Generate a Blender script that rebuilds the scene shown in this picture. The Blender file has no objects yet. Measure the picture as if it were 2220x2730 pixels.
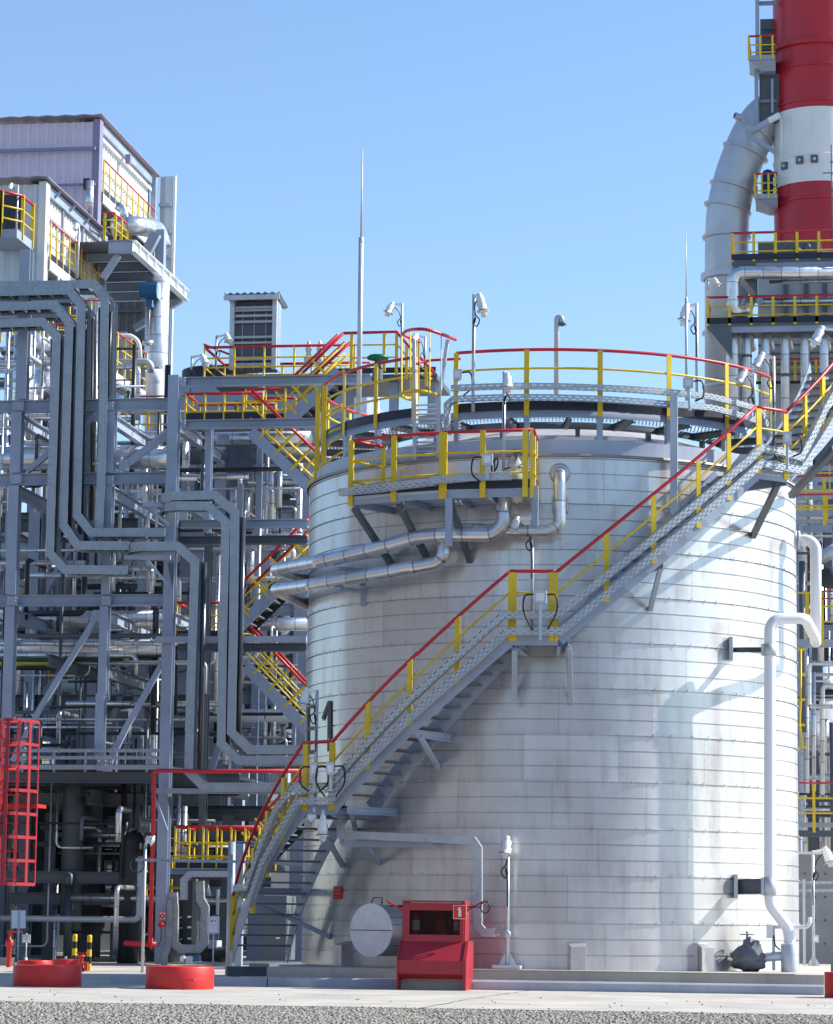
import bpy, math, random
import numpy as np
from mathutils import Vector as V, Matrix
random.seed(11)
SC = bpy.context.scene
COL = SC.collection
rad = math.radians
# ------------------------------------------------------------------ camera
F = 7600.0; CX, CY = 1110.0, 1365.0; ROLL = 0.0115; YAW = rad(8.8); CZ = 1.135
PITCH = math.atan(1075 / F)
_c, _s = math.cos(PITCH), math.sin(PITCH)
_R0, _F0, _U0 = V((1, 0, 0)), V((0, _c, _s)), V((0, -_s, _c))
_R = _R0 * math.cos(ROLL) + _U0 * math.sin(ROLL)
_U = _U0 * math.cos(ROLL) - _R0 * math.sin(ROLL)
_M = Matrix.Rotation(YAW, 3, 'Z')
RT, UP, FW = _M @ _R, _M @ _U, _M @ _F0
O = V((0, 0, CZ))
cam = bpy.data.objects.new('camera', bpy.data.cameras.new('camera')); COL.objects.link(cam)
cam.matrix_world = Matrix(((RT.x, UP.x, -FW.x, O.x), (RT.y, UP.y, -FW.y, O.y), (RT.z, UP.z, -FW.z, O.z), (0, 0, 0, 1)))
cam.data.sensor_fit = 'HORIZONTAL'; cam.data.sensor_width = 36; cam.data.lens = F / 2220 * 36
cam.data.clip_start = 0.5; cam.data.clip_end = 3000
SC.camera = cam

def ray(x, y): return FW + RT * ((x - CX) / F) - UP * ((y - CY) / F)
def A(x, y, q):                     # point of the plane Y = q seen at photo pixel x, y
    d = ray(x, y); return O + d * (q / d.y)
def G(x, y, z=0.0):                 # point of the plane Z = z
    d = ray(x, y); return O + d * ((z - CZ) / d.z)
# tank axis
_t = ray(1465.5, 2440); _t = _t / math.hypot(_t.x, _t.y) * 50
TC = V((_t.x, _t.y, 0)); EF = V((-_t.x, -_t.y, 0)).normalized(); ER = V((-EF.y, EF.x, 0))
TR = 4.28
def cy(th, z, r): return TC + (EF * math.cos(th) + ER * math.sin(th)) * r + V((0, 0, z))
def rdir(th): return EF * math.cos(th) + ER * math.sin(th)
def hit(x, y, r):                   # angle and height where a photo pixel meets a cylinder round the tank
    d = ray(x, y); o = O - TC
    a = d.x**2 + d.y**2; b = o.x*d.x + o.y*d.y; c = o.x**2 + o.y**2 - r*r
    D = b*b - a*c
    t = -b/a if D < 0 else (-b - math.sqrt(D))/a
    p = O + d*t; q = p - TC
    return math.atan2(q.dot(ER), q.dot(EF)), p.z
def H(x, y, r):
    th, z = hit(x, y, r); return cy(th, z, r)

# ------------------------------------------------------------------ mesh builder
class MB:
    def __init__(s): s.v = []; s.f = []; s.uv = []; s.sm = []
    def add(s, vs, fs, uvs=None, smooth=False):
        o = len(s.v); s.v += [tuple(p) for p in vs]
        for i, f in enumerate(fs):
            s.f.append(tuple(k + o for k in f)); s.sm.append(smooth); s.uv.append(uvs[i] if uvs else None)
        return s
    def box(s, lo, hi):
        x0, y0, z0 = [min(a, b) for a, b in zip(lo, hi)]; x1, y1, z1 = [max(a, b) for a, b in zip(lo, hi)]
        return s.add([(x0,y0,z0),(x1,y0,z0),(x1,y1,z0),(x0,y1,z0),(x0,y0,z1),(x1,y0,z1),(x1,y1,z1),(x0,y1,z1)],
              [(0,3,2,1),(4,5,6,7),(0,1,5,4),(1,2,6,5),(2,3,7,6),(3,0,4,7)])
    def prism(s, prof, p, q, up=(0,0,1)):    # profile (side, up) extruded from p to q
        p, q, up = V(p), V(q), V(up); d = (q-p).normalized()
        sd = d.cross(up)
        if sd.length < 1e-4: sd = d.cross(V((0,1,0)))
        sd.normalize(); u = sd.cross(d); n = len(prof); L = (q-p).length
        vs = [p + sd*a + u*b for a, b in prof] + [q + sd*a + u*b for a, b in prof]
        fs = [(i, (i+1) % n, n+(i+1) % n, n+i) for i in range(n)]
        per = [0]
        for i in range(n): per.append(per[-1] + math.dist(prof[i], prof[(i+1) % n]))
        uv = [((0,per[i]),(0,per[i+1]),(L,per[i+1]),(L,per[i])) for i in range(n)]
        fs += [tuple(range(n))[::-1], tuple(range(n, 2*n))]; uv += [None, None]
        return s.add(vs, fs, uv)
    def bar(s, p, q, w, h, up=(0,0,1)):
        a, b = w/2, h/2
        return s.prism([(-a,-b),(a,-b),(a,b),(-a,b)], p, q, up)
    def ibeam(s, p, q, h, w, up=(0,0,1), tf=.018, tw=.012):
        a, b, t, e = w/2, h/2, tw/2, h/2-tf
        return s.prism([(-a,-b),(a,-b),(a,-e),(t,-e),(t,e),(a,e),(a,b),(-a,b),(-a,e),(-t,e),(-t,-e),(-a,-e)], p, q, up)
    def channel(s, p, q, h, w, up=(0,0,1), t=.012):      # web on the +side, flanges towards -side
        b = h/2
        return s.prism([(-w,-b),(0,-b),(0,b),(-w,b),(-w,b-t),(-t,b-t),(-t,-b+t),(-w,-b+t)], p, q, up)
    def sweep(s, pts, prof, norms, cap=True, smooth=False, closed=False):
        # profile (a in the plane of the path, b along the normal)
        pts = [V(p) for p in pts]; n = len(pts); m = len(prof); rings = []; L = [0]
        for i in range(1, n): L.append(L[-1] + (pts[i]-pts[i-1]).length)
        for i in range(n):
            N = V(norms[i] if isinstance(norms, list) else norms).normalized()
            if closed: d0 = (pts[i]-pts[i-1]).normalized(); d1 = (pts[(i+1) % n]-pts[i]).normalized()
            else:
                d0 = (pts[i]-pts[i-1]).normalized() if i else None
                d1 = (pts[i+1]-pts[i]).normalized() if i < n-1 else None
                d0 = d0 or d1; d1 = d1 or d0
            T = (d0+d1).normalized(); S = N.cross(T).normalized(); k = 1/max(.35, T.dot(d0))
            rings.append([pts[i] + S*(a*k) + N*b for a, b in prof])
        vs = [p for r in rings for p in r]; per = [0]
        for i in range(m): per.append(per[-1] + math.dist(prof[i], prof[(i+1) % m]))
        fs, uv = [], []
        for i in range(n if closed else n-1):
            j = (i+1) % n
            l1 = L[j] if j else L[-1]+1
            for k in range(m):
                k2 = (k+1) % m
                fs.append((i*m+k, i*m+k2, j*m+k2, j*m+k)); uv.append(((L[i],per[k]),(L[i],per[k+1]),(l1,per[k+1]),(l1,per[k])))
        if cap and not closed: fs += [tuple(range(m))[::-1], tuple(range((n-1)*m, n*m))]; uv += [None, None]
        return s.add(vs, fs, uv, smooth)
    def tube(s, pts, r, seg=12, bend=None, cap=True, bs=6, r2=None):
        pts = [V(p) for p in pts]
        if bend:
            o = [pts[0]]
            for i in range(1, len(pts)-1):
                a, b, c = pts[i-1], pts[i], pts[i+1]; u = (a-b); w = (c-b); lu, lw = u.length, w.length; u.normalize(); w.normalize()
                ang = u.angle(w)
                if ang > 3.08: o.append(b); continue
                t = min(bend/math.tan(ang/2), lu*.49, lw*.49); rr = t*math.tan(ang/2)
                ctr = b + (u+w).normalized()*(rr/math.sin(ang/2)); s0 = b+u*t-ctr; ax = s0.cross(b+w*t-ctr).normalized(); tot = s0.angle(b+w*t-ctr)
                for k in range(bs+1): o.append(ctr + Matrix.Rotation(tot*k/bs, 3, ax) @ s0)
            o.append(pts[-1]); pts = o
        n = len(pts); d = (pts[1]-pts[0]).normalized(); N = d.orthogonal().normalized(); vs = []; L = 0; Ls = []
        pd = d
        for i in range(n):
            d0 = (pts[i]-pts[i-1]).normalized() if i else pd; d1 = (pts[i+1]-pts[i]).normalized() if i < n-1 else d0
            T = (d0+d1).normalized() if (d0+d1).length > 1e-6 else d0
            ax = pd.cross(T)
            if ax.length > 1e-7: N = Matrix.Rotation(pd.angle(T), 3, ax.normalized()) @ N
            pd = T; B = T.cross(N); rr = r if r2 is None else r + (r2-r)*i/(n-1)
            if i: L += (pts[i]-pts[i-1]).length
            Ls.append(L)
            vs += [pts[i] + (N*math.cos(2*math.pi*k/seg) + B*math.sin(2*math.pi*k/seg))*rr for k in range(seg)]
        fs, uv = [], []
        for i in range(n-1):
            for k in range(seg):
                k2 = (k+1) % seg; fs.append((i*seg+k, i*seg+k2, (i+1)*seg+k2, (i+1)*seg+k))
                a0, a1 = 2*math.pi*r*k/seg, 2*math.pi*r*(k+1)/seg
                uv.append(((Ls[i],a0),(Ls[i],a1),(Ls[i+1],a1),(Ls[i+1],a0)))
        s.add(vs, fs, uv, True)
        if cap:
            o = len(s.v)-n*seg
            s.f += [tuple(o+k for k in range(seg))[::-1], tuple(o+(n-1)*seg+k for k in range(seg))]; s.sm += [False]*2; s.uv += [None]*2
        return s
    def lathe(s, prof, c=(0,0,0), seg=32, a0=0., a1=2*math.pi, smooth=True, axis=None, flat_v=False):
        # profile (radius, height); axis None is +Z
        full = abs(a1-a0-2*math.pi) < 1e-6; n = seg if full else seg+1; m = len(prof); c = V(c)
        Rm = V((0,0,1)).rotation_difference(V(axis)).to_matrix() if axis else Matrix.Identity(3)
        vs = []
        for i in range(n):
            a = a0+(a1-a0)*i/seg; ca, sa = math.cos(a), math.sin(a)
            vs += [c + Rm @ V((r*ca, r*sa, z)) for r, z in prof]
        fs, uv = [], []; rm = max(r for r, z in prof); per = [0]
        for k in range(m-1): per.append(per[-1]+math.dist(prof[k], prof[k+1]))
        for i in range(seg):
            j = (i+1) % n if full else i+1; u0, u1 = (a0+(a1-a0)*i/seg)*rm, (a0+(a1-a0)*(i+1)/seg)*rm
            for k in range(m-1):
                fs.append((i*m+k, j*m+k, j*m+k+1, i*m+k+1)); uv.append(((u0,per[k]),(u1,per[k]),(u1,per[k+1]),(u0,per[k+1])))
        return s.add(vs, fs, uv, smooth)
    def build(s, name, mat, parent=None, loc=None):
        me = bpy.data.meshes.new(name)
        P = np.array(s.v, dtype=float)
        if parent is not None: off = np.array(WL[parent.name])
        elif loc is not None: off = np.array(V(loc))
        else:
            lo, hi = P.min(0), P.max(0); off = np.array([(lo[0]+hi[0])/2, (lo[1]+hi[1])/2, lo[2]])
        me.from_pydata((P-off).tolist(), [], s.f)
        if any(u is not None for u in s.uv):
            ul = me.uv_layers.new(name='UVMap'); buf = []
            for f, u in zip(s.f, s.uv):
                for k in range(len(f)): buf += list(u[k]) if u else [-9., -9.]
            ul.data.foreach_set('uv', buf)
        me.polygons.foreach_set('use_smooth', s.sm)
        me.materials.append(mat); me.validate(); me.update()
        o = bpy.data.objects.new(name, me); COL.objects.link(o)
        if parent is not None: o.parent = parent; WL[o.name] = WL[parent.name]
        else: o.location = off; WL[o.name] = tuple(off)
        return o
WL = {}
def tag(o, label, cat, group=None, kind=None):
    if label: o['label'] = label
    if cat: o['category'] = cat
    if group: o['group'] = group
    if kind: o['kind'] = kind
    return o
def T(name, label, cat, loc, group=None):
    o = bpy.data.objects.new(name, None); COL.objects.link(o); o.location = loc; o.empty_display_size = .2
    WL[o.name] = tuple(V(loc)); return tag(o, label, cat, group)
def copy_tree(o, loc=None, label=None, parent=None):
    c = o.copy(); COL.objects.link(c); c.parent = parent
    if loc is not None: c.location = loc; WL[c.name] = tuple(loc)
    if label: c['label'] = label
    for ch in o.children: copy_tree(ch, parent=c)
    return c
def ang(n, a, b): return [a+(b-a)*i/n for i in range(n+1)]

# ------------------------------------------------------------------ materials
def nodes(name):
    m = bpy.data.materials.new(name); m.use_nodes = True; nt = m.node_tree
    return m, nt, nt.nodes['Principled BSDF']
def N(nt, t, **kw):
    n = nt.nodes.new(t)
    for k, v in kw.items():
        if k.startswith('i_'): n.inputs[k[2:].replace('_', ' ')].default_value = v
        else: setattr(n, k, v)
    return n
def paint(name, col, rough=.45, metal=0., var=.12, scale=2.5, bump=0., spots=0., dirt=(.12,.10,.08), streak=0.):
    m, nt, b = nodes(name); ln = nt.links.new
    tc = N(nt, 'ShaderNodeTexCoord'); geo = N(nt, 'ShaderNodeNewGeometry')
    n1 = N(nt, 'ShaderNodeTexNoise', i_Scale=scale, i_Detail=5., i_Roughness=.6); ln(geo.outputs['Position'], n1.inputs['Vector'])
    mr = N(nt, 'ShaderNodeMapRange'); mr.inputs['From Min'].default_value = .3; mr.inputs['From Max'].default_value = .7
    mr.inputs['To Min'].default_value = 1-var; mr.inputs['To Max'].default_value = 1+var; ln(n1.outputs['Fac'], mr.inputs['Value'])
    mx = N(nt, 'ShaderNodeVectorMath', operation='SCALE'); mx.inputs[0].default_value = col[:3]; ln(mr.outputs[0], mx.inputs['Scale'])
    out = mx.outputs[0]
    if spots or streak:
        mp = N(nt, 'ShaderNodeMapping'); mp.inputs['Scale'].default_value = (1, 1, .12 if streak else 1); ln(geo.outputs['Position'], mp.inputs['Vector'])
        n2 = N(nt, 'ShaderNodeTexNoise', i_Scale=7. if streak else 9., i_Detail=6., i_Roughness=.7); ln(mp.outputs[0], n2.inputs['Vector'])
        r2 = N(nt, 'ShaderNodeMapRange'); r2.inputs['From Min'].default_value = .55; r2.inputs['From Max'].default_value = .75
        r2.inputs['To Max'].default_value = max(spots, streak); ln(n2.outputs['Fac'], r2.inputs['Value'])
        mm = N(nt, 'ShaderNodeMix', data_type='RGBA'); ln(r2.outputs[0], mm.inputs['Factor']); ln(out, mm.inputs['A']); mm.inputs['B'].default_value = (*dirt, 1)
        out = mm.outputs['Result']
    ln(out, b.inputs['Base Color'])
    rr = N(nt, 'ShaderNodeMapRange'); rr.inputs['To Min'].default_value = rough-.08; rr.inputs['To Max'].default_value = rough+.12; ln(n1.outputs['Fac'], rr.inputs['Value'])
    ln(rr.outputs[0], b.inputs['Roughness']); b.inputs['Metallic'].default_value = metal
    if bump:
        bp = N(nt, 'ShaderNodeBump', i_Strength=bump, i_Distance=.02); n3 = N(nt, 'ShaderNodeTexNoise', i_Scale=scale*3, i_Detail=4.); ln(geo.outputs['Position'], n3.inputs['Vector'])
        ln(n3.outputs['Fac'], bp.inputs['Height']); ln(bp.outputs[0], b.inputs['Normal'])
    return m
def math_n(nt, op, a, b=None, c=None):
    n = N(nt, 'ShaderNodeMath', operation=op)
    for i, x in enumerate((a, b, c)):
        if x is None: continue
        if isinstance(x, (int, float)): n.inputs[i].default_value = x
        else: nt.links.new(x, n.inputs[i])
    return n.outputs[0]
def ringed(name, col, pitch=.45, rough=.3, metal=.85, var=.08):     # sheet-metal pipe cladding: laps every pitch metres, tone per piece
    m = paint(name, col, rough, metal, var, 6., .06); nt = m.node_tree; b = nt.nodes['Principled BSDF']; ln = nt.links.new
    uv = N(nt, 'ShaderNodeUVMap'); sp = N(nt, 'ShaderNodeSeparateXYZ'); ln(uv.outputs[0], sp.inputs[0])
    u = math_n(nt, 'DIVIDE', sp.outputs['X'], pitch); fr = math_n(nt, 'FRACT', u); fl = math_n(nt, 'FLOOR', u)
    wn = N(nt, 'ShaderNodeTexWhiteNoise', noise_dimensions='1D'); ln(fl, wn.inputs['W'])
    tone = math_n(nt, 'MULTIPLY_ADD', wn.outputs['Value'], .25, .85)
    seam = math_n(nt, 'LESS_THAN', fr, .05); k = math_n(nt, 'MULTIPLY_ADD', seam, -.55, 1.); k = math_n(nt, 'MULTIPLY', k, tone)
    src = b.inputs['Base Color'].links[0].from_socket
    sc = N(nt, 'ShaderNodeVectorMath', operation='SCALE'); ln(src, sc.inputs[0]); ln(k, sc.inputs['Scale']); ln(sc.outputs[0], b.inputs['Base Color'])
    return m
def perforated(name, col, period=.09, rows=.035, rough=.45, metal=.3, hole=(.55,.22)):        # galvanised tray with rows of slots cut through it
    m = paint(name, col, rough, metal, .12, 5.); nt = m.node_tree; b = nt.nodes['Principled BSDF']; ln = nt.links.new
    uv = N(nt, 'ShaderNodeUVMap'); sp = N(nt, 'ShaderNodeSeparateXYZ'); ln(uv.outputs[0], sp.inputs[0])
    v = math_n(nt, 'DIVIDE', sp.outputs['Y'], rows); row = math_n(nt, 'FLOOR', v); fv = math_n(nt, 'FRACT', v)
    off = math_n(nt, 'MULTIPLY', row, .5); u = math_n(nt, 'FRACT', math_n(nt, 'ADD', math_n(nt, 'DIVIDE', sp.outputs['X'], period), off))
    h = math_n(nt, 'MULTIPLY', math_n(nt, 'LESS_THAN', u, hole[0]), math_n(nt, 'LESS_THAN', math_n(nt, 'ABSOLUTE', math_n(nt, 'SUBTRACT', fv, .5)), hole[1]))
    h = math_n(nt, 'MULTIPLY', h, math_n(nt, 'GREATER_THAN', sp.outputs['Y'], -1.))
    ln(math_n(nt, 'SUBTRACT', 1., h), b.inputs['Alpha']); return m
def grating(name, col, pitch=.05, axis='X', fill=.4):
    m = paint(name, col, .5, .3, .1, 3.); nt = m.node_tree; b = nt.nodes['Principled BSDF']; ln = nt.links.new
    g = N(nt, 'ShaderNodeNewGeometry'); sp = N(nt, 'ShaderNodeSeparateXYZ'); ln(g.outputs['Position'], sp.inputs[0])
    a = math_n(nt, 'LESS_THAN', math_n(nt, 'FRACT', math_n(nt, 'DIVIDE', sp.outputs[axis], pitch)), fill)
    c = math_n(nt, 'LESS_THAN', math_n(nt, 'FRACT', math_n(nt, 'DIVIDE', sp.outputs['Y' if axis == 'X' else 'X'], .35)), .08)
    ln(math_n(nt, 'MAXIMUM', a, c), b.inputs['Alpha']); return m

STEEL = paint('steel grey paint', (.30,.355,.45), .40, 0, .16, .9, 0, .12, (.2,.16,.12))
STEELD = paint('dark grey and shade paint', (.095,.115,.135), .45, 0, .12, 1.2, 0, .2)  # also stands in for shade on rear frames and units
GALV = paint('galvanised steel', (.52,.56,.60), .42, .35, .12, 4.)
TRAY = perforated('perforated galvanised tray', (.44,.49,.53), .12, .0383, hole=(.58,.22))
TRAYG = perforated('perforated grey tray', (.33,.38,.42), .15, .095, hole=(.18,.085))
YEL = paint('yellow paint', (.74,.51,.010), .4, 0, .14, 2.5, 0, .3, (.32,.2,.03))
RED = paint('red rail paint', (.52,.016,.028), .38, 0, .08, 2.)
REDC = paint('red enamel', (.60,.026,.022), .45, 0, .12, 3.5, 0, .35, (.30,.05,.03))
REDCAB = paint('red cabinet paint', (.35,.02,.032), .4, 0, .12, 2.5, 0, .3, (.26,.05,.05))
REDCHI = paint('red chimney paint', (.46,.012,.022), .35, 0, .10, .8, .03, 0, streak=.25, dirt=(.25,.012,.02))
WHITE = paint('white chimney paint', (.80,.80,.77), .4, 0, .05, .8, 0, 0, streak=.25, dirt=(.5,.48,.44))
WPIPE = paint('white pipe paint', (.82,.83,.85), .35, 0, .04, 1.2)
WLAMP = paint('white lamp housing', (.78,.78,.77), .4, 0, .06, 8.)
NAVY = paint('navy toe board paint', (.012,.018,.035), .45, 0, .2, 3.)
ALU = ringed('aluminium pipe cladding', (.66,.67,.69))
ALUV = ringed('aluminium duct cladding', (.72,.74,.78), .55, .35, .8)
FLUE = paint('pale flue steel', (.52,.54,.57), .42, .45, .10, .8, .03, 0, streak=.3, dirt=(.36,.34,.32))
DUCT = paint('grey flue steel', (.42,.44,.46), .45, .25, .12, .8, .03, 0, streak=.35, dirt=(.22,.20,.18))
CLADW = paint('white corrugated cladding', (.70,.73,.74), .45, 0, .05, .5, 0, 0, streak=.2, dirt=(.5,.5,.5))
CLADL = paint('lilac grey cladding', (.66,.59,.70), .45, 0, .05, .5, 0, 0, streak=.2, dirt=(.38,.34,.40))
CLADG = paint('pale grey cladding', (.60,.66,.70), .45, 0, .05, .5, 0, 0, streak=.2, dirt=(.38,.42,.45))
LILAC = paint('lilac grey trim', (.24,.22,.33), .45, 0, .05, 1.)
CONC = paint('concrete', (.45,.42,.365), .9, 0, .22, .9, .25, .5, (.20,.18,.155), .3)
CONCD = paint('grey concrete wall', (.27,.28,.29), .85, 0, .15, 1.2, .1, .3)
DARK = paint('dark machinery and shade', (.025,.03,.036), .55, 0, .3, 2.)  # machinery colour, also painted shade in the ground storey and back units
MESHP = paint('grey mesh panel', (.10,.11,.135), .6, 0, .1, 3.)
BLACK = paint('black rubber', (.012,.012,.014), .5, 0, .1, 5.)
BLUE = paint('blue hoist paint', (.01,.10,.24), .4, 0, .1, 3.)
GREEN = paint('green valve paint', (.01,.12,.06), .4, 0, .1, 3.)
TARP = paint('white tarpaulin', (.62,.60,.55), .7, 0, .10, 5., .3)
TARPD = paint('grey tarpaulin', (.16,.17,.19), .65, 0, .15, 4., .4)
INSUL = paint('grey insulation wrap', (.33,.36,.37), .6, .1, .2, 7., .3)
SIGNW = paint('white sign face', (.80,.80,.80), .4, 0, .03, 3.)
SIGNR = paint('red sign face', (.66,.02,.02), .4, 0, .04, 3.)
INK = paint('black lettering', (.015,.015,.015), .5, 0, .1, 3.)
CREAM = paint('cream pictogram', (.72,.70,.55), .45, 0, .04, 3.)
GRATE = grating('bar grating', (.34,.36,.38), .10, 'X', .45)
GRATEY = grating('cross bar grating', (.34,.36,.38), .10, 'Y', .45)
def glass():
    m, nt, b = nodes('lamp glass'); b.inputs['Base Color'].default_value = (.9,.92,.92,1); b.inputs['Roughness'].default_value = .12
    b.inputs['Transmission Weight'].default_value = .6; return m
GLASS = glass()
def window_glass():
    m, nt, b = nodes('cabinet window'); b.inputs['Base Color'].default_value = (.42,.36,.36,1); b.inputs['Roughness'].default_value = .03
    b.inputs['Transmission Weight'].default_value = 1.; b.inputs['IOR'].default_value = 1.3; return m
WGLASS = window_glass()

# ------------------------------------------------------------------ light
SUN_EL, SUN_AZ = 38., 9.        # degrees; azimuth measured from the picture's right, away from the camera
_d = V((math.cos(rad(SUN_AZ))*math.cos(rad(SUN_EL)), math.sin(rad(SUN_AZ))*math.cos(rad(SUN_EL)), math.sin(rad(SUN_EL))))
SUN = (_M @ _d).normalized()
w = bpy.data.worlds.new('World'); SC.world = w; w.use_nodes = True; nt = w.node_tree
sky = nt.nodes.new('ShaderNodeTexSky'); sky.sky_type = 'NISHITA'; sky.sun_disc = False
sky.sun_elevation = rad(SUN_EL); sky.sun_rotation = math.atan2(SUN.x, SUN.y); sky.air_density = 1.0; sky.dust_density = .2; sky.ozone_density = 4.0; sky.altitude = 100
nt.links.new(sky.outputs[0], nt.nodes['Background'].inputs[0]); nt.nodes['Background'].inputs[1].default_value = .14
sl = bpy.data.lights.new('sun', 'SUN'); sl.energy = 5.0; sl.angle = rad(.53); sl.color = (1, .96, .9)
so = bpy.data.objects.new('sun', sl); COL.objects.link(so); so.rotation_euler = SUN.to_track_quat('Z', 'Y').to_euler(); so.location = (30, 60, 80)
SC.view_settings.view_transform = 'Standard'; SC.view_settings.look = 'None'; SC.view_settings.exposure = .62; SC.view_settings.gamma = 1
# ================================================================== ground
def sheet(name, x0, x1, y0, y1, z0, z1, m, nx=1):
    b = MB(); b.box((x0, y0, z0), (x1, y1, z1)); o = b.build(name, m); o['kind'] = 'structure'; return o
GRAVM = paint('gravel bed', (.20,.19,.17), .95, 0, .3, 6., .4)
sheet('ground', -900, 900, -60, 1500, -.8, -.09, paint('dry ground', (.22,.20,.17), .95, 0, .2, .05, 0))
QE = 35.2
sheet('gravel_bed', -40, 40, 5, QE, -.08, -.035, GRAVM)
sheet('concrete_road', -60, 60, QE, 41.95, -.2, 0, CONC)
sheet('concrete_apron', -80, 60, 41.97, 140, -.2, 0, CONC)
def crack(pts, w, par):
    b = MB()
    for (a, c) in zip(pts, pts[1:]):
        n = 14; L = [V(a).lerp(V(c), k/n) + V((random.uniform(-.02,.02), random.uniform(-.05,.05), 0)) for k in range(n+1)]; L[0] = V(a); L[-1] = V(c)
        for p, q in zip(L, L[1:]):
            t = (q-p).normalized(); s = V((-t.y, t.x, 0))*w*random.uniform(.5,1.3)
            b.add([p-s+V((0,0,.004)), q-s+V((0,0,.004)), q+s+V((0,0,.004)), p+s+V((0,0,.004))], [(0,1,2,3)])
    return b.build('crack', INK2, par)
INK2 = paint('crack filler', (.10,.095,.085), .95, 0, .2, 6.)
_ap = T('pavement_cracks', 'thin dark cracks running across the pale concrete road', 'crack', (0, 40, 0)); _ap['kind'] = 'structure'
crack([G(1085,2696), G(1255,2664), G(1425,2640)], .012, _ap)
crack([G(-40,2650), G(480,2652)], .010, _ap); crack([G(1720,2658), G(2260,2664)], .010, _ap); crack([G(600,2653), G(1060,2655)], .008, _ap)
# unseen slopes added behind and left of the camera to darken the tank's reflections
def reflection_slopes():
    m = MB(); nx, ny = 60, 10; vs = []
    for j in range(ny+1):
        for i in range(nx+1):
            x = -240+480*i/nx; t = j/ny; vs.append(V((x+random.uniform(-2,2), -34-45*t, -.1+(15+3*math.sin(x*.05)+3*math.sin(x*.17+1))*min(1, t*1.6)**.8)))
    f = [(j*(nx+1)+i, j*(nx+1)+i+1, (j+1)*(nx+1)+i+1, (j+1)*(nx+1)+i)[::-1] for j in range(ny) for i in range(nx)]; m.add(vs, f, None, True); vs = []
    for j in range(ny+1):
        for i in range(nx+1):
            y = -60+116*i/nx; t = j/ny; vs.append(V((-27-45*t-max(0, y-46)*.5, y+random.uniform(-1,1), -.1+(23+3*math.sin(y*.07)+2*math.sin(y*.2))*min(1, t*2)**.7)))
    m.add(vs, f, None, True)
    m.build('unseen_dark_slopes', paint('unseen dark slope', (.115,.115,.115), .95, 0, .4, .3, 0, .4, (.10,.09,.08)))['kind'] = 'structure'
reflection_slopes()
# gravel: many small angular stones
def gravel():
    rng = np.random.default_rng(3); n = 180000
    y = 25 + (QE+.05-25)*rng.random(n)**.8; x = -5 - (y-31)*.15 + (rng.random(n)-.5)*12
    y += .16*np.sin(x*2.1)*(y > QE-.3)*rng.random(n)
    sz = .007+.012*rng.random(n)**1.5
    cube = np.array([(-1,-1,-1),(1,-1,-1),(1,1,-1),(-1,1,-1),(-1,-1,1),(1,-1,1),(1,1,1),(-1,1,1)], float)
    vs = cube[None]*(1+.5*(rng.random((n,8,3))-.5)) * (sz[:,None]*(0.6+.8*rng.random((n,3)))*np.array([1,1,.6]))[:,None,:]
    a = rng.random(n)*6.28; b = (rng.random(n)-.5)*1.6
    ca, sa, cb, sb = np.cos(a), np.sin(a), np.cos(b), np.sin(b)
    X = vs[...,0]*cb[:,None]+vs[...,2]*sb[:,None]; Z = -vs[...,0]*sb[:,None]+vs[...,2]*cb[:,None]; Y = vs[...,1]
    vs = np.stack([X*ca[:,None]-Y*sa[:,None], X*sa[:,None]+Y*ca[:,None], Z], -1)
    vs += np.stack([x, y, -.03+sz*.7*(.5+rng.random(n))], -1)[:,None,:]
    f = np.array([(0,3,2,1),(4,5,6,7),(0,1,5,4),(1,2,6,5),(2,3,7,6),(3,0,4,7)])
    fs = (np.arange(n)[:,None,None]*8+f[None]).reshape(-1)
    me = bpy.data.meshes.new('gravel'); me.vertices.add(n*8); me.vertices.foreach_set('co', vs.reshape(-1))
    me.loops.add(len(fs)); me.loops.foreach_set('vertex_index', fs); me.polygons.add(len(fs)//4)
    me.polygons.foreach_set('loop_start', np.arange(0, len(fs), 4)); me.update(calc_edges=True)
    me.materials.append(paint('gravel stones', (.27,.25,.215), .9, 0, .65, 22., 0, .3, (.12,.11,.10)))
    o = bpy.data.objects.new('gravel', me); COL.objects.link(o); tag(o, 'grey brown gravel along the near edge of the concrete road', 'gravel', kind='stuff')
gravel()
_rn = random.Random(5); m = MB()
for k in range(70):
    p = V((-5-_rn.uniform(-6.5,6.5), QE+_rn.random()**2*5, .004)); r = _rn.uniform(.006,.018)
    m.lathe([(0,-.004),(r,0),(r*.8,r*.7),(0,r*.9)], p, 5, smooth=False)
tag(m.build('loose_stones', GRAVM), 'loose stones strayed from the gravel onto the concrete road', 'stones', kind='stuff')
# kerbs and foundation
QK = 44.25
zk = A(1465, 2617, QK).z; QS = QK+.5; zs = A(1465, 2590, QS).z
KERB = paint('painted grey kerb', (.40,.42,.47), .7, 0, .15, 1.5, .1, .4, (.2,.2,.2))
def kerb(x0, x1, label, q=QK, slope=True):
    b = MB(); X0, X1 = A(x0, 2640, q).x, A(x1, 2640, q).x
    b.prism([(0,-.1),(0,zk-.03),(.03,zk),(.22,zk),(.22,-.1)], (X0,q,0), (X1,q,0)) if False else None
    prof = [(0,0),(0,zk-.025),(.025,zk),(.24,zk),(.24,0)]
    vs = [(X0, q+a, z) for a, z in prof]+[(X1, q+a, z) for a, z in prof]
    b.add(vs, [(i, (i+1) % 5, 5+(i+1) % 5, 5+i)[::-1] for i in range(5)]+[(0,1,2,3,4),(9,8,7,6,5)])
    return tag(b.build('kerb', KERB), label, 'kerb', 'kerbs in front of the tank')
kerb(715, 1063, 'grey kerb left of the red fire cabinet'); kerb(1257, 2196, 'long grey kerb right of the red fire cabinet')
_kx = A(292, 2625, QK).x
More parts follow.
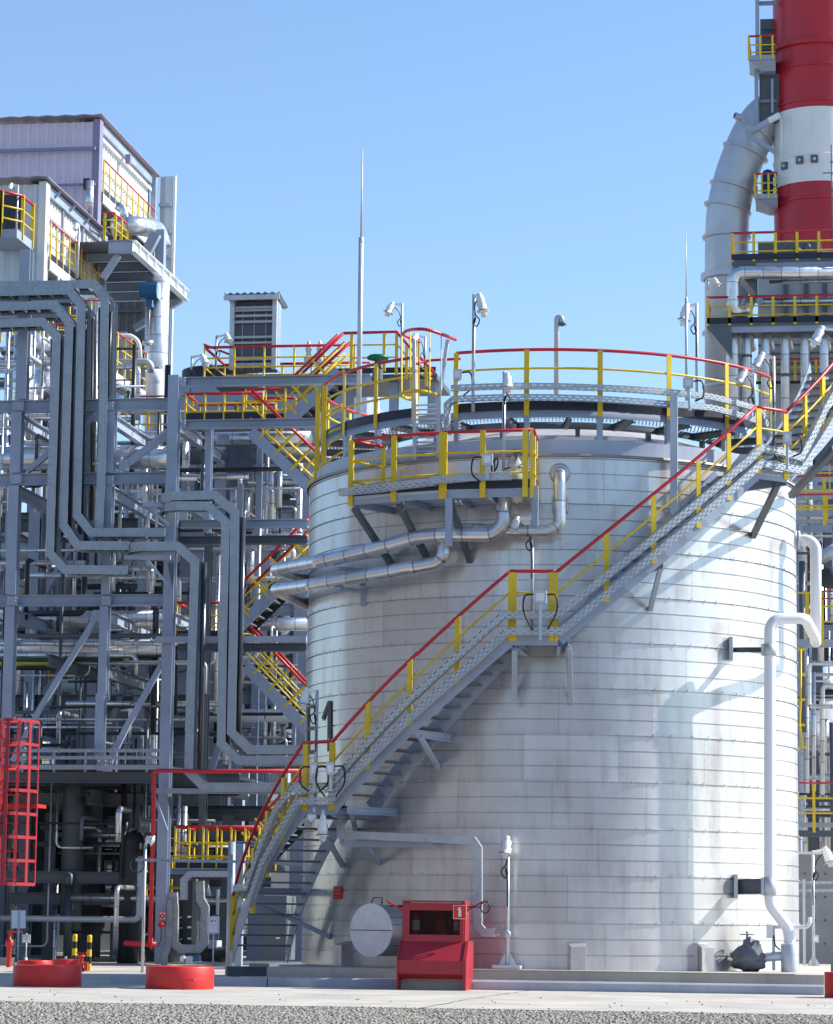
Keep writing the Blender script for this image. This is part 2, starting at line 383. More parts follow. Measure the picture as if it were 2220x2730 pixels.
b = MB(); b.box((_kx, QK+.02, 0), (A(712,2625,QK).x, QK+.30, zk-.01)); tag(b.build('kerb', KERB), 'bluish low kerb beginning behind the right round red tub', 'kerb', 'kerbs in front of the tank')
b = MB(); b.box((A(712,2600,QS).x, QS, 0), (A(2196,2600,QS).x, TC.y+6, zs)); b.box((A(1244,2600,QS).x, QS-.03, zs+.002), (A(2120,2600,QS).x, QS+.4, zs+.012))
tag(b.build('foundation_slab', CONC), 'stained concrete slab carrying the big tank', 'foundation')

# ================================================================== tank
def tank_material():
    m, nt, bs = nodes('tank cladding'); ln = nt.links.new
    g = N(nt, 'ShaderNodeNewGeometry'); sp = N(nt, 'ShaderNodeSeparateXYZ'); ln(g.outputs['Position'], sp.inputs[0])
    x = math_n(nt, 'SUBTRACT', sp.outputs['X'], TC.x); y = math_n(nt, 'SUBTRACT', sp.outputs['Y'], TC.y)
    th = math_n(nt, 'MULTIPLY', math_n(nt, 'ARCTAN2', x, math_n(nt, 'MULTIPLY', y, -1)), TR)
    zz = math_n(nt, 'SUBTRACT', sp.outputs['Z'], zs); row = math_n(nt, 'FLOOR', math_n(nt, 'DIVIDE', zz, .747))
    wr = N(nt, 'ShaderNodeTexWhiteNoise', noise_dimensions='1D'); ln(row, wr.inputs['W'])
    u = math_n(nt, 'ADD', math_n(nt, 'DIVIDE', th, 1.55), math_n(nt, 'ADD', math_n(nt, 'MULTIPLY', math_n(nt, 'MODULO', row, 2), .5), math_n(nt, 'MULTIPLY', wr.outputs['Value'], .25)))
    fu = math_n(nt, 'FRACT', u); fl = math_n(nt, 'FLOOR', u)
    wn = N(nt, 'ShaderNodeTexWhiteNoise', noise_dimensions='2D'); cb = N(nt, 'ShaderNodeCombineXYZ'); ln(fl, cb.inputs[0]); ln(row, cb.inputs[1]); ln(cb.outputs[0], wn.inputs['Vector'])
    tone = math_n(nt, 'MULTIPLY_ADD', wn.outputs['Value'], .17, .90)
    seam = math_n(nt, 'LESS_THAN', fu, .006)
    rivet = math_n(nt, 'MULTIPLY', math_n(nt, 'LESS_THAN', math_n(nt, 'ABSOLUTE', math_n(nt, 'SUBTRACT', fu, .018)), .006), math_n(nt, 'LESS_THAN', math_n(nt, 'FRACT', math_n(nt, 'DIVIDE', zz, .125)), .12))
    seam = math_n(nt, 'MAXIMUM', seam, rivet)
    cv = N(nt, 'ShaderNodeCombineXYZ'); ln(th, cv.inputs[0]); ln(math_n(nt, 'MULTIPLY', zz, .16), cv.inputs[1])
    st = N(nt, 'ShaderNodeTexNoise', i_Scale=3.2, i_Detail=7., i_Roughness=.68); ln(cv.outputs[0], st.inputs['Vector'])
    sr = N(nt, 'ShaderNodeMapRange'); sr.inputs['From Min'].default_value = .50; sr.inputs['From Max'].default_value = .78; sr.inputs['To Max'].default_value = .55; ln(st.outputs['Fac'], sr.inputs['Value'])
    cl = N(nt, 'ShaderNodeTexNoise', i_Scale=.9, i_Detail=5.); ln(g.outputs['Position'], cl.inputs['Vector'])
    cr = N(nt, 'ShaderNodeMapRange'); cr.inputs['From Min'].default_value = .3; cr.inputs['From Max'].default_value = .7; cr.inputs['To Min'].default_value = .9; cr.inputs['To Max'].default_value = 1.06; ln(cl.outputs['Fac'], cr.inputs['Value'])
    k = math_n(nt, 'MULTIPLY', math_n(nt, 'MULTIPLY', tone, cr.outputs[0]), math_n(nt, 'MULTIPLY_ADD', seam, -.38, 1.))
    sc = N(nt, 'ShaderNodeVectorMath', operation='SCALE'); sc.inputs[0].default_value = TANKC; ln(k, sc.inputs['Scale'])
    mm = N(nt, 'ShaderNodeMix', data_type='RGBA'); ln(sr.outputs[0], mm.inputs['Factor']); ln(sc.outputs[0], mm.inputs['A']); mm.inputs['B'].default_value = (.30,.26,.22,1)
    ln(mm.outputs['Result'], bs.inputs['Base Color']); bs.inputs['Metallic'].default_value = 1.
    rr = N(nt, 'ShaderNodeMapRange'); rr.inputs['To Min'].default_value = .14; rr.inputs['To Max'].default_value = .32; ln(cl.outputs['Fac'], rr.inputs['Value']); ln(rr.outputs[0], bs.inputs['Roughness'])
    # shallow dents and oil-canning in the sheets
    cv2 = N(nt, 'ShaderNodeCombineXYZ'); ln(math_n(nt, 'MULTIPLY', th, 1.3), cv2.inputs[0]); ln(math_n(nt, 'MULTIPLY', zz, .5), cv2.inputs[1]); ln(fl, cv2.inputs[2])
    dn = N(nt, 'ShaderNodeTexNoise', i_Scale=1.3, i_Detail=2.); ln(cv2.outputs[0], dn.inputs['Vector'])
    bp = N(nt, 'ShaderNodeBump', i_Strength=.35, i_Distance=.04); ln(dn.outputs['Fac'], bp.inputs['Height']); ln(bp.outputs[0], bs.inputs['Normal'])
    b2 = N(nt, 'ShaderNodeBsdfPrincipled'); ln(mm.outputs['Result'], b2.inputs['Base Color']); b2.inputs['Metallic'].default_value = .8; b2.inputs['Roughness'].default_value = .66; ln(bp.outputs[0], b2.inputs['Normal'])
    mx = N(nt, 'ShaderNodeMixShader'); mx.inputs[0].default_value = .55; ln(bs.outputs[0], mx.inputs[1]); ln(b2.outputs[0], mx.inputs[2]); ln(mx.outputs[0], nt.nodes['Material Output'].inputs[0])
    return m
TANKC = (.66, .65, .65)
TANKM = tank_material()
TOPZ = hit(1465, 1215, TR)[1]
tank = T('storage_tank', 'big silver clad cylindrical storage tank wrapped by a stair', 'tank', (TC.x, TC.y, zs))
b = MB(); z = zs; row = 0; SEG = 180
while z < TOPZ-.02:
    z1 = min(z+.249, TOPZ); big = (row+1) % 3 == 0
    b.lathe([(TR, z), (TR, z1-.022)], TC, SEG); b.lathe([(TR, z1-.022), (TR-.024, z1-.021)], TC, SEG); b.lathe([(TR-.024, z1-.021), (TR-.024, z1-.002)], TC, SEG)
    b.lathe([(TR-.024, z1-.002), (TR+(.016 if big else .004), z1-.001)], TC, SEG)
    if big: b.lathe([(TR+.016, z1-.001), (TR+.016, z1+.016)], TC, SEG); b.lathe([(TR+.016, z1+.016), (TR, z1+.017)], TC, SEG)
    z = z1; row += 1
b.build('shell', TANKM, tank)
b = MB()           # little clips on every third lap
for k in range(1, 12):
    zc = zs+.747*k
    if zc > TOPZ-.1: break
    for i in range(46):
        th = rad(-100+200*(i+random.random()*.5)/46); p = cy(th, zc-.035, TR+.016); r = rdir(th); t = r.cross(V((0,0,1)))
        b.bar(p+V((0,0,.02)), p+V((0,0,.065)), .016, .012, r)
b.build('lap_clips', TANKM, tank)['kind'] = 'stuff'
b = MB(); b.lathe([(TR+.05, TOPZ-.01), (TR+.05, TOPZ+.03), (TR-.12, TOPZ+.05)], TC, SEG); b.build('rim_flashing', paint('rusty rim', (.36,.31,.27), .5, .4, .2, 3., 0, .4), tank)
b = MB(); b.lathe([(TR-.12, TOPZ+.04), (TR-.12, TOPZ+.29), (TR-.17, TOPZ+.29), (TR-.17, TOPZ+.05)], TC, SEG, smooth=False); b.build('top_ring', paint('ring angle paint', (.42,.47,.56), .5, .1, .1, 2.), tank)
b = MB(); b.lathe([(TR-.18, TOPZ+.2), (TR-.5, TOPZ+.29), (2.5, TOPZ+.78), (.6, TOPZ+1.08), (.01, TOPZ+1.12)], TC, 96); b.build('roof', paint('weathered roof sheet', (.50,.48,.45), .5, .35, .12, 1.5, .1, .3), tank)
for k in range(12):
    th = 2*math.pi*k/12+.1; b = MB(); b.bar(cy(th, TOPZ+.24, TR-.3), cy(th, TOPZ+1.08, .8), .03, .03); b.build('roof_seam', GALV, tank)
# manhole
th, zc = hit(990, 2481, TR+.62); c0 = cy(th, zc, TR-.1); c1 = cy(th, zc, TR+.60); ax = rdir(th)
mh = MB(); mh.lathe([(.41, 0), (.41, .70)], c0, 40, axis=ax); b = mh.build('manhole', ringed('manhole sheet', (.52,.50,.48), .35), tank)
m2 = MB(); m2.lathe([(0, .70), (.425, .70), (.425, .73), (0, .731)], c0, 40, axis=ax, smooth=False); m2.build('manhole_cover', paint('manhole cover sheet', (.74,.76,.80), .42, .4, .08, 5., .05, .15), b)
m3 = MB(); s = ax.cross(V((0,0,1))); p = c0+ax*.732; m3.bar(p-s*.42, p+s*.42, .008, .012); m3.build('cover_seam', INK, b)
m3 = MB(); p = c0+ax*.45+V((0,0,.42)); m3.tube([p, p+V((0,0,.10)), p+V((0,0,.10))+ax*-.05+s*.22, p+V((0,0,.02))+s*.22], .012, 8); m3.build('davit_handle', STEELD, b)
# anchor chairs
for x, yt, yb, wd in ((903,2515,2577,.26),(1540,2520,2580,.3),(1885,2522,2587,.3)):
    th, z0 = hit(x, yb, TR+.2); zt = hit(x, yt, TR+.2)[1]; r = rdir(th); s = V((-r.y, r.x, 0)); m = MB(); c = cy(th, 0, TR-.02)
    P = lambda a, d, z: c+s*a+r*d+V((0,0,z))
    h = wd/2
    m.add([P(-h,0,zs),P(h,0,zs),P(h*.8,.24,zs),P(-h*.8,.24,zs),P(-h,0,zt+.04),P(h,0,zt+.04),P(h*.8,.24,zt-.03),P(-h*.8,.24,zt-.03)], [(0,3,2,1),(4,5,6,7),(0,1,5,4),(1,2,6,5),(2,3,7,6),(3,0,4,7)])
    m.build('anchor_chair', TANKM, tank)
# painted mark E1 and the small red notice
def onshell(pts, d, mat, name, parent):
    m = MB(); v = [H(x, y, TR) for x, y in pts]; c = sum(v, V())/len(v); r = (c-TC); r.z = 0; r.normalize(); n = len(v)
    m.add([p+r*.01 for p in v]+[p+r*(.01+d) for p in v], [(i, (i+1) % n, n+(i+1) % n, n+i) for i in range(n)]+[tuple(range(n))[::-1], tuple(range(n, 2*n))])
    return m.build(name, mat, parent)
num = T('tank_number', 'black letter E and figure 1 painted on the silver tank', 'lettering', H(850, 2010, TR))
for pts in ([(821,1874),(826,1875),(826,2012),(821,2012)], [(826,1878),(842,1880),(842,1890),(826,1889)], [(826,1938),(843,1937),(843,1947),(826,1948)], [(826,2001),(843,2000),(843,2010),(826,2011)]): onshell(pts, .012, INK, 'letter_stroke', num)
for pts in ([(877,1869),(886,1869),(886,2004),(876,2004)], [(877,1869),(880,1880),(866,1922),(861,1914)]): onshell(pts, .012, INK, 'figure_stroke', num)
sg = T('notice_plate', 'small faded red notice plate on the tank left of the manhole', 'sign', H(903, 2397, TR))
onshell([(892,2364),(914,2364),(914,2398),(892,2398)], .012, SIGNR, 'plate', sg)
for y0, x1 in ((2373,909),(2382,911),(2390,902)): onshell([(896,y0),(x1,y0),(x1,y0+1.6),(896,y0+1.6)], .016, paint('faded print', (.7,.35,.33), .5), 'print_line', sg)

# ================================================================== spiral stair
RO, RI = 5.55, 4.62
stair = T('tank_stair', 'grey steel stair winding round the tank with red and yellow railing', 'stairs', cy(rad(-80), .3, 5.1))
def zr(x, y): return hit(x, y, RO)
RAILH = 1.02
L1a, L1b = zr(811,1981), zr(888,1977); L2a, L2b = zr(1358,1523), zr(1485,1523); L3a, L3b = zr(2014,1082), zr(2095,1100)
z1 = L1a[1]-RAILH; z2 = L2a[1]-RAILH; z3 = (L3a[1]+L3b[1])/2-RAILH
th0 = rad(-74.5); zb0 = .42
flights = [(th0, zb0, L1a[0], z1), (L1b[0], z1, L2a[0], z2), (L2b[0], z2, L3a[0], z3), (L3b[0], z3, L3b[0]+rad(32), z3+2.3)]
landings = [(L1a[0], L1b[0], z1), (L2a[0], L2b[0], z2), (L3a[0], L3b[0], z3)]
def arc(t0, za, t1, zb, r, n=10): return [cy(t0+(t1-t0)*k/n, za+(zb-za)*k/n, r) for k in range(n+1)], [rdir(t0+(t1-t0)*k/n) for k in range(n+1)]
PL = [(-.14,-.006),(.14,-.006),(.14,.006),(-.14,.006)]
for fi, (t0, za, t1, zb) in enumerate(flights):
    for r in (RO, RI):
        p, n = arc(t0, za-.02, t1, zb-.02, r); m = MB(); m.sweep(p, PL, n); m.build('stringer', STEEL, stair)
    nt_ = max(2, round((zb-za)/.17))
    for k in range(1, nt_):
        f = k/nt_; t = t0+(t1-t0)*f; z = za+(zb-za)*f; r = rdir(t); s = V((-r.y, r.x, 0)); m = MB()
        a, c = cy(t, z, RI+.02), cy(t, z, RO-.02); m.bar(a, c, .24, .03); m.build('tread', STEELD, stair)
    # three rails
    for dz, rr, mt, nm in ((RAILH, .028, RED, 'handrail'), (RAILH-.34, .017, YEL, 'midrail'), (RAILH-.67, .017, YEL, 'midrail')):
        p, n = arc(t0, za+dz, t1, zb+dz, RO); m = MB(); m.tube(p, rr, 8); m.build(nm, mt, stair)
    if fi == 0:
        for dz, rr, mt, nm in ((RAILH, .026, RED, 'handrail'), (RAILH-.5, .017, YEL, 'midrail')):
            pass
for (t0, t1, z) in landings:
    m = MB(); n = 5; vs = []
    for k in range(n+1):
        t = t0+(t1-t0)*k/n; vs += [cy(t, z-.05, RI-.25), cy(t, z-.05, RO), cy(t, z, RI-.25), cy(t, z, RO)]
    for k in range(n):
        o = k*4; m.add(vs[o:o+8], [(0,1,5,4)[::-1],(2,3,7,6),(1,3,7,5)[::-1],(0,2,6,4)])
    m.build('landing_deck', STEELD, stair)
    p, nn = arc(t0, z-.07, t1, z-.07, RO, 5); m = MB(); m.sweep(p, [(-.08,-.006),(.08,-.006),(.08,.006),(-.08,.006)], nn); m.build('landing_edge', STEEL, stair)
    for t in (t0, t1): m = MB(); m.channel(cy(t, z-.12, TR), cy(t, z-.12, RO), .14, .06); m.build('landing_beam', STEEL, stair)
    for dz, rr, mt, nm in ((RAILH, .028, RED, 'handrail'), (RAILH-.34, .017, YEL, 'midrail'), (RAILH-.67, .017, YEL, 'midrail')):
        p, nn = arc(t0, z+dz, t1, z+dz, RO, 4); m = MB(); m.tube(p, rr, 8); m.build(nm, mt, stair)
def spost(x, y, w, ln=1.1):
    t, z = zr(x, y); r = rdir(t); m = MB(); m.bar(cy(t, z-ln, RO+.012), cy(t, z-.02, RO+.012), .012, w, V((-r.y, r.x, 0))); m.bar(cy(t, z-ln, RO-.028), cy(t, z-.02, RO-.028), w*.12, .06, r); m.build('post', YEL, stair)
for x, y, w in ((676,2258,.09),(713,2160,.09),(757,2071,.10),(817,1981,.12),(888,1977,.12),(983,1867,.09),(1095,1752,.09),(1219,1637,.09),(1362,1523,.10),(1373,1523,.05),(1470,1523,.09),(1483,1523,.05),(1615,1420,.08),(1741,1318,.08),(1860,1225,.075),(1941,1152,.075),(2021,1084,.11),(2093,1101,.11),(2146,1050,.06),(2193,1000,.10)): spost(x, y, w)
m = MB(); m.bar(cy(th0, zb0+.08, RO), cy(th0, zb0+RAILH, RO), .1, .02); m.build('post', YEL, stair)
m = MB(); m.bar(cy(th0, .16, RI-.05), cy(th0, .16, RO+.1), .2, .16); m.build('foot_beam', STEELD, stair)
for r in (RO-.05, RI+.1): m = MB(); m.bar(cy(th0, 0, r), cy(th0, .2, r), .14, .14); m.build('foot', STEELD, stair)
def strut(p, q, w=.09, par=stair, nm='brace', mt=STEEL): m = MB(); m.bar(p, q, w, w); return m.build(nm, mt, par)
# brackets to the tank
def bracket(x, y, x2, y2):
    t, z = hit(x, y, RO-.02); m = MB(); m.channel(cy(t, z, TR-.02), cy(t, z, RO), .12, .06); m.build('bracket', STEEL, stair)
    t2, zz2 = hit(x2, y2, TR); strut(cy(t, z-.03, RO-.1), cy(t2, zz2, TR), .07)
bracket(1112,1957,1167,2047); bracket(928,2160,950,2215); bracket(1372,1720,1372,1862); bracket(1512,1715,1520,1860)
bracket(1765,1505,1732,1625)
_t = rad(-73); m = MB(); m.channel(cy(_t, 1.5, TR-.02), cy(_t, 1.5, RO), .12, .06); m.build('bracket', STEEL, stair); strut(cy(_t, 1.45, RO-.1), cy(rad(-58), .75, TR), .07)
strut(H(2072,1292,RO), H(2006,1430,TR), .09, mt=STEELD); strut(H(2225,1195,RO), H(2108,1322,TR+.1), .10, mt=STEELD)
strut(H(1370,1730,RO), H(1370,1868,TR+.4), .08); strut(H(1517,1725,RO), H(1521,1872,TR+.1), .07)
m = MB(); m.bar(H(870,2230,RO-.5), H(915,2310,TR), .07, .07); m.build('brace', STEEL, stair)

# ================================================================== cable trays round the tank
UPROF = lambda h, w, t=.006: [(-h/2,0),(h/2,0),(h/2,-w),(h/2-t,-w),(h/2-t,-t),(-h/2+t,-t),(-h/2+t,-w),(-h/2,-w)]
def tray_tank(pts, r, label, h=.115, w=.10, mat=None, sub=6, group='perforated cable trays on the tank', inward=True):
    P, Nn = [], []
    for i in range(len(pts)-1):
        (ta, za), (tb, zb) = hit(*pts[i][:2], pts[i][2] if len(pts[i]) > 2 else r), hit(*pts[i+1][:2], pts[i+1][2] if len(pts[i+1]) > 2 else r)
        ra, rb = (pts[i][2] if len(pts[i]) > 2 else r), (pts[i+1][2] if len(pts[i+1]) > 2 else r)
        for k in range(sub if abs(tb-ta) > .06 else 1):
            f = k/(sub if abs(tb-ta) > .06 else 1); P.append(cy(ta+(tb-ta)*f, za+(zb-za)*f, ra+(rb-ra)*f)); Nn.append(rdir(ta+(tb-ta)*f))
    P.append(cy(tb, zb, rb)); Nn.append(rdir(tb))
    m = MB(); m.sweep(P, UPROF(h, w), Nn); o = m.build('cable_tray', mat or TRAY); return tag(o, label, 'cable tray', group)
RTY = RO+.17
tray_tank([(621,2368),(656,2365),(690,2265),(732,2161),(772,2111),(873,2102),(966,1994),(1101,1855),(1249,1721),(1338,1640),(1483,1640),(1718,1455),(1780,1405),(2032,1194),(2089,1204),(2138,1220),(2206,1082),(2240,1020)], RTY, 'upper of the two perforated trays climbing along the tank stair')
tray_tank([(634,2410),(661,2409),(694,2310),(745,2216),(790,2137),(874,2135),(904,2098),(969,2032),(1111,1893),(1260,1765),(1349,1683),(1494,1683),(1780,1449),(2032,1234),(2138,1254),(2222,1124),(2260,1060)], RTY+.01, 'lower of the two perforated trays climbing along the tank stair')
tray_tank([(905,2120),(905,2226),(1110,2234),(1258,2242),(1272,2262),(1272,2470),(1288,2487),(1316,2487)], TR+.75, 'perforated tray stepping down to the pole lamp right of the fire cabinet', .125, .08)
m = MB(); P0, P1 = H(912,2250,TR+.66), H(1150,2252,TR+.66); m.channel(P0, P1, .10, .05); o = m.build('tray_bracket', STEEL); tag(o, 'grey bracket rail under the horizontal tray above the manhole', 'bracket')
for (x0, y0, x1, y1) in ((928,2180,975,2215),(978,2255,1010,2300)): pass
m = MB(); m.bar(H(975,2255,TR+.6), H(1012,2303,TR), .07, .07); m.build('brace', STEEL, o)
m = MB(); m.bar(H(913,2130,TR+.65), H(913,2250,TR+.65), .06, .06); m.build('post', STEEL, o)
# ================================================================== lamps
def lamp(q, pole, arm, end, label, name='lamp_post', r=.028, hr=.075, group='floodlamps on grey poles', cable=True, base=False, polemat=None):
    P = [A(x, y, q) for x, y in pole]
    P[0].x = P[-1].x if abs(P[0].x-P[-1].x) < .12 else P[0].x
    root = T(name, label, 'lamp', P[0], group)
    m = MB(); m.tube(P, r, 10, .1 if len(P) > 2 else None); m.build('pole', polemat or GALV, root)
    a, e = A(*arm, q-.05), A(*end, q-.05)
    m = MB(); m.bar(P[-1]+V((0,0,-.03)), a+V((0,0,.01)), .035, .045); m.build('arm', WLAMP, root)
    d = (e-a); L = d.length; d.normalize(); k = hr/.075
    h = MB(); h.lathe([(0,-.05*k),(.035*k,-.045*k),(.045*k,0),(.05*k,L*.06),(.066*k,L*.10),(.070*k,L*.40),(.074*k,L*.42),(.074*k,L*.66),(.10*k,L*.67),(.10*k,L*.73),(.06*k,L*.745),(0,L*.75)], a, 18, axis=d)
    hd = h.build('lamp_head', WLAMP, root)
    g = MB(); g.lathe([(.052*k,L*.74),(.052*k,L*.9),(.04*k,L*.97),(0,L)], a, 14, axis=d); g.build('glass_dome', GLASS, hd)
    g = MB(); c = a+d*L*.7
    g.lathe([(.088*k,L*.66),(.104*k,L*.67),(.104*k,L*.70),(.088*k,L*.71)], a, 18, axis=d); g.build('collar', STEELD, hd)
    for s in (-1, 1):
        g = MB(); sd = d.cross(V((0,1,0))).normalized()*s
        g.bar(a+sd*.05*k+d*L*.12, a+sd*.072*k+d*L*.4, .03*k, .012); g.build('cooling_fin', STEELD, hd)
    if cable:
        m = MB(); t = P[-1]; s = 1 if end[0] < pole[-1][0] else -1
        mid = a.lerp(t, .5)
        pts = [a+V((0,-.02,-.03)), mid+V((s*.02,-.03,-.16)), t+V((-s*.03,-.03,-.34)), t+V((-s*.10,-.03,-.44)), t+V((-s*.05,-.03,-.55)), t+V((0,-.03,-.48)), t+V((-s*.035,-.03,-.40)), t+V((0,-.035,-.62)), t+V((0,-.035,-1.0))]
        m.tube(spline(pts), .011, 6); m.build('cable', BLACK, root)
    if base:
        m = MB(); p = P[0]; m.box(p-V((.22,.18,0)), p+V((.22,.18,.05)))
        m.build('base_plate', GALV, root)
        for s in (-1, 1): m = MB(); m.add([p+V((s*.03,-.01,.05)),p+V((s*.14,-.01,.05)),p+V((s*.03,-.01,.24)),p+V((s*.03,.01,.05)),p+V((s*.14,.01,.05)),p+V((s*.03,.01,.24))], [(0,1,2),(5,4,3),(0,3,4,1),(1,4,5,2),(2,5,3,0)]); m.build('gusset', GALV, root)
    return root
def spline(P, n=6):
    P = [V(p) for p in P]; P = [P[0]*2-P[1]]+P+[P[-1]*2-P[-2]]; o = []
    for i in range(1, len(P)-2):
        for k in range(n):
            t = k/n; a, b, c, d = P[i-1:i+3]
            o.append(.5*((2*b)+(c-a)*t+(2*a-5*b+4*c-d)*t*t+(3*b-a-3*c+d)*t**3))
    return o+[P[-2]]
# ================================================================== ring walkway on the roof
RR = 4.08; RIN = 3.15
zd = hit(1400, 1092, RR)[1]; zrail = hit(1400, 932, RR)[1]
ring = T('ring_walkway', 'round grating walkway with curved red and yellow railing above the tank roof', 'walkway', (TC.x, TC.y, zd))
m = MB()
for k in range(-68, 69):                       # bearing bars of the grating, cut to the ring
    y = k*.06; xo = math.sqrt(max(0, (RR-.01)**2-y*y)); xi = math.sqrt(max(0, RIN**2-y*y)) if abs(y) < RIN else 0
    for s in (-1, 1): m.bar(TC+EF*(s*xi)+ER*y+V((0,0,zd-.02)), TC+EF*(s*xo)+ER*y+V((0,0,zd-.02)), .014, .02)
for k in range(1, 8): r = RIN+(RR-RIN)*k/8; m.lathe([(r,zd-.012),(r+.006,zd-.012),(r+.006,zd-.006),(r,zd-.006)], TC, 96)
m.build('grating', GALV, ring)
m = MB(); m.lathe([(RR, zd-.13), (RR, zd), (RR-.008, zd), (RR-.008, zd-.13), (RR, zd-.13)], TC, 120); m.build('outer_edge', STEEL, ring)
m = MB(); m.lathe([(RIN, zd-.16), (RIN, zd-.04), (RIN-.02, zd-.04), (RIN-.02, zd-.16), (RIN, zd-.16)], TC, 96); m.build('inner_edge', STEELD, ring)
g1, g2 = hit(1110, 1050, RR)[0], hit(1215, 1040, RR)[0]
segs = [(rad(-128), g1), (g2, hit(2052, 1010, RR)[0])]
for a0, a1 in segs:
    n = 40
    a1t = a1
    m = MB(); m.sweep([cy(t, zd+.07, RR) for t in ang(n, a0, a1t)], [(-.075,-.004),(.075,-.004),(.075,.004),(-.075,.004)], [rdir(t) for t in ang(n, a0, a1t)]); m.build('toe_board', NAVY, ring)
    for z, r, mt, nm in ((zrail, .028, RED, 'handrail'), (zrail-.31, .02, YEL, 'midrail'), (zrail-.62, .02, YEL, 'midrail')):
        m = MB(); m.tube([cy(t, z, RR) for t in ang(n, a0, a1)], r, 8); m.build(nm, mt, ring)
def rpost(t, zt, zb, w=.085):
    r = rdir(t); m = MB(); m.bar(cy(t, zb, RR+.02), cy(t, zt, RR+.02), .016, w, V((-r.y, r.x, 0))); m.build('post', YEL, ring)
ths = [hit(x, 1000, RR)[0] for x in (867, 922, 1006, 1107, 1216, 1403, 1598, 1781, 1934, 2050)]
for t in ths+[rad(-100), rad(-115)]: rpost(t, zrail, zd-.10)
for x in (922, 1006, 1165, 1216, 1403, 1598, 1781, 1934, 2030):
    t = hit(x, 1150, RR)[0]; m = MB(); m.bar(cy(t, TOPZ+.02, RR-.02), cy(t, zd-.1, RR-.02), .085, .085, rdir(t)); m.build('support_post', STEEL, ring)
for k in range(24):
    t = 2*math.pi*k/24+.07; m = MB(); m.ibeam(cy(t, zd-.11, RIN), cy(t, zd-.11, RR-.02), .12, .07); m.build('radial_beam', STEELD, ring)
for k in range(16):
    t = 2*math.pi*k/16+.13; m = MB(); m.bar(cy(t, TOPZ+.42, RIN+.06), cy(t, zd-.16, RIN+.06), .07, .07, rdir(t)); m.build('inner_post', STEELD, ring)
# left end: tall yellow gate posts and extra rails
for x, yt in ((845, 1040), (862, 1028)):
    t = hit(x, 1200, RR+.05)[0]; q = H(x, 1200, RR+.05).y; m = MB(); a, b2 = A(x, 1286, q), A(x, yt, q); b2.x = a.x; m.bar(a, b2, .09, .02); m.build('gate_post', YEL, ring)
for ya, yb in ((1112, 1078), (1170, 1140), (1206, 1160), (1250, 1205)):
    m = MB(); m.tube([H(862, ya, RR), H(885, (ya+yb)/2-6, RR), H(912, yb, RR)], .02, 8); m.build('gate_rail', YEL, ring)
m = MB(); m.tube([H(847,1078,RR), H(850,1060,RR), H(862,1028,RR), H(890,1005,RR), H(922,992,RR)], .026, 8); m.build('gate_handrail', RED, ring)
# the two bare cable trays outside the ring
RTR = RR+.28
tray_tank([(1200,1034),(1400,1028),(1600,1033),(1785,1045),(1893,1056),(2009,1086),(2034,1094),(2060,1182)], RTR, 'upper of two trays hung on the round roof walkway', .10, .08, sub=10)
tray_tank([(1188,1160),(1188,1078),(1206,1063),(1400,1058),(1600,1063),(1785,1077),(1898,1086),(2014,1119)], RTR, 'lower of two trays hung on the round roof walkway', .10, .08, sub=10)
p = H(1796, 1370, TR+.16); pt = H(1796, 1055, TR+.16); m = MB(); m.bar(V((p.x,p.y,p.z)), V((p.x,p.y,pt.z)), .12, .12); m.bar(V((p.x,p.y+.06,p.z+.02)), V((p.x,p.y+.3,p.z+.02)), .1, .1, (0,0,1))
tag(m.build('tray_post', GALV), 'tall square grey post beside the upper stair flight, against the tank', 'post')
# ladder with safety hoops
lad = T('caged_ladder', 'steel ladder with red and yellow safety hoop between valve platform and roof walkway', 'ladder', H(1138, 1290, TR+.12))
def LP(x, y, d=.16): return H(x, y, RR+d)
for xb, xt in ((1107, 1105), (1168, 1192)):
    m = MB(); a, b2, c = LP(xb, 1300), LP(xb, 1065), LP(xt, 905); m.bar(a, b2, .03, .07); m.bar(b2, c, .03, .06); m.build('stile', GALV, lad)
for k in range(19):
    y = 1080+k*12.4; m = MB(); m.tube([LP(1107, y), LP(1168, y-1)], .014, 6); m.build('rung', GALV, lad)
def hoop(pts, r, mt, nm): m = MB(); m.tube(spline(pts), r, 8); m.build(nm, mt, lad)
hoop([LP(1074,892,.16), LP(1084,882,.4), LP(1110,877,.8), LP(1140,879,.8), LP(1180,892,.5), LP(1213,905,.0)], .028, RED, 'handrail')
hoop([LP(1074,892,.16), LP(1092,900,-.05), LP(1118,914,-.2)], .026, RED, 'handrail')
hoop([LP(1068,1050,.16), LP(1085,1044,.5), LP(1110,1042,.7), LP(1140,1045,.6), LP(1164,1052,.16)], .03, YEL, 'hoop')
hoop([LP(1068,1052,.16), LP(1085,1062,-.1), LP(1106,1066,-.2)], .03, YEL, 'hoop')
for x, y0, y1 in ((1072,893,1048),(1095,882,1044),(1144,884,1044),(1175,895,1040)):
    m = MB(); m.bar(LP(x,y1,.5), LP(x,y0,.5), .03, .012); m.build('cage_bar', YEL if x < 1150 else GALV, lad)
m = MB(); a = LP(1108,1100,-.02); m.bar(V((a.x,a.y,LP(1108,1110,-.02).z)), V((a.x,a.y,LP(1108,915,-.02).z)), .09, .02); m.build('post', YEL, lad)
m = MB(); m.tube([H(1113,970,RR+.3), H(1116,966,RR+.2), H(1150,960,RR), H(1226,956,RR)], .024, 8); m.build('handrail', RED, lad)

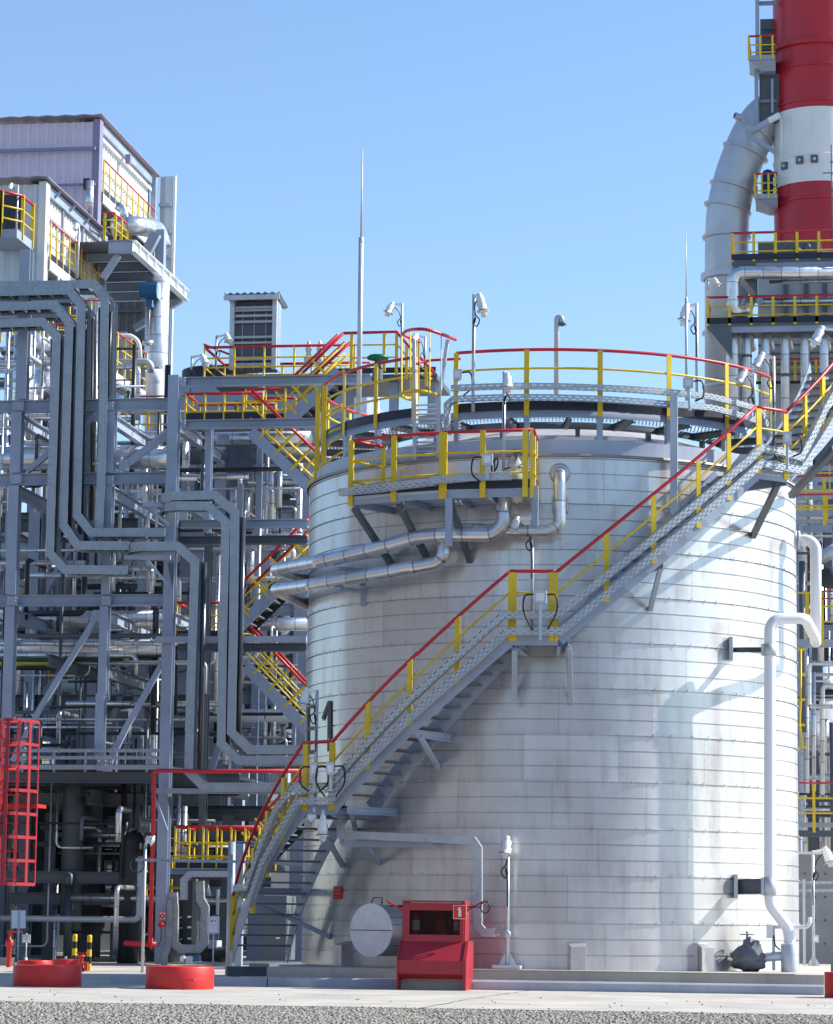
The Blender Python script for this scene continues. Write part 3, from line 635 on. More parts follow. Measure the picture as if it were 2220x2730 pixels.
# ================================================================== valve platform on the front
vp = T('valve_platform', 'small yellow railed valve platform bracketed to the front of the tank', 'platform', H(1180, 1360, 5.0))
VR = 5.3
zdk = hit(1286, 1307, VR)[1]; zt = hit(1286, 1148, VR)[1]
tA, tB, tC = hit(937, 1340, VR)[0], hit(1180, 1320, VR)[0], hit(1420, 1305, VR)[0]
corner = [cy(tA, zdk, VR), cy((tA+tB)/2, zdk, VR), cy(tB, zdk, VR), cy(tC, zdk, VR)]
inner = [cy(tA, zdk, TR+.05), cy((tA+tB)/2, zdk, TR+.05), cy(tB, zdk, TR+.05), cy(tC, zdk, TR+.05)]
m = MB()
for k in range(3):
    a, b2, c, d = corner[k], corner[k+1], inner[k+1], inner[k]; u = V((0,0,.03))
    for j in range(18): f = j/18; m.bar(a.lerp(d, f), b2.lerp(c, f), .014, .03)
m.build('grating', GALV, vp)
def edge(P, h, dz, mt, nm, out=.0):
    m = MB(); Nn = [(p-TC).normalized() for p in P]; Nn = [V((n.x,n.y,0)) for n in Nn]
    m.sweep([p+V((0,0,dz))+n*out for p, n in zip(P, Nn)], [(-h/2,-.006),(h/2,-.006),(h/2,.006),(-h/2,.006)], Nn); m.build(nm, mt, vp)
edge(corner[:3], .13, -.045, STEEL, 'edge_channel'); edge(corner[2:], .13, -.045, STEEL, 'edge_channel', .01)
edge(corner[:3], .14, .10, NAVY, 'toe_board', .004); edge(corner[2:], .14, .10, NAVY, 'toe_board', .014)
for dz, r, mt, nm in ((zt-zdk, .028, RED, 'handrail'), (zt-zdk-.34, .019, YEL, 'midrail'), (zt-zdk-.68, .019, YEL, 'midrail')):
    for P in (corner[:3], corner[2:]):
        m = MB(); m.tube([p+V((0,0,dz)) for p in P], r, 8); m.build(nm, mt, vp)
    m = MB(); m.tube([corner[3]+V((0,0,dz)), inner[3]+V((0,0,dz))], r, 8); m.build(nm, mt, vp)
    m = MB(); m.tube([corner[0]+V((0,0,dz)), inner[0].lerp(corner[0], .15)+V((0,0,dz))], r, 8); m.build(nm, mt, vp)
for x, w in ((939, .10), (1053, .10), (1178, .10), (1187, .05), (1286, .09), (1399, .09), (1416, .05)):
    t = hit(x, 1250, VR)[0]; r = rdir(t); m = MB(); m.bar(cy(t, zdk-.12, VR+.025), cy(t, zt, VR+.025), .014, w, V((-r.y, r.x, 0))); m.bar(cy(t, zdk-.12, VR-.02), cy(t, zt-.02, VR-.02), .012, .06, r); m.build('post', YEL, vp)
for f in (.45, .95): p = corner[3].lerp(inner[3], f); m = MB(); m.bar(p+V((0,0,-.14)), p+V((0,0,zt-zdk)), .10, .014, (1,0,0)); m.build('post', YEL, vp)
p = inner[0].lerp(corner[0], .2); m = MB(); m.bar(p, p+V((0,0,zt-zdk)), .06, .06); m.build('post', YEL, vp)
for x, xi in ((940, 1010), (1060, 1120), (1195, 1230), (1300, 1320), (1410, 1412)):
    t = hit(x, 1350, VR)[0]; m = MB(); a, b2 = cy(t, zdk-.08, VR-.05), cy(t, zdk-.08, TR); m.ibeam(a, b2, .12, .07); m.build('deck_beam', STEEL, vp)
    if x < 1250: m = MB(); m.bar(cy(t, zdk-.15, VR-.05), cy(t, zdk-1.0, TR), .09, .09); m.build('brace', STEELD, vp)
for x in (1194,): t = hit(x, 1350, VR)[0]; a = cy(t, zdk-.1, VR-.03); m = MB(); m.bar(a, a-V((0,0,.78)), .11, .11); m.build('hanger', STEEL, vp)
p = H(1425, 1345, VR-.1); m = MB(); m.bar(p+V((0,0,.3)), p-V((0,0,.35)), .10, .08); m.build('hanger', STEEL, vp)
tray_tank([(903,1312),(1000,1303),(1090,1291),(1158,1283)], VR+.16, 'perforated tray hung under the left half of the valve platform railing', .12, .09)
tray_tank([(1148,1281),(1260,1271),(1361,1268)], VR+.16, 'perforated tray hung under the right half of the valve platform railing', .12, .09)
# tarpaulin-wrapped valve on it
vv = T('wrapped_valve', 'valve wrapped in pale tarpaulin standing on the valve platform', 'valve', H(1365, 1280, 4.9))
c = H(1372, 1282, 4.85)
def lump(name, mat, par, c, rx, ry, rz, amp=.12, seed=0, seg=18, rings=12):
    rnd = random.Random(seed); ph = [(rnd.uniform(1,4), rnd.uniform(1,4), rnd.uniform(0,6)) for _ in range(5)]
    m = MB(); vs = []
    for i in range(rings+1):
        a = math.pi*i/rings
        for k in range(seg):
            b2 = 2*math.pi*k/seg; d = 1+amp*sum(math.sin(p*a*2+q*b2//1*1+q*b2+f) for p, q, f in [(x, round(y), z) for x, y, z in ph])/3
            vs.append(c+V((rx*math.sin(a)*math.cos(b2)*d, ry*math.sin(a)*math.sin(b2)*d, rz*math.cos(a)*d)))
    fs = [(i*seg+k, i*seg+(k+1) % seg, (i+1)*seg+(k+1) % seg, (i+1)*seg+k) for i in range(rings) for k in range(seg)]
    m.add(vs, fs, None, True); return m.build(name, mat, par)
lump('wrap', TARP, vv, c+V((.02,0,.02)), .21, .2, .36, .18, 4)
for dz, rr in ((.18, .2), (-.05, .24)): m = MB(); m.lathe([(rr-.012, 0), (rr, .01), (rr-.012, .02)], c+V((.02,0,dz)), 20); m.build('strap', BLACK, vv)
m = MB(); m.lathe([(.10,-.02),(.14,0),(.10,.02),(.10,-.02)], c+V((0,0,.48)), 20); m.bar(c+V((-.13,0,.48)), c+V((.13,0,.48)), .02, .02); m.bar(c+V((0,0,.3)), c+V((0,0,.52)), .03, .03); m.build('handwheel', STEELD, vv)
m = MB(); hw = c+V((-.32,-.1,.24)); m.lathe([(.11,-.015),(.135,0),(.11,.015),(.11,-.015)], hw, 20, axis=(-.8,-.5,.2)); m.bar(hw+V((0,0,-.12)), hw+V((0,0,.12)), .018, .018); m.build('handwheel', BLACK, vv)
jb = T('junction_box', 'grey junction box on a short post at the valve platform railing', 'junction box', H(1298, 1279, VR+.25), 'junction boxes by the tank')
def jbox(root, c, w, h, pole=None, cab=True, cabs=((-1,.5),)):
    m = MB(); m.box(c-V((w/2,.05,h/2)), c+V((w/2,.05,h/2))); m.build('box', GALV, root)
    m = MB(); m.box(c-V((w*.3,.055,h*.3)), c+V((w*.3,-.05,h*.3))); m.build('cover', WLAMP, root)
    if pole is not None: m = MB(); m.bar(pole, c-V((0,-.02,h/2)), .045, .045); m.build('post', GALV, root)
    for s, dz in cabs:
        m = MB(); m.tube(spline([c+V((s*w/2,0,h*.2)), c+V((s*(w/2+.14),0,h*.1)), c+V((s*(w/2+.16),0,-.22)), c+V((s*(w/2+.02),.02,-dz))]), .014, 6); m.build('cable', BLACK, root)
jbox(jb, H(1298, 1225, VR+.25), .17, .19, H(1298, 1279, VR+.25), cabs=((-1,.36),))
for (x, yb, yc, label, w, cb) in ((1439, 1706, 1592, 'grey junction box with two looping cables on the middle stair landing', .2, ((-1,.52),(1,.5))),
        (838, 2110, 2052, 'left one of two grey junction boxes on the lowest stair landing', .12, ((-1,.35),(1,.35))),
        (882, 2110, 2050, 'right one of two grey junction boxes on the lowest stair landing', .13, ((-1,.45),(1,.45))),
        (2098, 1252, 1168, 'pale junction box with black cables on the top stair landing', .13, ((-1,.4),(1,.3)))):
    r = RO+.3; j = T('junction_box', label, 'junction box', H(x, yb, r), 'junction boxes by the tank'); jbox(j, H(x, yc, r), w, .2, H(x, yb, r), cabs=cb)
j = T('junction_box', 'grey junction box on the first post right of the ladder opening', 'junction box', H(1216, 1030, RR+.2), 'junction boxes by the tank'); jbox(j, H(1219, 998, RR+.2), .14, .16, H(1217, 1045, RR+.2), cabs=((1,.35),))
j = T('junction_box', 'white junction box on a stub post under the right end of the roof walkway railing', 'junction box', H(1838, 1095, RTR+.1), 'junction boxes by the tank'); jbox(j, H(1834, 1021, RTR+.1), .17, .16, H(1838, 1095, RTR+.1), cabs=((1,.3),))

# ================================================================== silver pipes round the tank
def tankpipe(pts, r, label, bend=.25, mat=ALU, br=()):
    P = []
    for i, p in enumerate(pts):
        rr = p[2] if len(p) > 2 else TR+.45
        P.append(H(p[0], p[1], rr) if not isinstance(p, V) else p)
    m = MB(); m.tube(P, r, 18, bend, bs=7); root = T('insulated_pipe', label, 'pipe', P[0], 'silver clad pipes on the tank'); m.build('cladding', mat, root)
    for (x, y) in br:
        t, z = hit(x, y, TR+.45); m = MB(); m.bar(cy(t, z-r-.05, TR-.01), cy(t, z-r-.05, TR+.6), .16, .05); m.bar(cy(t, z-r-.3, TR+.02), cy(t, z-r-.02, TR+.02), .1, .04); m.build('pipe_bracket', STEEL, root)
    return root
def back(p, d): return p+V((0, d, 0))
e1 = H(740, 1515, TR+1.3)
ra = TR+.55
tankpipe([(1340,1290,ra),(1340,1400,ra),(1310,1425,ra),(1200,1424,ra),(1120,1430,ra),(1040,1453,ra),(940,1478,ra),(850,1498,ra+.1),e1 if 0 else (735,1518,ra+.1),(800,1545,TR)], .118, 'upper silver pipe bending off the valve platform and round the left of the tank', .22, br=((915,1490),))
tankpipe([(1182,1420,TR+.35),(1182,1478,TR+.45),(1165,1500,ra-.1),(1100,1512,ra),(1010,1530,ra),(920,1545,ra),(830,1560,ra+.1),(735,1572,ra+.1),(812,1612,TR)], .112, 'lower silver pipe sweeping left round the tank from a short elbow', .2, br=((918,1545),))
tankpipe([(1490,1265,TR-.1),(1491,1262,TR+.42),(1491,1400,TR+.42),(1465,1415,TR+.42),(1380,1416,TR+.42),(1200,1408,TR+.42)], .095, 'silver pipe hooking out of the tank right of the valve platform', .2)
m = MB(); c = H(1491, 1263, TR); m.lathe([(.17,-.02),(.17,.03),(.10,.05)], c, 24, axis=rdir(hit(1491,1263,TR)[0])); tag(m.build('pipe_collar', GALV), 'round silver collar where the hooked pipe leaves the tank', 'collar')
c = H(1491, 1345, TR+.12); m = MB(); m.box(c-V((.12,.03,.12)), c+V((.13,.06,.13))); tag(m.build('support_plate', STEEL), 'square grey plate behind the hooked silver pipe', 'plate')

# ================================================================== masts, lamps on the tank
def mast(x, yb, ymid, yt, q, label, k=1.):
    a, b2, c = A(x, yb, q), A(x, ymid, q), A(x, yt, q); b2.x = c.x = a.x
    root = T('lightning_mast', label, 'mast', a, 'lightning masts'); m = MB(); m.tube([a, b2], .045*k, 12); m.build('tube', GALV, root)
    m = MB(); m.lathe([(.05*k,-.04),(.05*k,.04),(.02*k,.06)], b2, 12); m.build('coupling', GALV, root)
    m = MB(); m.tube([b2, c], .022*k, 8, r2=.009*k); m.build('rod', GALV, root)
mast(957, 1105, 640, 395, TC.y-1.0, 'tall thin lightning rod left of the tank roof')
mast(1829, 1068, 800, 620, TC.y-1.5, 'thin lightning rod near the right end of the roof walkway', .55)
q = TC.y-2.6; m = MB(); a, b2 = A(1482,1055,q), A(1482,845,q); b2.x = a.x; m.tube([a, b2, b2+V((.085,0,.0)), b2+V((.085,0,-.12))], .045, 12, .05); r_ = T('vent_pipe', 'hooked grey vent pipe rising behind the middle of the roof walkway', 'pipe', a); m.build('pipe', GALV, r_)
m = MB(); m.lathe([(.07,0),(.07,-.03),(.02,-.05)], b2+V((.09,0,-.11)), 12); m.build('cap', STEELD, r_)
qf = TC.y-RR-.05
lamp(qf, [(1258,1098),(1262,784)], (1277,788), (1291,846), 'lamp leaning right on a tall pole at the ladder opening of the roof walkway')
lamp(TC.y-RR-.5, [(1339,1320),(1343,990)], (1351,1000), (1353,1048), 'lamp hanging straight down on the pole at the valve platform')
lamp(TC.y-RR-.6, [(1416,1682),(1418,1378)], (1376,1383), (1363,1425), 'lamp leaning left on the pole of the middle stair landing')
lamp(TC.y-1.2, [(1854,1070),(1856,808)], (1830,815), (1819,870), 'large lamp leaning left beside the right lightning rod', hr=.085)
lamp(TC.y-2.2, [(2008,1075),(2010,1000)] if 0 else [(2008,1090),(2009,997)], (1985,990), (1962,1030), 'lamp half hidden behind the right end of the roof railing')
lamp(TC.y-2.6, [(2060,1190),(2061,950)], (2031,945), (2008,992), 'lamp leaning left on the pole beside the top stair landing')
lamp(TC.y+1, [(2236,1100),(2238,876)], (2190,876), (2163,925), 'big lamp at the right picture edge in front of the silver risers', hr=.09)
lamp(qf-.2, [(838,2110),(845,1838)] if 0 else [(838,2180),(846,1840)], (818,1840), (807,1895), 'lamp leaning left on the pole at the lowest stair landing')
E1_ = H(864, 2160, RO+.2)
lamp(E1_.y, [(862,2165),(862,2160)], (862,2180), (860,2248), 'lamp hanging straight down under the lowest stair landing', 'hanging_lamp', cable=False, hr=.08)
lamp(E1_.y+.1, [(838,2150),(838,2172)], (836,2178), (818,2186), 'short round lamp turned sideways under the lowest stair landing', 'hanging_lamp', cable=False)
# ================================================================== front pipe rack on the left
QF = 60.4
def vbar(x, yt, yb, q, w, d, name, mat, par, kind='I', xm=None):
    pm = A(x if xm is None else xm, (yt+yb)/2, q); a, b2 = A(x, yb, q), A(x, yt, q); a.x = b2.x = pm.x
    m = MB()
    if kind == 'I': m.ibeam(a, b2, w, d, (1,0,0)) if False else m.prism(iprof(w, d), a, b2, (0,1,0))
    else: m.bar(a, b2, w, d, (0,1,0))
    return m.build(name, mat, par)
def iprof(w, d, tf=.02, tw=.014):        # flanges face front and back
    a, b2, t, e = w/2, d/2, tw/2, d/2-tf
    return [(-a,-b2),(a,-b2),(a,-e),(t,-e),(t,e),(a,e),(a,b2),(-a,b2),(-a,e),(-t,e),(-t,-e),(-a,-e)]
def hbar(x0, x1, y0, y1, q, name, mat, par, d=.22, kind='I'):   # beam filling rows y0..y1
    z0, z1 = A((x0+x1)/2, y1, q).z, A((x0+x1)/2, y0, q).z; X0, X1 = A(x0, (y0+y1)/2, q).x, A(x1, (y0+y1)/2, q).x; zc = (z0+z1)/2; h = z1-z0
    m = MB(); a, b2 = V((X0, q, zc)), V((X1, q, zc))
    if kind == 'I': m.ibeam(a, b2, h, d)
    else: m.bar(a, b2, d, h)
    return m.build(name, mat, par)
def dbar(p0, p1, q, w, name, mat, par, d=None): m = MB(); m.bar(A(*p0, q), A(*p1, q), d or w, w); return m.build(name, mat, par)
def dtube(pts, q, r, name, mat, par, bend=None, seg=12): m = MB(); m.tube([A(p[0], p[1], p[2] if len(p) > 2 else q) for p in pts], r, seg, bend); return m.build(name, mat, par)
def ydepth(x, y, q0, q1, h, w, name, mat, par): p = A(x, y, q0); m = MB(); m.ibeam(p, p+V((0, q1-q0, 0)), h, w); return m.build(name, mat, par)
rack = T('pipe_rack', 'blue grey steel pipe rack with diagonal braces left of the tank', 'steel frame', A(430, 2572, QF))
vbar(65, 668, 1066, QF, .24, .26, 'column', STEEL, rack); vbar(46, 1100, 1262, QF, .24, .26, 'column', STEEL, rack); vbar(36, 1296, 1586, QF, .24, .26, 'column', STEEL, rack); vbar(26, 1618, 1920, QF, .22, .26, 'column', STEEL, rack)
vbar(297, 1098, 1260, QF, .19, .24, 'column', STEEL, rack); vbar(288, 1294, 1586, QF, .19, .24, 'column', STEEL, rack); vbar(278, 1618, 1850, QF, .19, .24, 'column', STEEL, rack); vbar(268, 1850, 2022, QF, .19, .24, 'column', STEEL, rack)
vbar(448, 1002, 2572, QF-.2, .235, .26, 'column', STEEL, rack)
vbar(556, 1140, 1420, QF+.4, .14, .2, 'column', STEEL, rack); vbar(548, 1420, 2320, QF+1.6, .15, .2, 'column', STEELD, rack)
for x0, x1, y0, y1, nm in ((-20,462,1066,1097,'b'),(-20,458,1262,1292,'b'),(-20,447,1587,1616,'b'),(-20,436,2060,2088,'d'),(486,990,1003,1027,'b'),(488,925,1118,1141,'b'),(482,822,1386,1408,'b'),(417,818,1697,1713,'c'),(474,818,1716,1738,'d'),(410,782,2103,2117,'c'),(466,820,1430,1452,'d')):
    hbar(x0, x1, y0, y1, QF+{'b':.0,'c':-.5,'d':.5}[nm], 'beam', STEELD if nm == 'd' else STEEL, rack, .22 if nm != 'c' else .12, 'I' if nm != 'c' else 'box')
for p0, p1, w in (((268,1098),(72,1256),.13),((456,1150),(322,1248),.15),((266,1632),(108,1888),.12),((108,1888),(34,2030),.12),((441,1756),(340,1935),.12),((340,1935),(282,2052),.13)):
    dbar(p0, p1, QF+.02, w, 'brace', STEEL, rack, .1)
for x, y in ((46,1115),(292,1115),(445,1115),(46,1310),(288,1308),(440,1308),(34,1640),(276,1640),(440,1640),(130,1760),(290,1795)):
    ydepth(x, y, QF+.15, 66, .26, .16, 'cross_beam', STEELD if y > 1700 else STEEL, rack)
# knee plate and small brackets on the right column
for y, yb in ((1500,1570),(2125,2215)):
    m = MB(); m.add([A(446,y,QF-.45), A(462,y,QF-.45), A(462,yb,QF-.45), A(446,y,QF-.39), A(462,y,QF-.39), A(462,yb,QF-.39)], [(0,1,2),(5,4,3),(0,3,4,1),(1,4,5,2),(2,5,3,0)]); m.build('knee_plate', STEELD, rack)
for x0, y0, x1, y1 in ((380,1480,450,1560),(388,1340,448,1400),(412,2125,445,2215)): dbar((x0,y0), (x1,y1), QF-.55, .06, 'bracket_strut', STEEL, rack)
for x0, x1, y in ((333,455,1480),(382,470,1340)): hbar(x0, x1, y, y+12, QF-.6, 'bracket_arm', STEEL, rack, .1, 'box')
# perforated handrail band on the girder
for y0, y1 in ((1997,2006),(2016,2025),(2040,2052)):
    m = MB(); a, b2 = A(50, (y0+y1)/2, QF-.25), A(436, (y0+y1)/2, QF-.25); h = (A(200,y0,QF).z-A(200,y1,QF).z); m.sweep([a, b2], [(-h/2,0),(h/2,0),(h/2,-.03),(-h/2,-.03)], (0,-1,0)); m.build('guard_band', TRAYG, rack)
for x in (60,145,228,310,393): vbar(x, 1998, 2058, QF-.22, .04, .05, 'guard_post', STEEL, rack, 'box')
# column cap splice plates
for x, y in ((297,1118),(48,1122),(290,1640),(284,1648)): pass

# ------------------------------------------------------------------ cable trays of the rack
CABM = paint('black cable bundle', (.02,.022,.03), .35, 0, .3, 6.)
def traypix(pts, q, label, h=.19, w=.42, mat=None, group='grey cable trays of the pipe rack', flip=False, covers=True):
    P = [A(p[0], p[1], p[2] if len(p) > 2 else q) for p in pts]
    root = T('cable_tray', label, 'cable tray', P[-1], group)
    for k, off in enumerate((0, w)):
        m = MB(); m.sweep([p+V((0,off,0)) for p in P], [(-h/2,0),(h/2,0),(h/2,-.008),(h/2-.012,-.03),(-h/2+.012,-.03),(-h/2,-.008)], (0,-1,0)); m.build('side_rail', mat or TRAYG, root)
    if h < .13: return root
    m = MB(); s = -h*.3
    for a, b2 in zip(P, P[1:]):
        L = (b2-a).length; n = max(1, int(L/.3)); t = (b2-a).normalized(); sd = V((0,-1,0)).cross(t)
        for i in range(n): p = a.lerp(b2, (i+.5)/n)+sd*s; m.bar(p+V((0,.03,0)), p+V((0,w-.01,0)), .05, .025, t)
    m.build('rungs', TRAYG, root)
    for c in range(4):
        m = MB(); o = sd*0; Q = []
        for i, p in enumerate(P):
            t = (P[min(i+1, len(P)-1)]-P[max(i-1, 0)]).normalized(); Q.append(p+V((0,-1,0)).cross(t)*(s+.05)+V((0,.07+c*(w-.12)/3,0)))
        m.tube(Q, .02+.008*(c % 2), 6, .12); m.build('power_cable', CABM, root)
    return root
# power cables lying loose
def cables(pts, q, label, n=4, r=.025):
    root = T('cable_bundle', label, 'cables', A(*pts[-1][:2], q), 'black cable bundles in the rack trays')
    for k in range(n):
        m = MB(); m.tube([A(x+random.uniform(-2,2), y, q+.1+.07*k) for x, y in pts], r, 6, .3); m.build('cable', CABM, root)
TRS = [([(-30,760),(250,757),(279,797),(274,1150),(264,1420)], .0, 'outermost of the nested cable trays bending down at the top left'),
       ([(-30,778),(184,773),(217,815),(205,1372),(242,1419),(440,1419)], -.15, 'second of the nested cable trays bending down at the top left'),
       ([(-30,818),(146,812),(184,860),(168,1399),(206,1454),(345,1455)], -.3, 'third of the nested cable trays bending down at the top left'),
       ([(-30,862),(114,858),(150,896),(132,1474),(172,1518),(340,1520)], -.45, 'innermost of the nested cable trays bending down at the top left')]
for pts, dq, lab in TRS: traypix(pts, QF-.35+dq, lab, .19, .5)
for pts, dq, lab in [([(-30,769),(258,766),(292,805),(286,1150),(276,1420)], .9, 'thin grey tray just behind the outermost nested tray'), ([(-30,800),(205,797),(240,840),(228,1380)], .9, 'thin grey tray just behind the second nested tray'), ([(-30,840),(165,836),(203,880),(192,1390)], .9, 'thin grey tray just behind the third nested tray')]:
    traypix(pts, QF+dq, lab, .16, .4)
for pts, lab in (([(160,905),(150,1480)], 'black cables running down beside the innermost nested tray'), ([(196,880),(186,1410)], 'black cables running down beside the third nested tray'), ([(228,850),(218,1385)], 'black cables running down beside the second nested tray'), ([(296,830),(288,1060)], 'black cables running down beside the outermost nested tray')): cables(pts, QF-.3, lab)
QT = QF-.9
loopQ = lambda pts: pts
for pts, lab in (([(500,1362,QT+1.6),(430,1350,QT+1.4),(424,1338,QT+.7),(432,1328,QT+.1),(460,1322,QT),(572,1319),(626,1366),(622,1700),(617,1952),(664,1999),(815,1999)], 'tallest of three looped cable trays right of the rack column'),
    ([(500,1376,QT+1.5),(440,1368,QT+1.3),(428,1357,QT+.7),(440,1350,QT+.1),(470,1348,QT),(556,1349),(602,1392),(594,1700),(590,1982),(636,2028),(815,2028)], 'middle of three looped cable trays right of the rack column'),
    ([(470,1482,QT+1.5),(350,1476,QT+1.3),(337,1467,QT+.7),(350,1459,QT+.1),(380,1456,QT),(473,1456),(520,1498),(508,1850),(503,2058),(545,2099),(800,2099)], 'lowest of three looped cable trays, crossing the red pipe')):
    traypix(pts, QT, lab, .19, .3)
for x, y0, y1, lab in ((533,1500,2060,'shiny dark pipe beside the lowest looped tray'),(637,1380,1960,'dark conduit beside the tallest looped tray'),(607,1410,1985,'dark conduit beside the middle looped tray')):
    m = MB(); a = A(x, y1, QT+.3); b2 = A(x, y0, QT+.3); b2.x = a.x; m.tube([a, b2], .06, 12); tag(m.build('conduit', paint('shiny dark pipe', (.10,.11,.13), .2, .6, .1, 3.)), lab, 'conduit')
traypix([(488,2400),(488,2348),(505,2331),(716,2331)], QF-.6, 'short tray over the wrapped duct loop at the bottom', .12, .2, TRAY)
o = traypix([(362,2293),(700,2299),(884,2312)], 52.5, 'thin perforated tray running level from the pole lamp to the tank stair', .055, .1, TRAY)
# vertical silver vessel, red fire water pipe
def vtube(x, yt, yb, q, r, name, mat, label=None, cat=None, group=None, par=None, seg=24):
    a, b2 = A(x, yb, q), A(x, yt, q); b2.x = a.x = A(x, (yt+yb)/2, q).x; m = MB(); m.tube([a, b2], r, seg); o = m.build(name, mat, par)
    return tag(o, label, cat, group) if label else o
redp = T('fire_water_pipe', 'red fire water pipe rising beside the rack column and turning right', 'pipe', A(405, 2470, QF-1))
dtube([(400,2520),(411,2110),(409,2058),(430,2055),(560,2057),(806,2056)], QF-1.1, .046, 'pipe', RED, redp, .12)
dtube([(130,2186),(434,2190)], 66, .03, 'branch', RED, redp)
m = MB(); c = A(380, 2516, QF-1); m.tube([c+V((-.4,0,0)), c+V((.3,0,-.02))], .06, 14); m.lathe([(0,-.03),(.12,-.03),(.12,.03),(0,.03)], c+V((.2,0,0)), 16, axis=(1,0,0)); m.build('valve_body', RED, redp)

# ------------------------------------------------------------------ the two clad buildings
def corr(m, p0, d, L, z0, z1, n, pitch=.3, dep=.05, th=.004):
    k = int(L/pitch); pts = []
    for i in range(k):
        u = i*pitch
        for a, o in ((0,0),(.5,0),(.62,1),(.88,1)): pts.append((u+a*pitch, o*dep))
    pts.append((L, 0)); d = V(d); n = V(n)
    f = [p0+d*u+n*o for u, o in pts]; bk = [p-n*th for p in f]; N_ = len(f)
    vs = [V((p.x,p.y,z0)) for p in f]+[V((p.x,p.y,z1)) for p in f]+[V((p.x,p.y,z0)) for p in bk]+[V((p.x,p.y,z1)) for p in bk]
    fs = []
    for i in range(N_-1): fs += [(i, i+1, N_+i+1, N_+i), (2*N_+i, 3*N_+i, 3*N_+i+1, 2*N_+i+1)]
    m.add(vs, fs); return m
def rail_side(par, x, y0, y1, z, q_, H_=1.1, n=9, mt=YEL):
    # railing along the depth direction at X=x
    m = MB(); m.tube([V((x,y0,z+H_)), V((x,y1,z+H_))], .026, 8); m.build('handrail', RED, par)
    for k in (.36, .7): m = MB(); m.tube([V((x,y0,z+H_*k)), V((x,y1,z+H_*k))], .015, 6); m.build('midrail', YEL, par)
    for i in range(n+1): yy = y0+(y1-y0)*i/n; m = MB(); m.bar(V((x,yy,z-.3)), V((x,yy,z+H_)), .035, .055); m.build('post', mt, par)
    m = MB(); m.box((x-.01,y0,z), (x+.01,y1,z+.18)); m.build('toe_board', NAVY, par)
ROOFL = paint('dull roof sheet', (.34,.30,.36), .5, .1, .1, 1.)
def shed(label, xc, yt, q, depth, ywall, yfront, mats, xl=-60, rail=True, yrail=None, ybase=None):
    c = A(xc, yt, q); zt = c.z; zw = A(xc, ywall, q).z; zb = A(xc, yfront, q).z; X = c.x; XL = A(xl, yt, q).x
    root = T('clad_building', label, 'building', V((X, q, zb))); fr, sd, trim = mats
    m = MB(); corr(m, V((XL, q, 0)), (1,0,0), X-XL-.20, zb, zt-.12, (0,-1,0)); m.build('front_cladding', fr, root)
    m = MB(); m.box((X-.22, q-.10, zb-.3), (X+.0, q+.3, zt-.05)); m.build('corner_trim', trim, root)
    m = MB(); corr(m, V((X-.22, q+.3, 0)), (0,1,0), depth-.4, zw, zt-.12, (1,0,0)); m.build('side_cladding', sd, root)
    m = MB(); m.box((XL, q+.12, zb+2), (X-.40, q+.2, zt-.15)); m.box((X-.70, q+.2, zw), (X-.58, q+depth, zt-.15)); m.box((XL, q+depth-.1, zb), (X-.2, q+depth, zt-.15)); m.build('inner_wall', STEELD, root)
    m = MB(); k = int((X+.12-XL)/.3); r = [(XL+(X+.12-XL)*i/k, 0 if i % 2 else .035) for i in range(k+1)]
    vs = [V((x, q-.35, zt+z)) for x, z in r]+[V((x, q+depth+.3, zt+z)) for x, z in r]+[V((x, q-.35, zt+z+.02)) for x, z in r]+[V((x, q+depth+.3, zt+z+.02)) for x, z in r]; n = len(r)
    m.add(vs, [f for i in range(n-1) for f in ((i, i+1, n+i+1, n+i), (2*n+i, 3*n+i, 3*n+i+1, 2*n+i+1), (i, 2*n+i, 2*n+i+1, i+1))]+[(0,n,3*n,2*n), (n-1,3*n-1,4*n-1,2*n-1)]); m.build('roof', ROOFL, root)
    m = MB(); m.box((X-.14, q+.3, zt-.34), (X-.06, q+depth, zt-.04)); m.build('eaves_beam', STEEL, root)
    m = MB(); m.box((X-.1, q+depth-.15, zb), (X+.06, q+depth+.1, zt-.1)); m.build('rear_post', STEEL, root)
    for f in (.34, .72) if False else (): pass
    # walkway along the side
    m = MB(); m.box((X-.6, q+.3, zw-.30), (X+.02, q+depth, zw-.26)); m.build('walkway_floor', STEELD, root)
    m = MB(); m.channel(V((X+.06, q+.3, zw-.42)), V((X+.06, q+depth, zw-.42)), .3, .08); m.build('walkway_beam', CLADW, root)
    rail_side(root, X+.04, q+.35, q+depth-.1, zw-.25, q)
    return root, X, zt, zw, zb
B1, X1, z1t, z1w, z1b = shed('tall lilac grey corrugated building at the top left', 270, 314, 86, 7.2, 487, 700, (CLADL, CLADW, LILAC))
B2, X2, z2t, z2w, z2b = shed('lower pale grey corrugated building in front of the lilac one', 127, 480, 77, 6.4, 660, 790, (CLADG, CLADW, CLADG))
for y0, y1 in ((395,403),(492,497)): hbar(-60, 254, y0, y1, 85.75, 'cladding_rail', LILAC, B1, .1, 'box')
for q0, x0 in ((79, X2),):
    for f in (.33, .67): m = MB(); yy = 77+6.4*f; m.box((X2-.16, yy-.05, z2w), (X2-.10, yy+.05, z2t-.35)); m.build('side_post', LILAC, B2)
m = MB(); zz = (z2t+z2w)/2; m.box((X2-.16, 77.3, zz), (X2-.11, 83.3, zz+.08)); m.build('side_rail', LILAC, B2)
m = MB(); zz = z1t-.75; m.box((X1-.14, 86.3, zz+.15), (X1-.06, 93, zz+.25)); m.build('side_rail', CLADW, B1)
for k in range(4): m = MB(); m.bar(V((X2-.1, 78+1.6*k, z2t-.3)), V((X2+.1, 78+1.6*k, z2t-.08)), .06, .06); m.build('eaves_bracket', STEEL, B2)
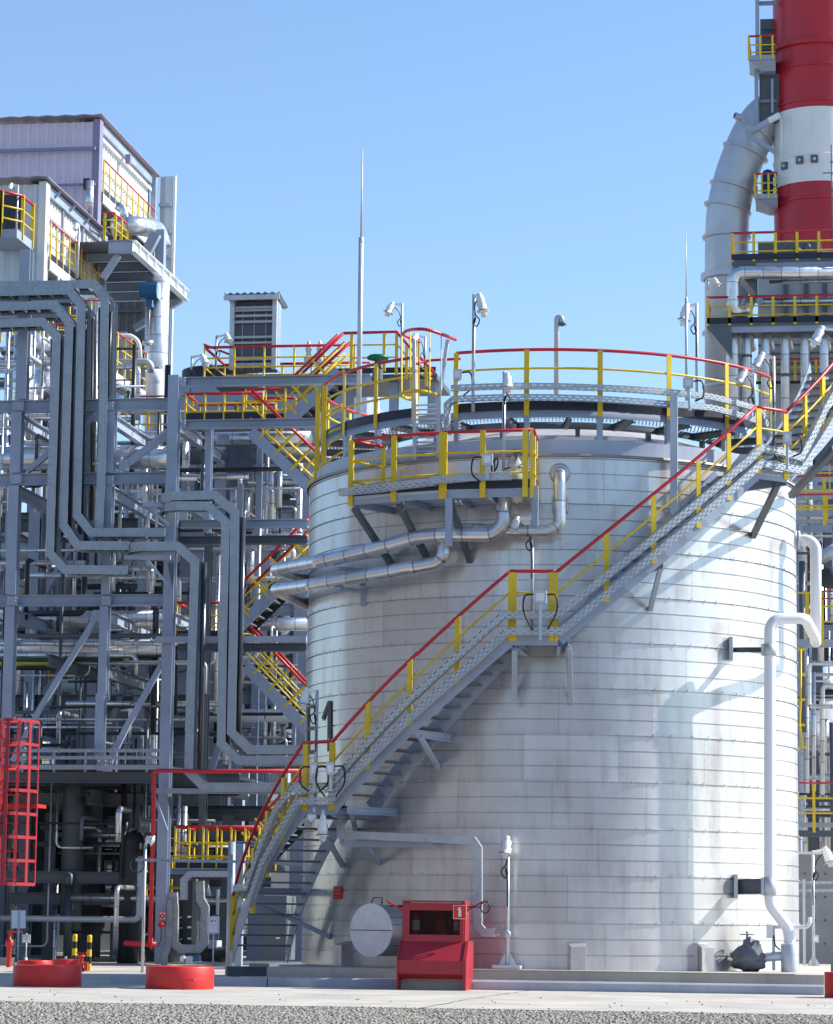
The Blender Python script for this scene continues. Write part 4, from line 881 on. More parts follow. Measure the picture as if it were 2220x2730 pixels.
m = MB(); p = A(340, 425, 89); m.box(p-V((.05,.1,.14)), p+V((.12,.12,.16))); m.build('wall_box', LILAC, B1)
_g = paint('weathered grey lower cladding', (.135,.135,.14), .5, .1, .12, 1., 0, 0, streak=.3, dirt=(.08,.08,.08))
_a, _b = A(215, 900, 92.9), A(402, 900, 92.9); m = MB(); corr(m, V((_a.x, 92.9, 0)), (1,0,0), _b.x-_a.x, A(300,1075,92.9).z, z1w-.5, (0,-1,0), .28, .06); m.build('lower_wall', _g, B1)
for y in (830, 905, 985): hbar(215, 400, y-3, y+3, 92.75, 'cladding_rail', STEELD, B1, .1, 'box')
# dark doorway, balcony and pipe chase on the fronts
p = A(28, 565, 76.9); m = MB(); m.box(V((A(5,565,76.9).x, 76.80, A(5,610,76.9).z)), V((A(57,565,76.9).x, 76.93, A(5,521,76.9).z))); m.build('doorway', DARK, B2)
bal = T('balcony', 'yellow railed balcony with black doorway on the pale grey building', 'balcony', A(30, 640, 76))
zf = A(30, 628, 76).z; Xa, Xb = A(-20,600,76).x, A(68,600,76).x
m = MB(); m.box((Xa, 75.2, zf-.25), (Xb, 76.8, zf)); m.build('floor', STEEL, bal)
for dz, r, mt, nm in ((1.1,.04,RED,'handrail'),(.7,.025,YEL,'midrail'),(.35,.025,YEL,'midrail')):
    m = MB(); m.tube([V((Xa,75.2,zf+dz)), V((Xb-.5,75.2,zf+dz)), V((Xb,75.6,zf+dz-.05)), V((Xb,76.8,zf+dz-.05))], r, 8); m.build(nm, mt, bal)
for x, y in ((Xa+.5,75.2),(Xb-.5,75.2),(Xb,75.7),(Xb,76.7)): m = MB(); m.bar(V((x,y,zf-.2)), V((x,y,zf+1.1)), .09, .05); m.build('post', YEL, bal)
m = MB(); m.box((Xa, 75.18, zf), (Xb-.4, 75.2, zf+.18)); m.build('toe_board', NAVY, bal)
for x, w_ in ((238,.12),(243,.08)):
    vtube(x, 482, 580, 85.3, w_, 'riser_pipe', ALU, None, None, None, B1)
m = MB(); m.box(V((A(229,480,85.6).x, 85.3, A(229,508,85.6).z)), V((A(246,480,85.6).x, 85.7, A(229,481,85.6).z))); m.build('wall_opening', DARK, B1)
lamp(75.6, [(44,640),(48,492)], (30,491), (25,508), 'lamp leaning left above the balcony of the pale grey building')
lamp(77.5, [(211,740),(211,596)], (204,597), (200,616), 'lamp on the walkway railing of the pale grey building')
# things under the walkway of the tall building
und = T('process_pipe', 'fat silver pipe elbow under the tall building walkway', 'pipe', A(340, 620, 84))
dtube([(300,605,84),(360,600,84),(420,612,86),(432,660,86)], 84, .30, 'cladding', ALU, und, .5, 18)
dtube([(314,548,84.5),(330,560,84.5),(333,590,84.5)], 84, .14, 'branch', ALU, und, .15)
pl = T('railed_stand', 'small railed stand between the two clad buildings', 'platform', A(310, 640, 82))
for (x0,y0,q0,x1,y1,q1) in ((273,566,82,303,566,82),(303,566,82,350,606,84.4)):
    for dy, r, mt, nm in ((0,.035,RED,'handrail'),(20,.022,YEL,'midrail'),(40,.022,YEL,'midrail')):
        m = MB(); m.tube([A(x0,y0+dy,q0), A(x1,y1+dy,q1)], r, 6); m.build(nm, mt, pl)
for x, y, q in ((280,566,82),(308,570,82.2),(324,585,83),(339,597,83.8),(348,606,84.4)): m = MB(); a = A(x,y,q); m.bar(a-V((0,0,.85)), a, .08, .05); m.build('post', YEL, pl)
# corrugated end panel right of the tall building
ep = T('end_panel', 'narrow tall corrugated panel standing behind the right end of the lilac building', 'panel', A(445, 1060, 93.6))
Xa, Xb = A(428,500,93.6).x, A(470,500,93.6).x; zt_, zb_ = A(448,470,93.6).z, A(448,1170,93.6).z
m = MB(); corr(m, V((Xa,93.6,0)), (1,0,0), Xb-Xa-.1, zb_, zt_, (0,-1,0), .28, .05); m.build('cladding', CLADG, ep)
m = MB(); m.box((Xb-.06, 93.5, zb_), (Xb, 93.66, zt_+.02)); m.build('corner_trim', CLADW, ep)
for y in (545, 616, 683, 755, 820, 893, 962, 1030): z = A(448,y,93.4).z; m = MB(); m.box((Xa, 93.4, z-.05), (Xb-.12, 93.5, z+.05)); m.build('panel_rail', STEEL, ep)
# ------------------------------------------------------------------ projecting steel floor with hoist
QP = 80.0
pf = T('projecting_floor', 'cantilevered steel floor with white lit edge beam under the lilac building', 'platform', A(400, 740, QP))
pA, pB = A(290, 648, QP), A(356, 650, QP)
zf = A(320, 640, QP).z; yB = QP+6.8
Xl, Xr = A(290,648,QP).x, A(356,648,QP).x
m = MB(); m.box((Xl-2, QP, zf-.06), (Xr, yB, zf-.02)); m.build('floor_plate', STEELD, pf)
m = MB(); m.ibeam(V((Xl,QP,zf-.2)), V((Xr,QP,zf-.2)), .38, .2); m.build('front_beam', STEEL, pf)
m = MB(); m.ibeam(V((Xr,QP-.1,zf-.2)), V((Xr,yB,zf-.2)), .36, .2); m.build('side_beam', CLADW, pf)
for k in range(1, 6): yy = QP+(yB-QP)*k/5.; m = MB(); m.ibeam(V((Xl-2,yy,zf-.2)), V((Xr-.1,yy,zf-.2)), .26, .14); m.build('joist', STEEL, pf)
for k in range(7): yy = QP+.5+k*.95; m = MB(); m.box((Xr+.02,yy-.02,zf-.34), (Xr+.1,yy+.02,zf-.06)); m.build('stiffener', CLADW, pf)
m = MB(); m.bar(V((Xl-.2,QP+.2,zf-1.1)), V((Xr-.5,QP+.2,zf-.4)), .18, .18); m.build('brace', STEEL, pf)
m = MB(); m.bar(V((Xr-1.6,yB-.3,zf-1.3)), V((Xr-.1,yB-.3,zf-.38)), .22, .2); m.build('brace', STEEL, pf)
m = MB(); p = A(408,672,84.5); m.bar(p-V((.45,0,.5)), p+V((.1,0,.6)), .25, .3); m.build('saddle', STEEL, pf)
m = MB(); p = A(428,680,85); m.bar(p-V((0,0,.8)), p+V((0,0,.8)), .28, .3); m.build('saddle_post', STEEL, pf)
ho = T('chain_hoist', 'blue chain hoist hanging beside the tall silver duct', 'hoist', A(402, 880, 82.5))
m = MB(); c = A(401, 776, 82.5); m.prism([(-.30,-.12),(-.2,-.25),(.2,-.25),(.30,-.12),(.30,.12),(.2,.25),(-.2,.25),(-.30,.12)], c-V((.27,0,0)), c+V((.27,0,0))); m.build('motor_block', BLUE, ho)
m = MB(); m.box(c+V((-.1,-.12,-.5)), c+V((.1,.12,-.26))); m.build('hook_block', BLUE, ho)
m = MB(); m.tube([c+V((0,0,-.5)), c+V((-.02,0,-1.45))], .012, 6); m.build('chain', GALV, ho)
m = MB(); c2 = A(448, 790, 88); m.box(c2-V((.3,.2,.22)), c2+V((.3,.2,.22))); m.build('trolley', BLUE, ho)
sd = T('silver_duct', 'tall vertical silver duct hanging below the projecting floor', 'duct', A(415, 1130, 83))
vtube(417, 742, 1135, 83, .36, 'cladding', ALUV, par=sd)
m = MB(); p = A(408, 915, 82.4); m.tube([p, p+V((-.3,-.1,.02))], .09, 12); m.build('nozzle', ALU, sd)
# side railing mid height behind trays
md = T('railed_gangway', 'sloping yellow railed gangway seen behind the nested cable trays', 'walkway', A(340, 1040, 74))
x0 = A(300,1000,72).x
p0, p1 = A(290, 985, 70), A(388, 1048, 74.8); Xg = p0.x
for dz, r, mt, nm in ((1.1,.03,RED,'handrail'),(.72,.022,YEL,'midrail'),(.36,.022,YEL,'midrail')): m = MB(); m.tube([p0+V((0,0,dz)), p1+V((0,0,dz))], r, 6); m.build(nm, mt, md)
for k in range(6): p = p0.lerp(p1, k/5); m = MB(); m.bar(p, p+V((0,0,1.1)), .06, .07); m.build('post', YEL, md)
m = MB(); m.bar(p0-V((0,0,.12)), p1-V((0,0,.12)), .2, .22); m.build('beam', CLADW, md)
dtube([(285,1015,70),(385,1060,74.6)], 70, .12, 'pipe', ALU, md)
dtube([(292,1060,69.5),(330,1072,69.5)], 70, .16, 'pipe', ALU, md)

# ================================================================== stair tower in front of and behind the tank's left
QS_ = 62.5
twr = T('stair_tower', 'zigzag outside stair with yellow railing between pipe rack and tank', 'stairs', A(700, 2320, QS_))
def flight(x0, y0, x1, y1, q, n=9, w=.9, rail=68, tr=True, posts=4):
    # stringers from (x0,y0) bottom line to (x1,y1), railings on both sides
    for k, dq in enumerate((0, w)):
        m = MB(); a, b2 = A(x0,y0,q), A(x1,y1,q); o = V((0,dq,0)); m.bar(a+o, b2+o, .03, .26); m.build('stringer', STEEL if k == 0 else NAVY, twr)
        dz = V((0,0,.95))
        m = MB(); m.tube([a+o+dz, b2+o+dz], .034, 8); m.build('handrail', RED, twr)
        for f in (.62, .32): m = MB(); m.tube([a+o+dz*f, b2+o+dz*f], .02, 6); m.build('midrail', YEL, twr)
        t = (b2-a).normalized(); s = V((-t.z, 0, t.x)); s = s if s.z > 0 else -s
        for i in range(posts): p = a.lerp(b2, (i+.5)/posts)+o; m = MB(); m.bar(p, p+s*.72, .04, .05); m.build('post', YEL, twr)
    m = MB(); m.bar(A(x0,y0,q)+V((0,.08,.06)), A(x1,y1,q)+V((0,.08,.06)), .02, .2); m.build('riser_shadow_board', NAVY, twr) if False else None
    if tr:
        for i in range(n): p = A(x0,y0,q).lerp(A(x1,y1,q), (i+.5)/n); m = MB(); m.box(p+V((-.13,.03,-.02)), p+V((.13,w-.03,.02))); m.build('tread', STEELD, twr)
flight(775, 1118, 900, 1000, QS_+.6, 7)
flight(668, 1150, 840, 1315, QS_-.4, 9)
flight(640, 1670, 850, 1465, QS_-.6, 10)
flight(655, 1775, 822, 1950, QS_-.4, 10)
flight(688, 2300, 830, 2150, QS_-1, 7)
def level(x0, x1, y, q, d, name='landing', rails=True, yr=70, nposts=4, par=twr, beam=14, nav=True):
    p0, p1 = A(x0,y,q), A(x1,y,q); z = (p0.z+p1.z)/2
    m = MB(); m.box((p0.x, q, z-.05), (p1.x, q+d, z)); m.build(name+'_deck', STEELD, par)
    if nav: m = MB(); m.box((p0.x, q-.015, z), (p1.x, q, z+.15)); m.build('toe_board', NAVY, par)
    if rails:
        h = yr/7600*q
        for dq in (0, d):
            for f, r, mt, nm in ((1,.035,RED,'handrail'),(.62,.021,YEL,'midrail'),(.3,.021,YEL,'midrail')):
                m = MB(); m.tube([V((p0.x,q+dq,z+h*f)), V((p1.x,q+dq,z+h*f))], r, 8); m.build(nm, mt, par)
            for i in range(nposts): x = p0.x+(p1.x-p0.x)*i/(nposts-1); m = MB(); m.bar(V((x,q+dq,z-.05)), V((x,q+dq,z+h)), .035, .07); m.build('post', YEL, par)
        for x in (p0.x,):
            for f, r, mt, nm in ((1,.035,RED,'handrail'),(.62,.021,YEL,'midrail'),(.3,.021,YEL,'midrail')): m = MB(); m.tube([V((x,q,z+h*f)), V((x,q+d,z+h*f))], r, 8); m.build(nm, mt, par)
    return z
level(495, 700, 1117, QS_-.3, 1.4, yr=72, nposts=5)
level(655, 760, 1120, QS_+.6, 1.2, yr=88, nposts=3)
level(470, 640, 1700, QS_-.4, 1.6, yr=96, nposts=4)
level(466, 690, 2318, QS_-1.5, 1.8, yr=114, nposts=7)
hbar(452, 700, 2316, 2332, QS_-1.6, 'edge_beam', STEEL, twr)
for x, yt, yb in ((618,2250,2590),(645,2250,2380),(694,1000,1390),(640,1290,1500)): vbar(x, yt, yb, QS_-1.8 if yt > 2000 else QS_+2, .13, .15, 'tower_column', STEEL, twr, 'box')
hbar(612, 690, 2244, 2256, QS_-1.7, 'tower_beam', STEEL, twr)
top = T('upper_platform', 'railed upper platform carrying the louvred vent hood', 'platform', A(700, 1000, 66))
level(545, 945, 1000, 66, 2.2, 'platform', yr=82, nposts=6, par=top, nav=False)
flight_par = twr
m = MB(); p = A(545, 918, 66); m.tube([p, p+V((.6,2.2,0))], .03, 6); m.build('handrail', RED, top)
# raised stair head right of it
hd = T('raised_platform', 'raised railed platform at the stair top left of the roof ladder', 'platform', A(990, 1000, 64))
for (x0,y0,x1,y1,q) in ((804,997,916,888,63.6),(838,1000,935,912,64.6)):
    m = MB(); m.tube([A(x0,y0,q), A(x1,y1,q)], .036, 8); m.build('handrail', RED, hd)
    for dy in (26, 52): m = MB(); m.tube([A(x0+4,y0+dy,q), A(x1+4,y1+dy,q)], .02, 6); m.build('midrail', YEL, hd)
dtube([(916,888),(1058,884),(1082,912),(1158,996)], 64, .036, 'handrail', RED, hd)
for dy in (34, 68): dtube([(938,886+dy),(1060,884+dy),(1082,912+dy),(1150,990+dy*.3)], 64, .02, 'midrail', YEL, hd)
for x, y0, y1 in ((938,888,985),(1025,886,990),(1058,886,1000),(1085,918,1010),(1112,945,1020),(1135,970,1030)): vbar(x, y0, y1, 64, .07, .05, 'post', YEL, hd, 'box')
hbar(900, 1160, 980, 994, 64.1, 'toe_board', NAVY, hd, .05, 'box')
m = MB(); a = A(860, 1040, 64.1); m.box(V((A(880,1000,64).x, 64.2, A(880,1010,64).z)), V((A(1160,1000,64).x, 66.4, A(880,996,64).z))); m.build('deck', STEELD, hd)
dbar((905,988), (840,1060), 64, .3, 'stringer', STEEL, hd, .04)
for x in (930, 1050, 1150): vbar(x, 1000, 1320, 64.6, .2, .2, 'column', STEEL, hd)
# louvred vent hood
vh = T('vent_hood', 'grey louvred vent hood with corrugated roof on the upper platform', 'vent', A(678, 985, 67.5))
q = 67.2; Xa, Xb = A(614,900,q).x, A(738,900,q).x; zt_, zb_ = A(675,800,q).z, A(675,985,q).z
for x in (Xa+.05, Xb-.05): m = MB(); m.box((x-.055,q-.06,zb_), (x+.055,q+.08,zt_)); m.build('corner_post', GALV, vh)
m = MB(); m.box((Xa+.06,q+.1,zb_), (Xb-.06,q+.45,zt_-.02)); m.build('screen', MESHP, vh)
for y, h in ((820,8),(826,6),(841,6),(857,6),(898,6),(913,5),(957,6),(971,7)):
    z = A(675,y,q).z; m = MB(); m.box((Xa+.1,q,z-h/200), (Xb-.1,q+.06,z+h/200)); m.build('slat', paint('galvanised slat', (.42,.44,.46), .4, .3, .1, 5.) if y == 820 else bpy.data.materials['galvanised slat'], vh)
for f in (.25,.5,.75): x = Xa+(Xb-Xa)*f; m = MB(); m.bar(V((x,q+.08,zb_)), V((x,q+.08,zt_-.1)), .012, .012); m.build('rod', GALV, vh)
m = MB(); r = []; L0, L1 = A(605,790,q).x, A(752,790,q).x; n = 16
for i in range(n+1): r.append((L0+(L1-L0)*i/n, .0 if i % 2 else .05))
za, zbk = A(675,792,q).z, A(675,800,q).z
vs = [V((x,q-.35,za+z)) for x, z in r]+[V((x,q+.8,za-.15+z)) for x, z in r]; vs += [v+V((0,0,.012)) for v in vs]; k = n+1
m.add(vs, [f for i in range(n) for f in ((i,k+i,k+i+1,i+1),(2*k+i,2*k+i+1,3*k+i+1,3*k+i),(i,i+1,2*k+i+1,2*k+i))]); m.build('roof', GALV, vh)
m = MB(); m.box((L0,q-.34,za-.13), (L1,q-.30,za-.01)); m.build('fascia', GALV, vh)
m = MB(); m.box((Xb-.02,q+.1,zb_), (Xb+.01,q+.45,zt_-.02)); m.build('side_sheet', STEEL, vh)
for (pole, arm, end, q, lab) in (([(512,985),(512,948)],(540,948),(553,980),64.5,'lamp leaning right at the left corner of the upper platform'), ([(578,985),(578,894)],(605,893),(612,915),66.5,'lamp half hidden behind the louvred vent hood'),
    ([(1071,985),(1073,808)],(1046,811),(1031,843),63.8,'lamp leaning left on the tall pole of the raised platform at the stair top'), ([(1130,985),(1132,897)],(1108,894),(1100,915),64.2,'lamp behind the white ladder stile on the raised platform at the stair top')):
    lamp(q, pole, arm, end, lab, hr=.085 if q > 64 else .09)
for x, y, mt, lab in ((823,945,TARP,'left of two white wrapped relief valves behind the upper railing'),(853,948,TARP,'right of two white wrapped relief valves behind the upper railing')):
    v_ = T('relief_valve', lab, 'valve', A(x, 985, 66.8), 'wrapped relief valves'); m = MB(); c = A(x, 975, 66.8); m.lathe([(0,0),(.1,.02),(.12,.2),(.05,.3),(.09,.4),(.05,.55),(.03,.62),(0,.63)], c, 14); m.build('body', mt, v_)
    m = MB(); m.lathe([(.13,.05),(.15,.06),(.13,.08)], c, 14); m.build('flange', GALV, v_)
gv = T('green_valve', 'valve with dark green bonnet behind the roof ladder', 'valve', A(1010, 1000, 63.2)); c = A(1008, 985, 63.2); m = MB(); m.lathe([(0,0),(.08,0),(.08,.2),(.24,.24),(.26,.28),(.2,.33),(0,.35)], c, 18); m.build('bonnet', GREEN, gv); m = MB(); m.lathe([(.12,-.25),(.12,0)], c, 12); m.build('body', STEELD, gv)
# plain grey plant room box behind the stair levels
m = MB(); m.box(V((A(480,1020,70).x, 70, A(480,1160,70).z)), V((A(935,1020,70).x, 76, A(480,1012,70).z))); tag(m.build('plant_room', STEEL), 'plain grey box behind the yellow rails of the stair tower', 'housing')
vtube(586, 992, 1120, 72, 1.0, 'round_vessel_top', DARK, 'dark round vessel top behind the lamp at the left corner of the upper platform', 'vessel')

for k, (x, yt, yb, q, r, mt) in enumerate(((138,905,1470,.3,.03,CABM),(158,890,1480,.5,.022,ALU),(163,905,1490,.35,.03,CABM),(192,870,1400,.3,.03,CABM),(198,880,1410,.5,.02,ALU),(224,830,1370,.3,.032,CABM),(236,845,1400,.6,.02,ALU),(247,850,1390,.7,.03,CABM),(258,830,1390,.5,.02,ALU),(266,820,1400,.9,.03,CABM),(284,800,1330,.6,.022,ALU),(292,820,1240,.4,.03,CABM))):
    a, b2 = A(x-4, yb, QF+q), A(x, yt, QF+q); m = MB(); m.tube([a, b2], r, 8); tag(m.build('conduit', mt), ('shiny thin' if mt is ALU else 'black')+' conduit rising between the nested cable trays', 'conduit', 'thin conduits between the nested cable trays')
def bolts(x, y, q, w, h, par, mat=STEEL):
    a = A(x, y, q); m = MB(); m.box(a-V((w/2,.0,h/2)), a+V((w/2,.012,h/2))); p = m.build('gusset_plate', mat, par)
    for sx in (-.3, .3):
        for sz in (-.33, 0, .33): m = MB(); m.lathe([(0,.022),(.014,.02),(.016,0)], a+V((w*sx,0,h*sz)), 8, axis=(0,-1,0)); m.build('bolt', GALV, p)
for x, y, w, h in ((488,1016,.14,.2),(488,1130,.14,.17),(468,1397,.14,.16),(292,1280,.22,.2),(292,1082,.22,.2),(283,1602,.22,.2),(48,1082,.26,.2),(42,1277,.26,.2),(32,1602,.26,.2),(272,2040,.24,.26)): bolts(x, y, QF-.16 if x < 400 else QF-.135, w, h, rack)
for x, y, s in ((262,1110,1),(450,1158,1),(262,1642,1),(436,1768,1),(286,2042,-1),(330,1240,-1)): bolts(x, y, QF-.06, .22, .26, rack)
# ================================================================== rear frames and process units behind the rack
LV = [4.15, 6.1, 7.95, 10.35, 12.0]
def frame(name, label, q, xs, levels, w=.28, top=None, mat=STEEL, ydir=6.0, ylev=None, h=.3, z0=0, box=False):
    X = [A(x, 2000, q).x for x in xs]; top = top or levels[-1]+.3
    root = T(name, label, 'steel frame', V((X[0], q, z0)), 'grey steel frames behind the pipe rack')
    for x in X: m = MB(); m.prism(iprof(w, w*1.15) if not box else [(-w/2,-w*.6),(w/2,-w*.6),(w/2,w*.6),(-w/2,w*.6)], V((x,q,z0)), V((x,q,top)), (0,1,0)); m.build('column', STEEL, root)
    for z in levels:
        m = MB(); m.ibeam(V((X[0]-.6,q,z)), V((X[-1]+.3,q,z)), h, .2); m.build('beam', mat, root)
        for x in X: m = MB(); m.ibeam(V((x,q+.15,z-.02)), V((x,q+ydir-.15,z-.02)), h*.85, .16); m.build('cross_beam', mat, root)
    return root
R2 = frame('rear_frame', 'grey frame standing directly behind the front pipe rack', 66, (15, 78, 245, 372, 520), LV[0:4], mat=STEELD)  # dark beam paint puts shade into the rear rows
R3 = frame('rear_frame', 'third row of grey columns deeper in the plant on the left', 72.3, (-10, 330, 470, 600, 700), LV[1:4], top=12.6, mat=STEELD, box=True)
R4 = frame('rear_frame', 'farthest row of grey columns at the back of the plant on the left', 79, (40, 150, 260, 400, 560, 640, 760), [6.3, 8.4, 11.2], top=12.3, mat=STEELD, box=True)
R5 = frame('rear_frame', 'grey frame behind the stair tower between the rack and the tank', 69, (490, 580, 690, 800), [6.4, 8.6, 10.9, 12.2], w=.34)
for root, q, zs_ in ((R2, 66, ((4.3,7.9),(7.9,10.3))), (R3, 72.3, ((6.1,7.9),(7.9,10.3))), (R4, 79, ((3,6.3),(6.3,11)))):
    for x0, x1 in ((60,200),(250,380),(560,680)):
        for za, zb in zs_: m = MB(); m.bar(V((A(x0,2000,q).x,q,za)), V((A(x1,2000,q).x,q,zb)), .12, .14); m.build('brace', STEEL, root)
# solid floor added to keep the ground storey in shade
fl = T('shading_floor', 'added dark floor that shades the ground storey of the pipe rack', 'floor', V((-20, 61, 4.2)))
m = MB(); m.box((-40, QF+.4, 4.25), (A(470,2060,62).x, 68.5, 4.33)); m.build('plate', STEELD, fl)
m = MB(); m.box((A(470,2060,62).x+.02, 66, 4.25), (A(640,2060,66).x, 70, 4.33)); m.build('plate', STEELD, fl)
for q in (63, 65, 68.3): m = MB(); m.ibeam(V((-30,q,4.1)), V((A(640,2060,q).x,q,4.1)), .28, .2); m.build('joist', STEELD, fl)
bw = T('shade_wall', 'added dark wall standing in for shade in the ground storey behind the pipe rack', 'wall', V((-20, 86, 0)))  # added walls, painted dark to give the ground storey its shade
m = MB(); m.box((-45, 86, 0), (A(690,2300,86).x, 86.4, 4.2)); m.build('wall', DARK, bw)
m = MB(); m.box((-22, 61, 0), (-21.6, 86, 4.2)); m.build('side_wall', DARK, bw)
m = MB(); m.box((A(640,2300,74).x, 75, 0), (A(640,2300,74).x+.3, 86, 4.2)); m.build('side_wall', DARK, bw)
for zf, q0, q1, x0, x1 in ((8.05, 66.5, 79, -20, 430), (10.5, 66.5, 72, 150, 420), (6.2, 72.5, 79, 200, 640), (10.9, 69.5, 76, 480, 830)):
    m = MB(); m.box((A(x0,2000,q0).x, q0, zf), (A(x1,2000,q1).x, q1, zf+.06)); m.build('floor_plate', STEELD, R3)  # solid plates added for the shade they throw
# long pipes along the rack
def xpipe(x0, x1, y, q, r, label, mat=ALU, cat='pipe', group='long pipes in the pipe rack', end=None):
    a, b2 = A(x0,y,q), A(x1,y,q); b2.z = a.z = (a.z+b2.z)/2; pts = [a, b2]
    if end == 'down': pts.append(b2+V((0,0,-2)))
    if end == 'up': pts = [a+V((0,0,2.2)), a, b2]
    if end == 'back': pts.append(b2+V((0,4,0)))
    m = MB(); m.tube(pts, r, 18, r*2.5); return tag(m.build('process_pipe', mat), label, cat, group)
for a in ((-40,445,1652,63.5,.21,'silver pipe just under the middle beam of the rack',ALU,'up'),(-40,440,1728,62.5,.2,'bright silver pipe crossing the rack below the middle beam',ALU,None),(-40,440,1755,63,.09,'thin teal green pipe under the bright silver pipe',GREEN,None),(-40,520,1769,64,.045,'yellow gas pipe under the teal pipe in the rack',YEL,None),
    (-40,445,1222,63,.26,'wide silver pipe between the two upper beams of the rack',ALU,None),(-40,400,1204,64,.14,'thinner silver pipe above the wide silver pipe in the upper rack',ALU,None),(300,460,1222,62.4,.22,'short silver pipe passing behind the right brace of the upper rack',ALU,None),
    (-40,850,1908,67,.16,'dull grey pipe crossing behind the low braces of the rack',DUCT,None),(-40,440,1470,67,.22,'dull pipe behind the nested trays low in the rack',DUCT,None),(-40,430,1440,68,.12,'thin pipe above the dull pipe behind the nested trays',STEELD,None),(640,830,1664,66,.16,'silver pipe behind the lower stair flights left of the tank',ALU,None),
    (640,830,1432,66,.08,'thin silver pipe above the stair tower beam left of the tank',ALU,None),(600,830,1500,73,.26,'broad pale pipe behind the middle stair flight',ALU,None),(600,830,1532,73,.16,'narrower pale pipe below the broad one behind the middle stair flight',ALU,None),(430,830,1770,75,.05,'yellow pipe far behind the lower stair flight',YEL,None),
    (90,420,2178,70,.14,'pale pipe under the floor in the dark ground storey',INSUL,'down'),(640,830,1740,71,.2,'grey pipe behind the lower stair flight',DUCT,None),(480,830,1170,68,.18,'silver pipe under the upper stair landing',ALU,None),(480,860,1215,67,.2,'dark beam-like pipe under the top of the stair tower',STEELD,None)):
    xpipe(*a[:7], end=a[7])
vtube(62, 895, 1175, 63.5, .24, 'vertical_pipe', ALUV, 'bright vertical silver pipe behind the upper left column', 'pipe', 'vertical silver pipes in the rack')
el = T('elbow_pipe', 'silver pipe elbow leaving the bright vertical pipe toward the trays', 'pipe', A(120, 950, 64)); dtube([(80,905,64.2),(105,915,64.2),(142,950,65.5)], 64, .22, 'cladding', ALU, el, .3, 16)
el = T('elbow_pipe', 'big silver elbow behind the right brace of the upper rack', 'pipe', A(400, 1190, 64)); dtube([(520,1163,64),(372,1163,64),(372,1185,65),(440,1235,67)], 64, .13, 'cladding', ALU, el, .35, 16)
el = T('elbow_pipe', 'silver capped drum end between the nested trays and the vertical pipe', 'pipe', A(122, 1030, 65)); m = MB(); c = A(122,1030,65); m.lathe([(0,-.3),(.2,-.26),(.28,-.1),(.28,.5)], c, 20, axis=(-.3,.7,.5)); m.build('dome', ALU, el)
for x, yt, yb, q, r, lab, mt in ((725,1255,1395,66,.1,'left of two short vertical silver pipes above the tank rim line',ALU),(745,1255,1355,66,.07,'right of two short vertical silver pipes above the tank rim line',ALU),(626,1300,1390,66,.12,'vertical silver pipe behind the top of the tallest looped tray',ALU),(660,1310,1385,66,.06,'slim vertical silver pipe beside the looped trays',ALU),
    (668,1450,1560,66,.09,'vertical silver pipe left of the middle stair flight',ALU),(750,1460,1500,70,.08,'stub of vertical silver pipe behind the middle stair flight',ALU),(595,1160,1250,67,.16,'grey vertical duct below the upper stair landing',DUCT),(640,1190,1390,67,.34,'wide dark grey column-like duct below the stair landing',STEELD),
    (730,1870,1985,68,.06,'pale slim pipe below the lower stair flight',ALU),(705,1880,2000,68,.08,'pale pipe below the lower stair flight, nearest the trays',ALU),(385,1680,1760,66,.1,'short vertical pipe between the rack braces',ALU),(390,1420,1530,66,.1,'short vertical duct behind the looped trays',DUCT),
    (490,2150,2330,62.5,.07,'shiny vertical pipe behind the low yellow railing',ALU),(475,2120,2330,62.2,.05,'thin shiny vertical pipe at the low yellow railing',ALU),(195,2240,2330,74,.16,'bright lit silver pipe in the dark ground storey',ALU)):
    vtube(x, yt, yb, q, r, 'vertical_pipe', mt, lab, 'pipe', 'vertical silver pipes in the rack')
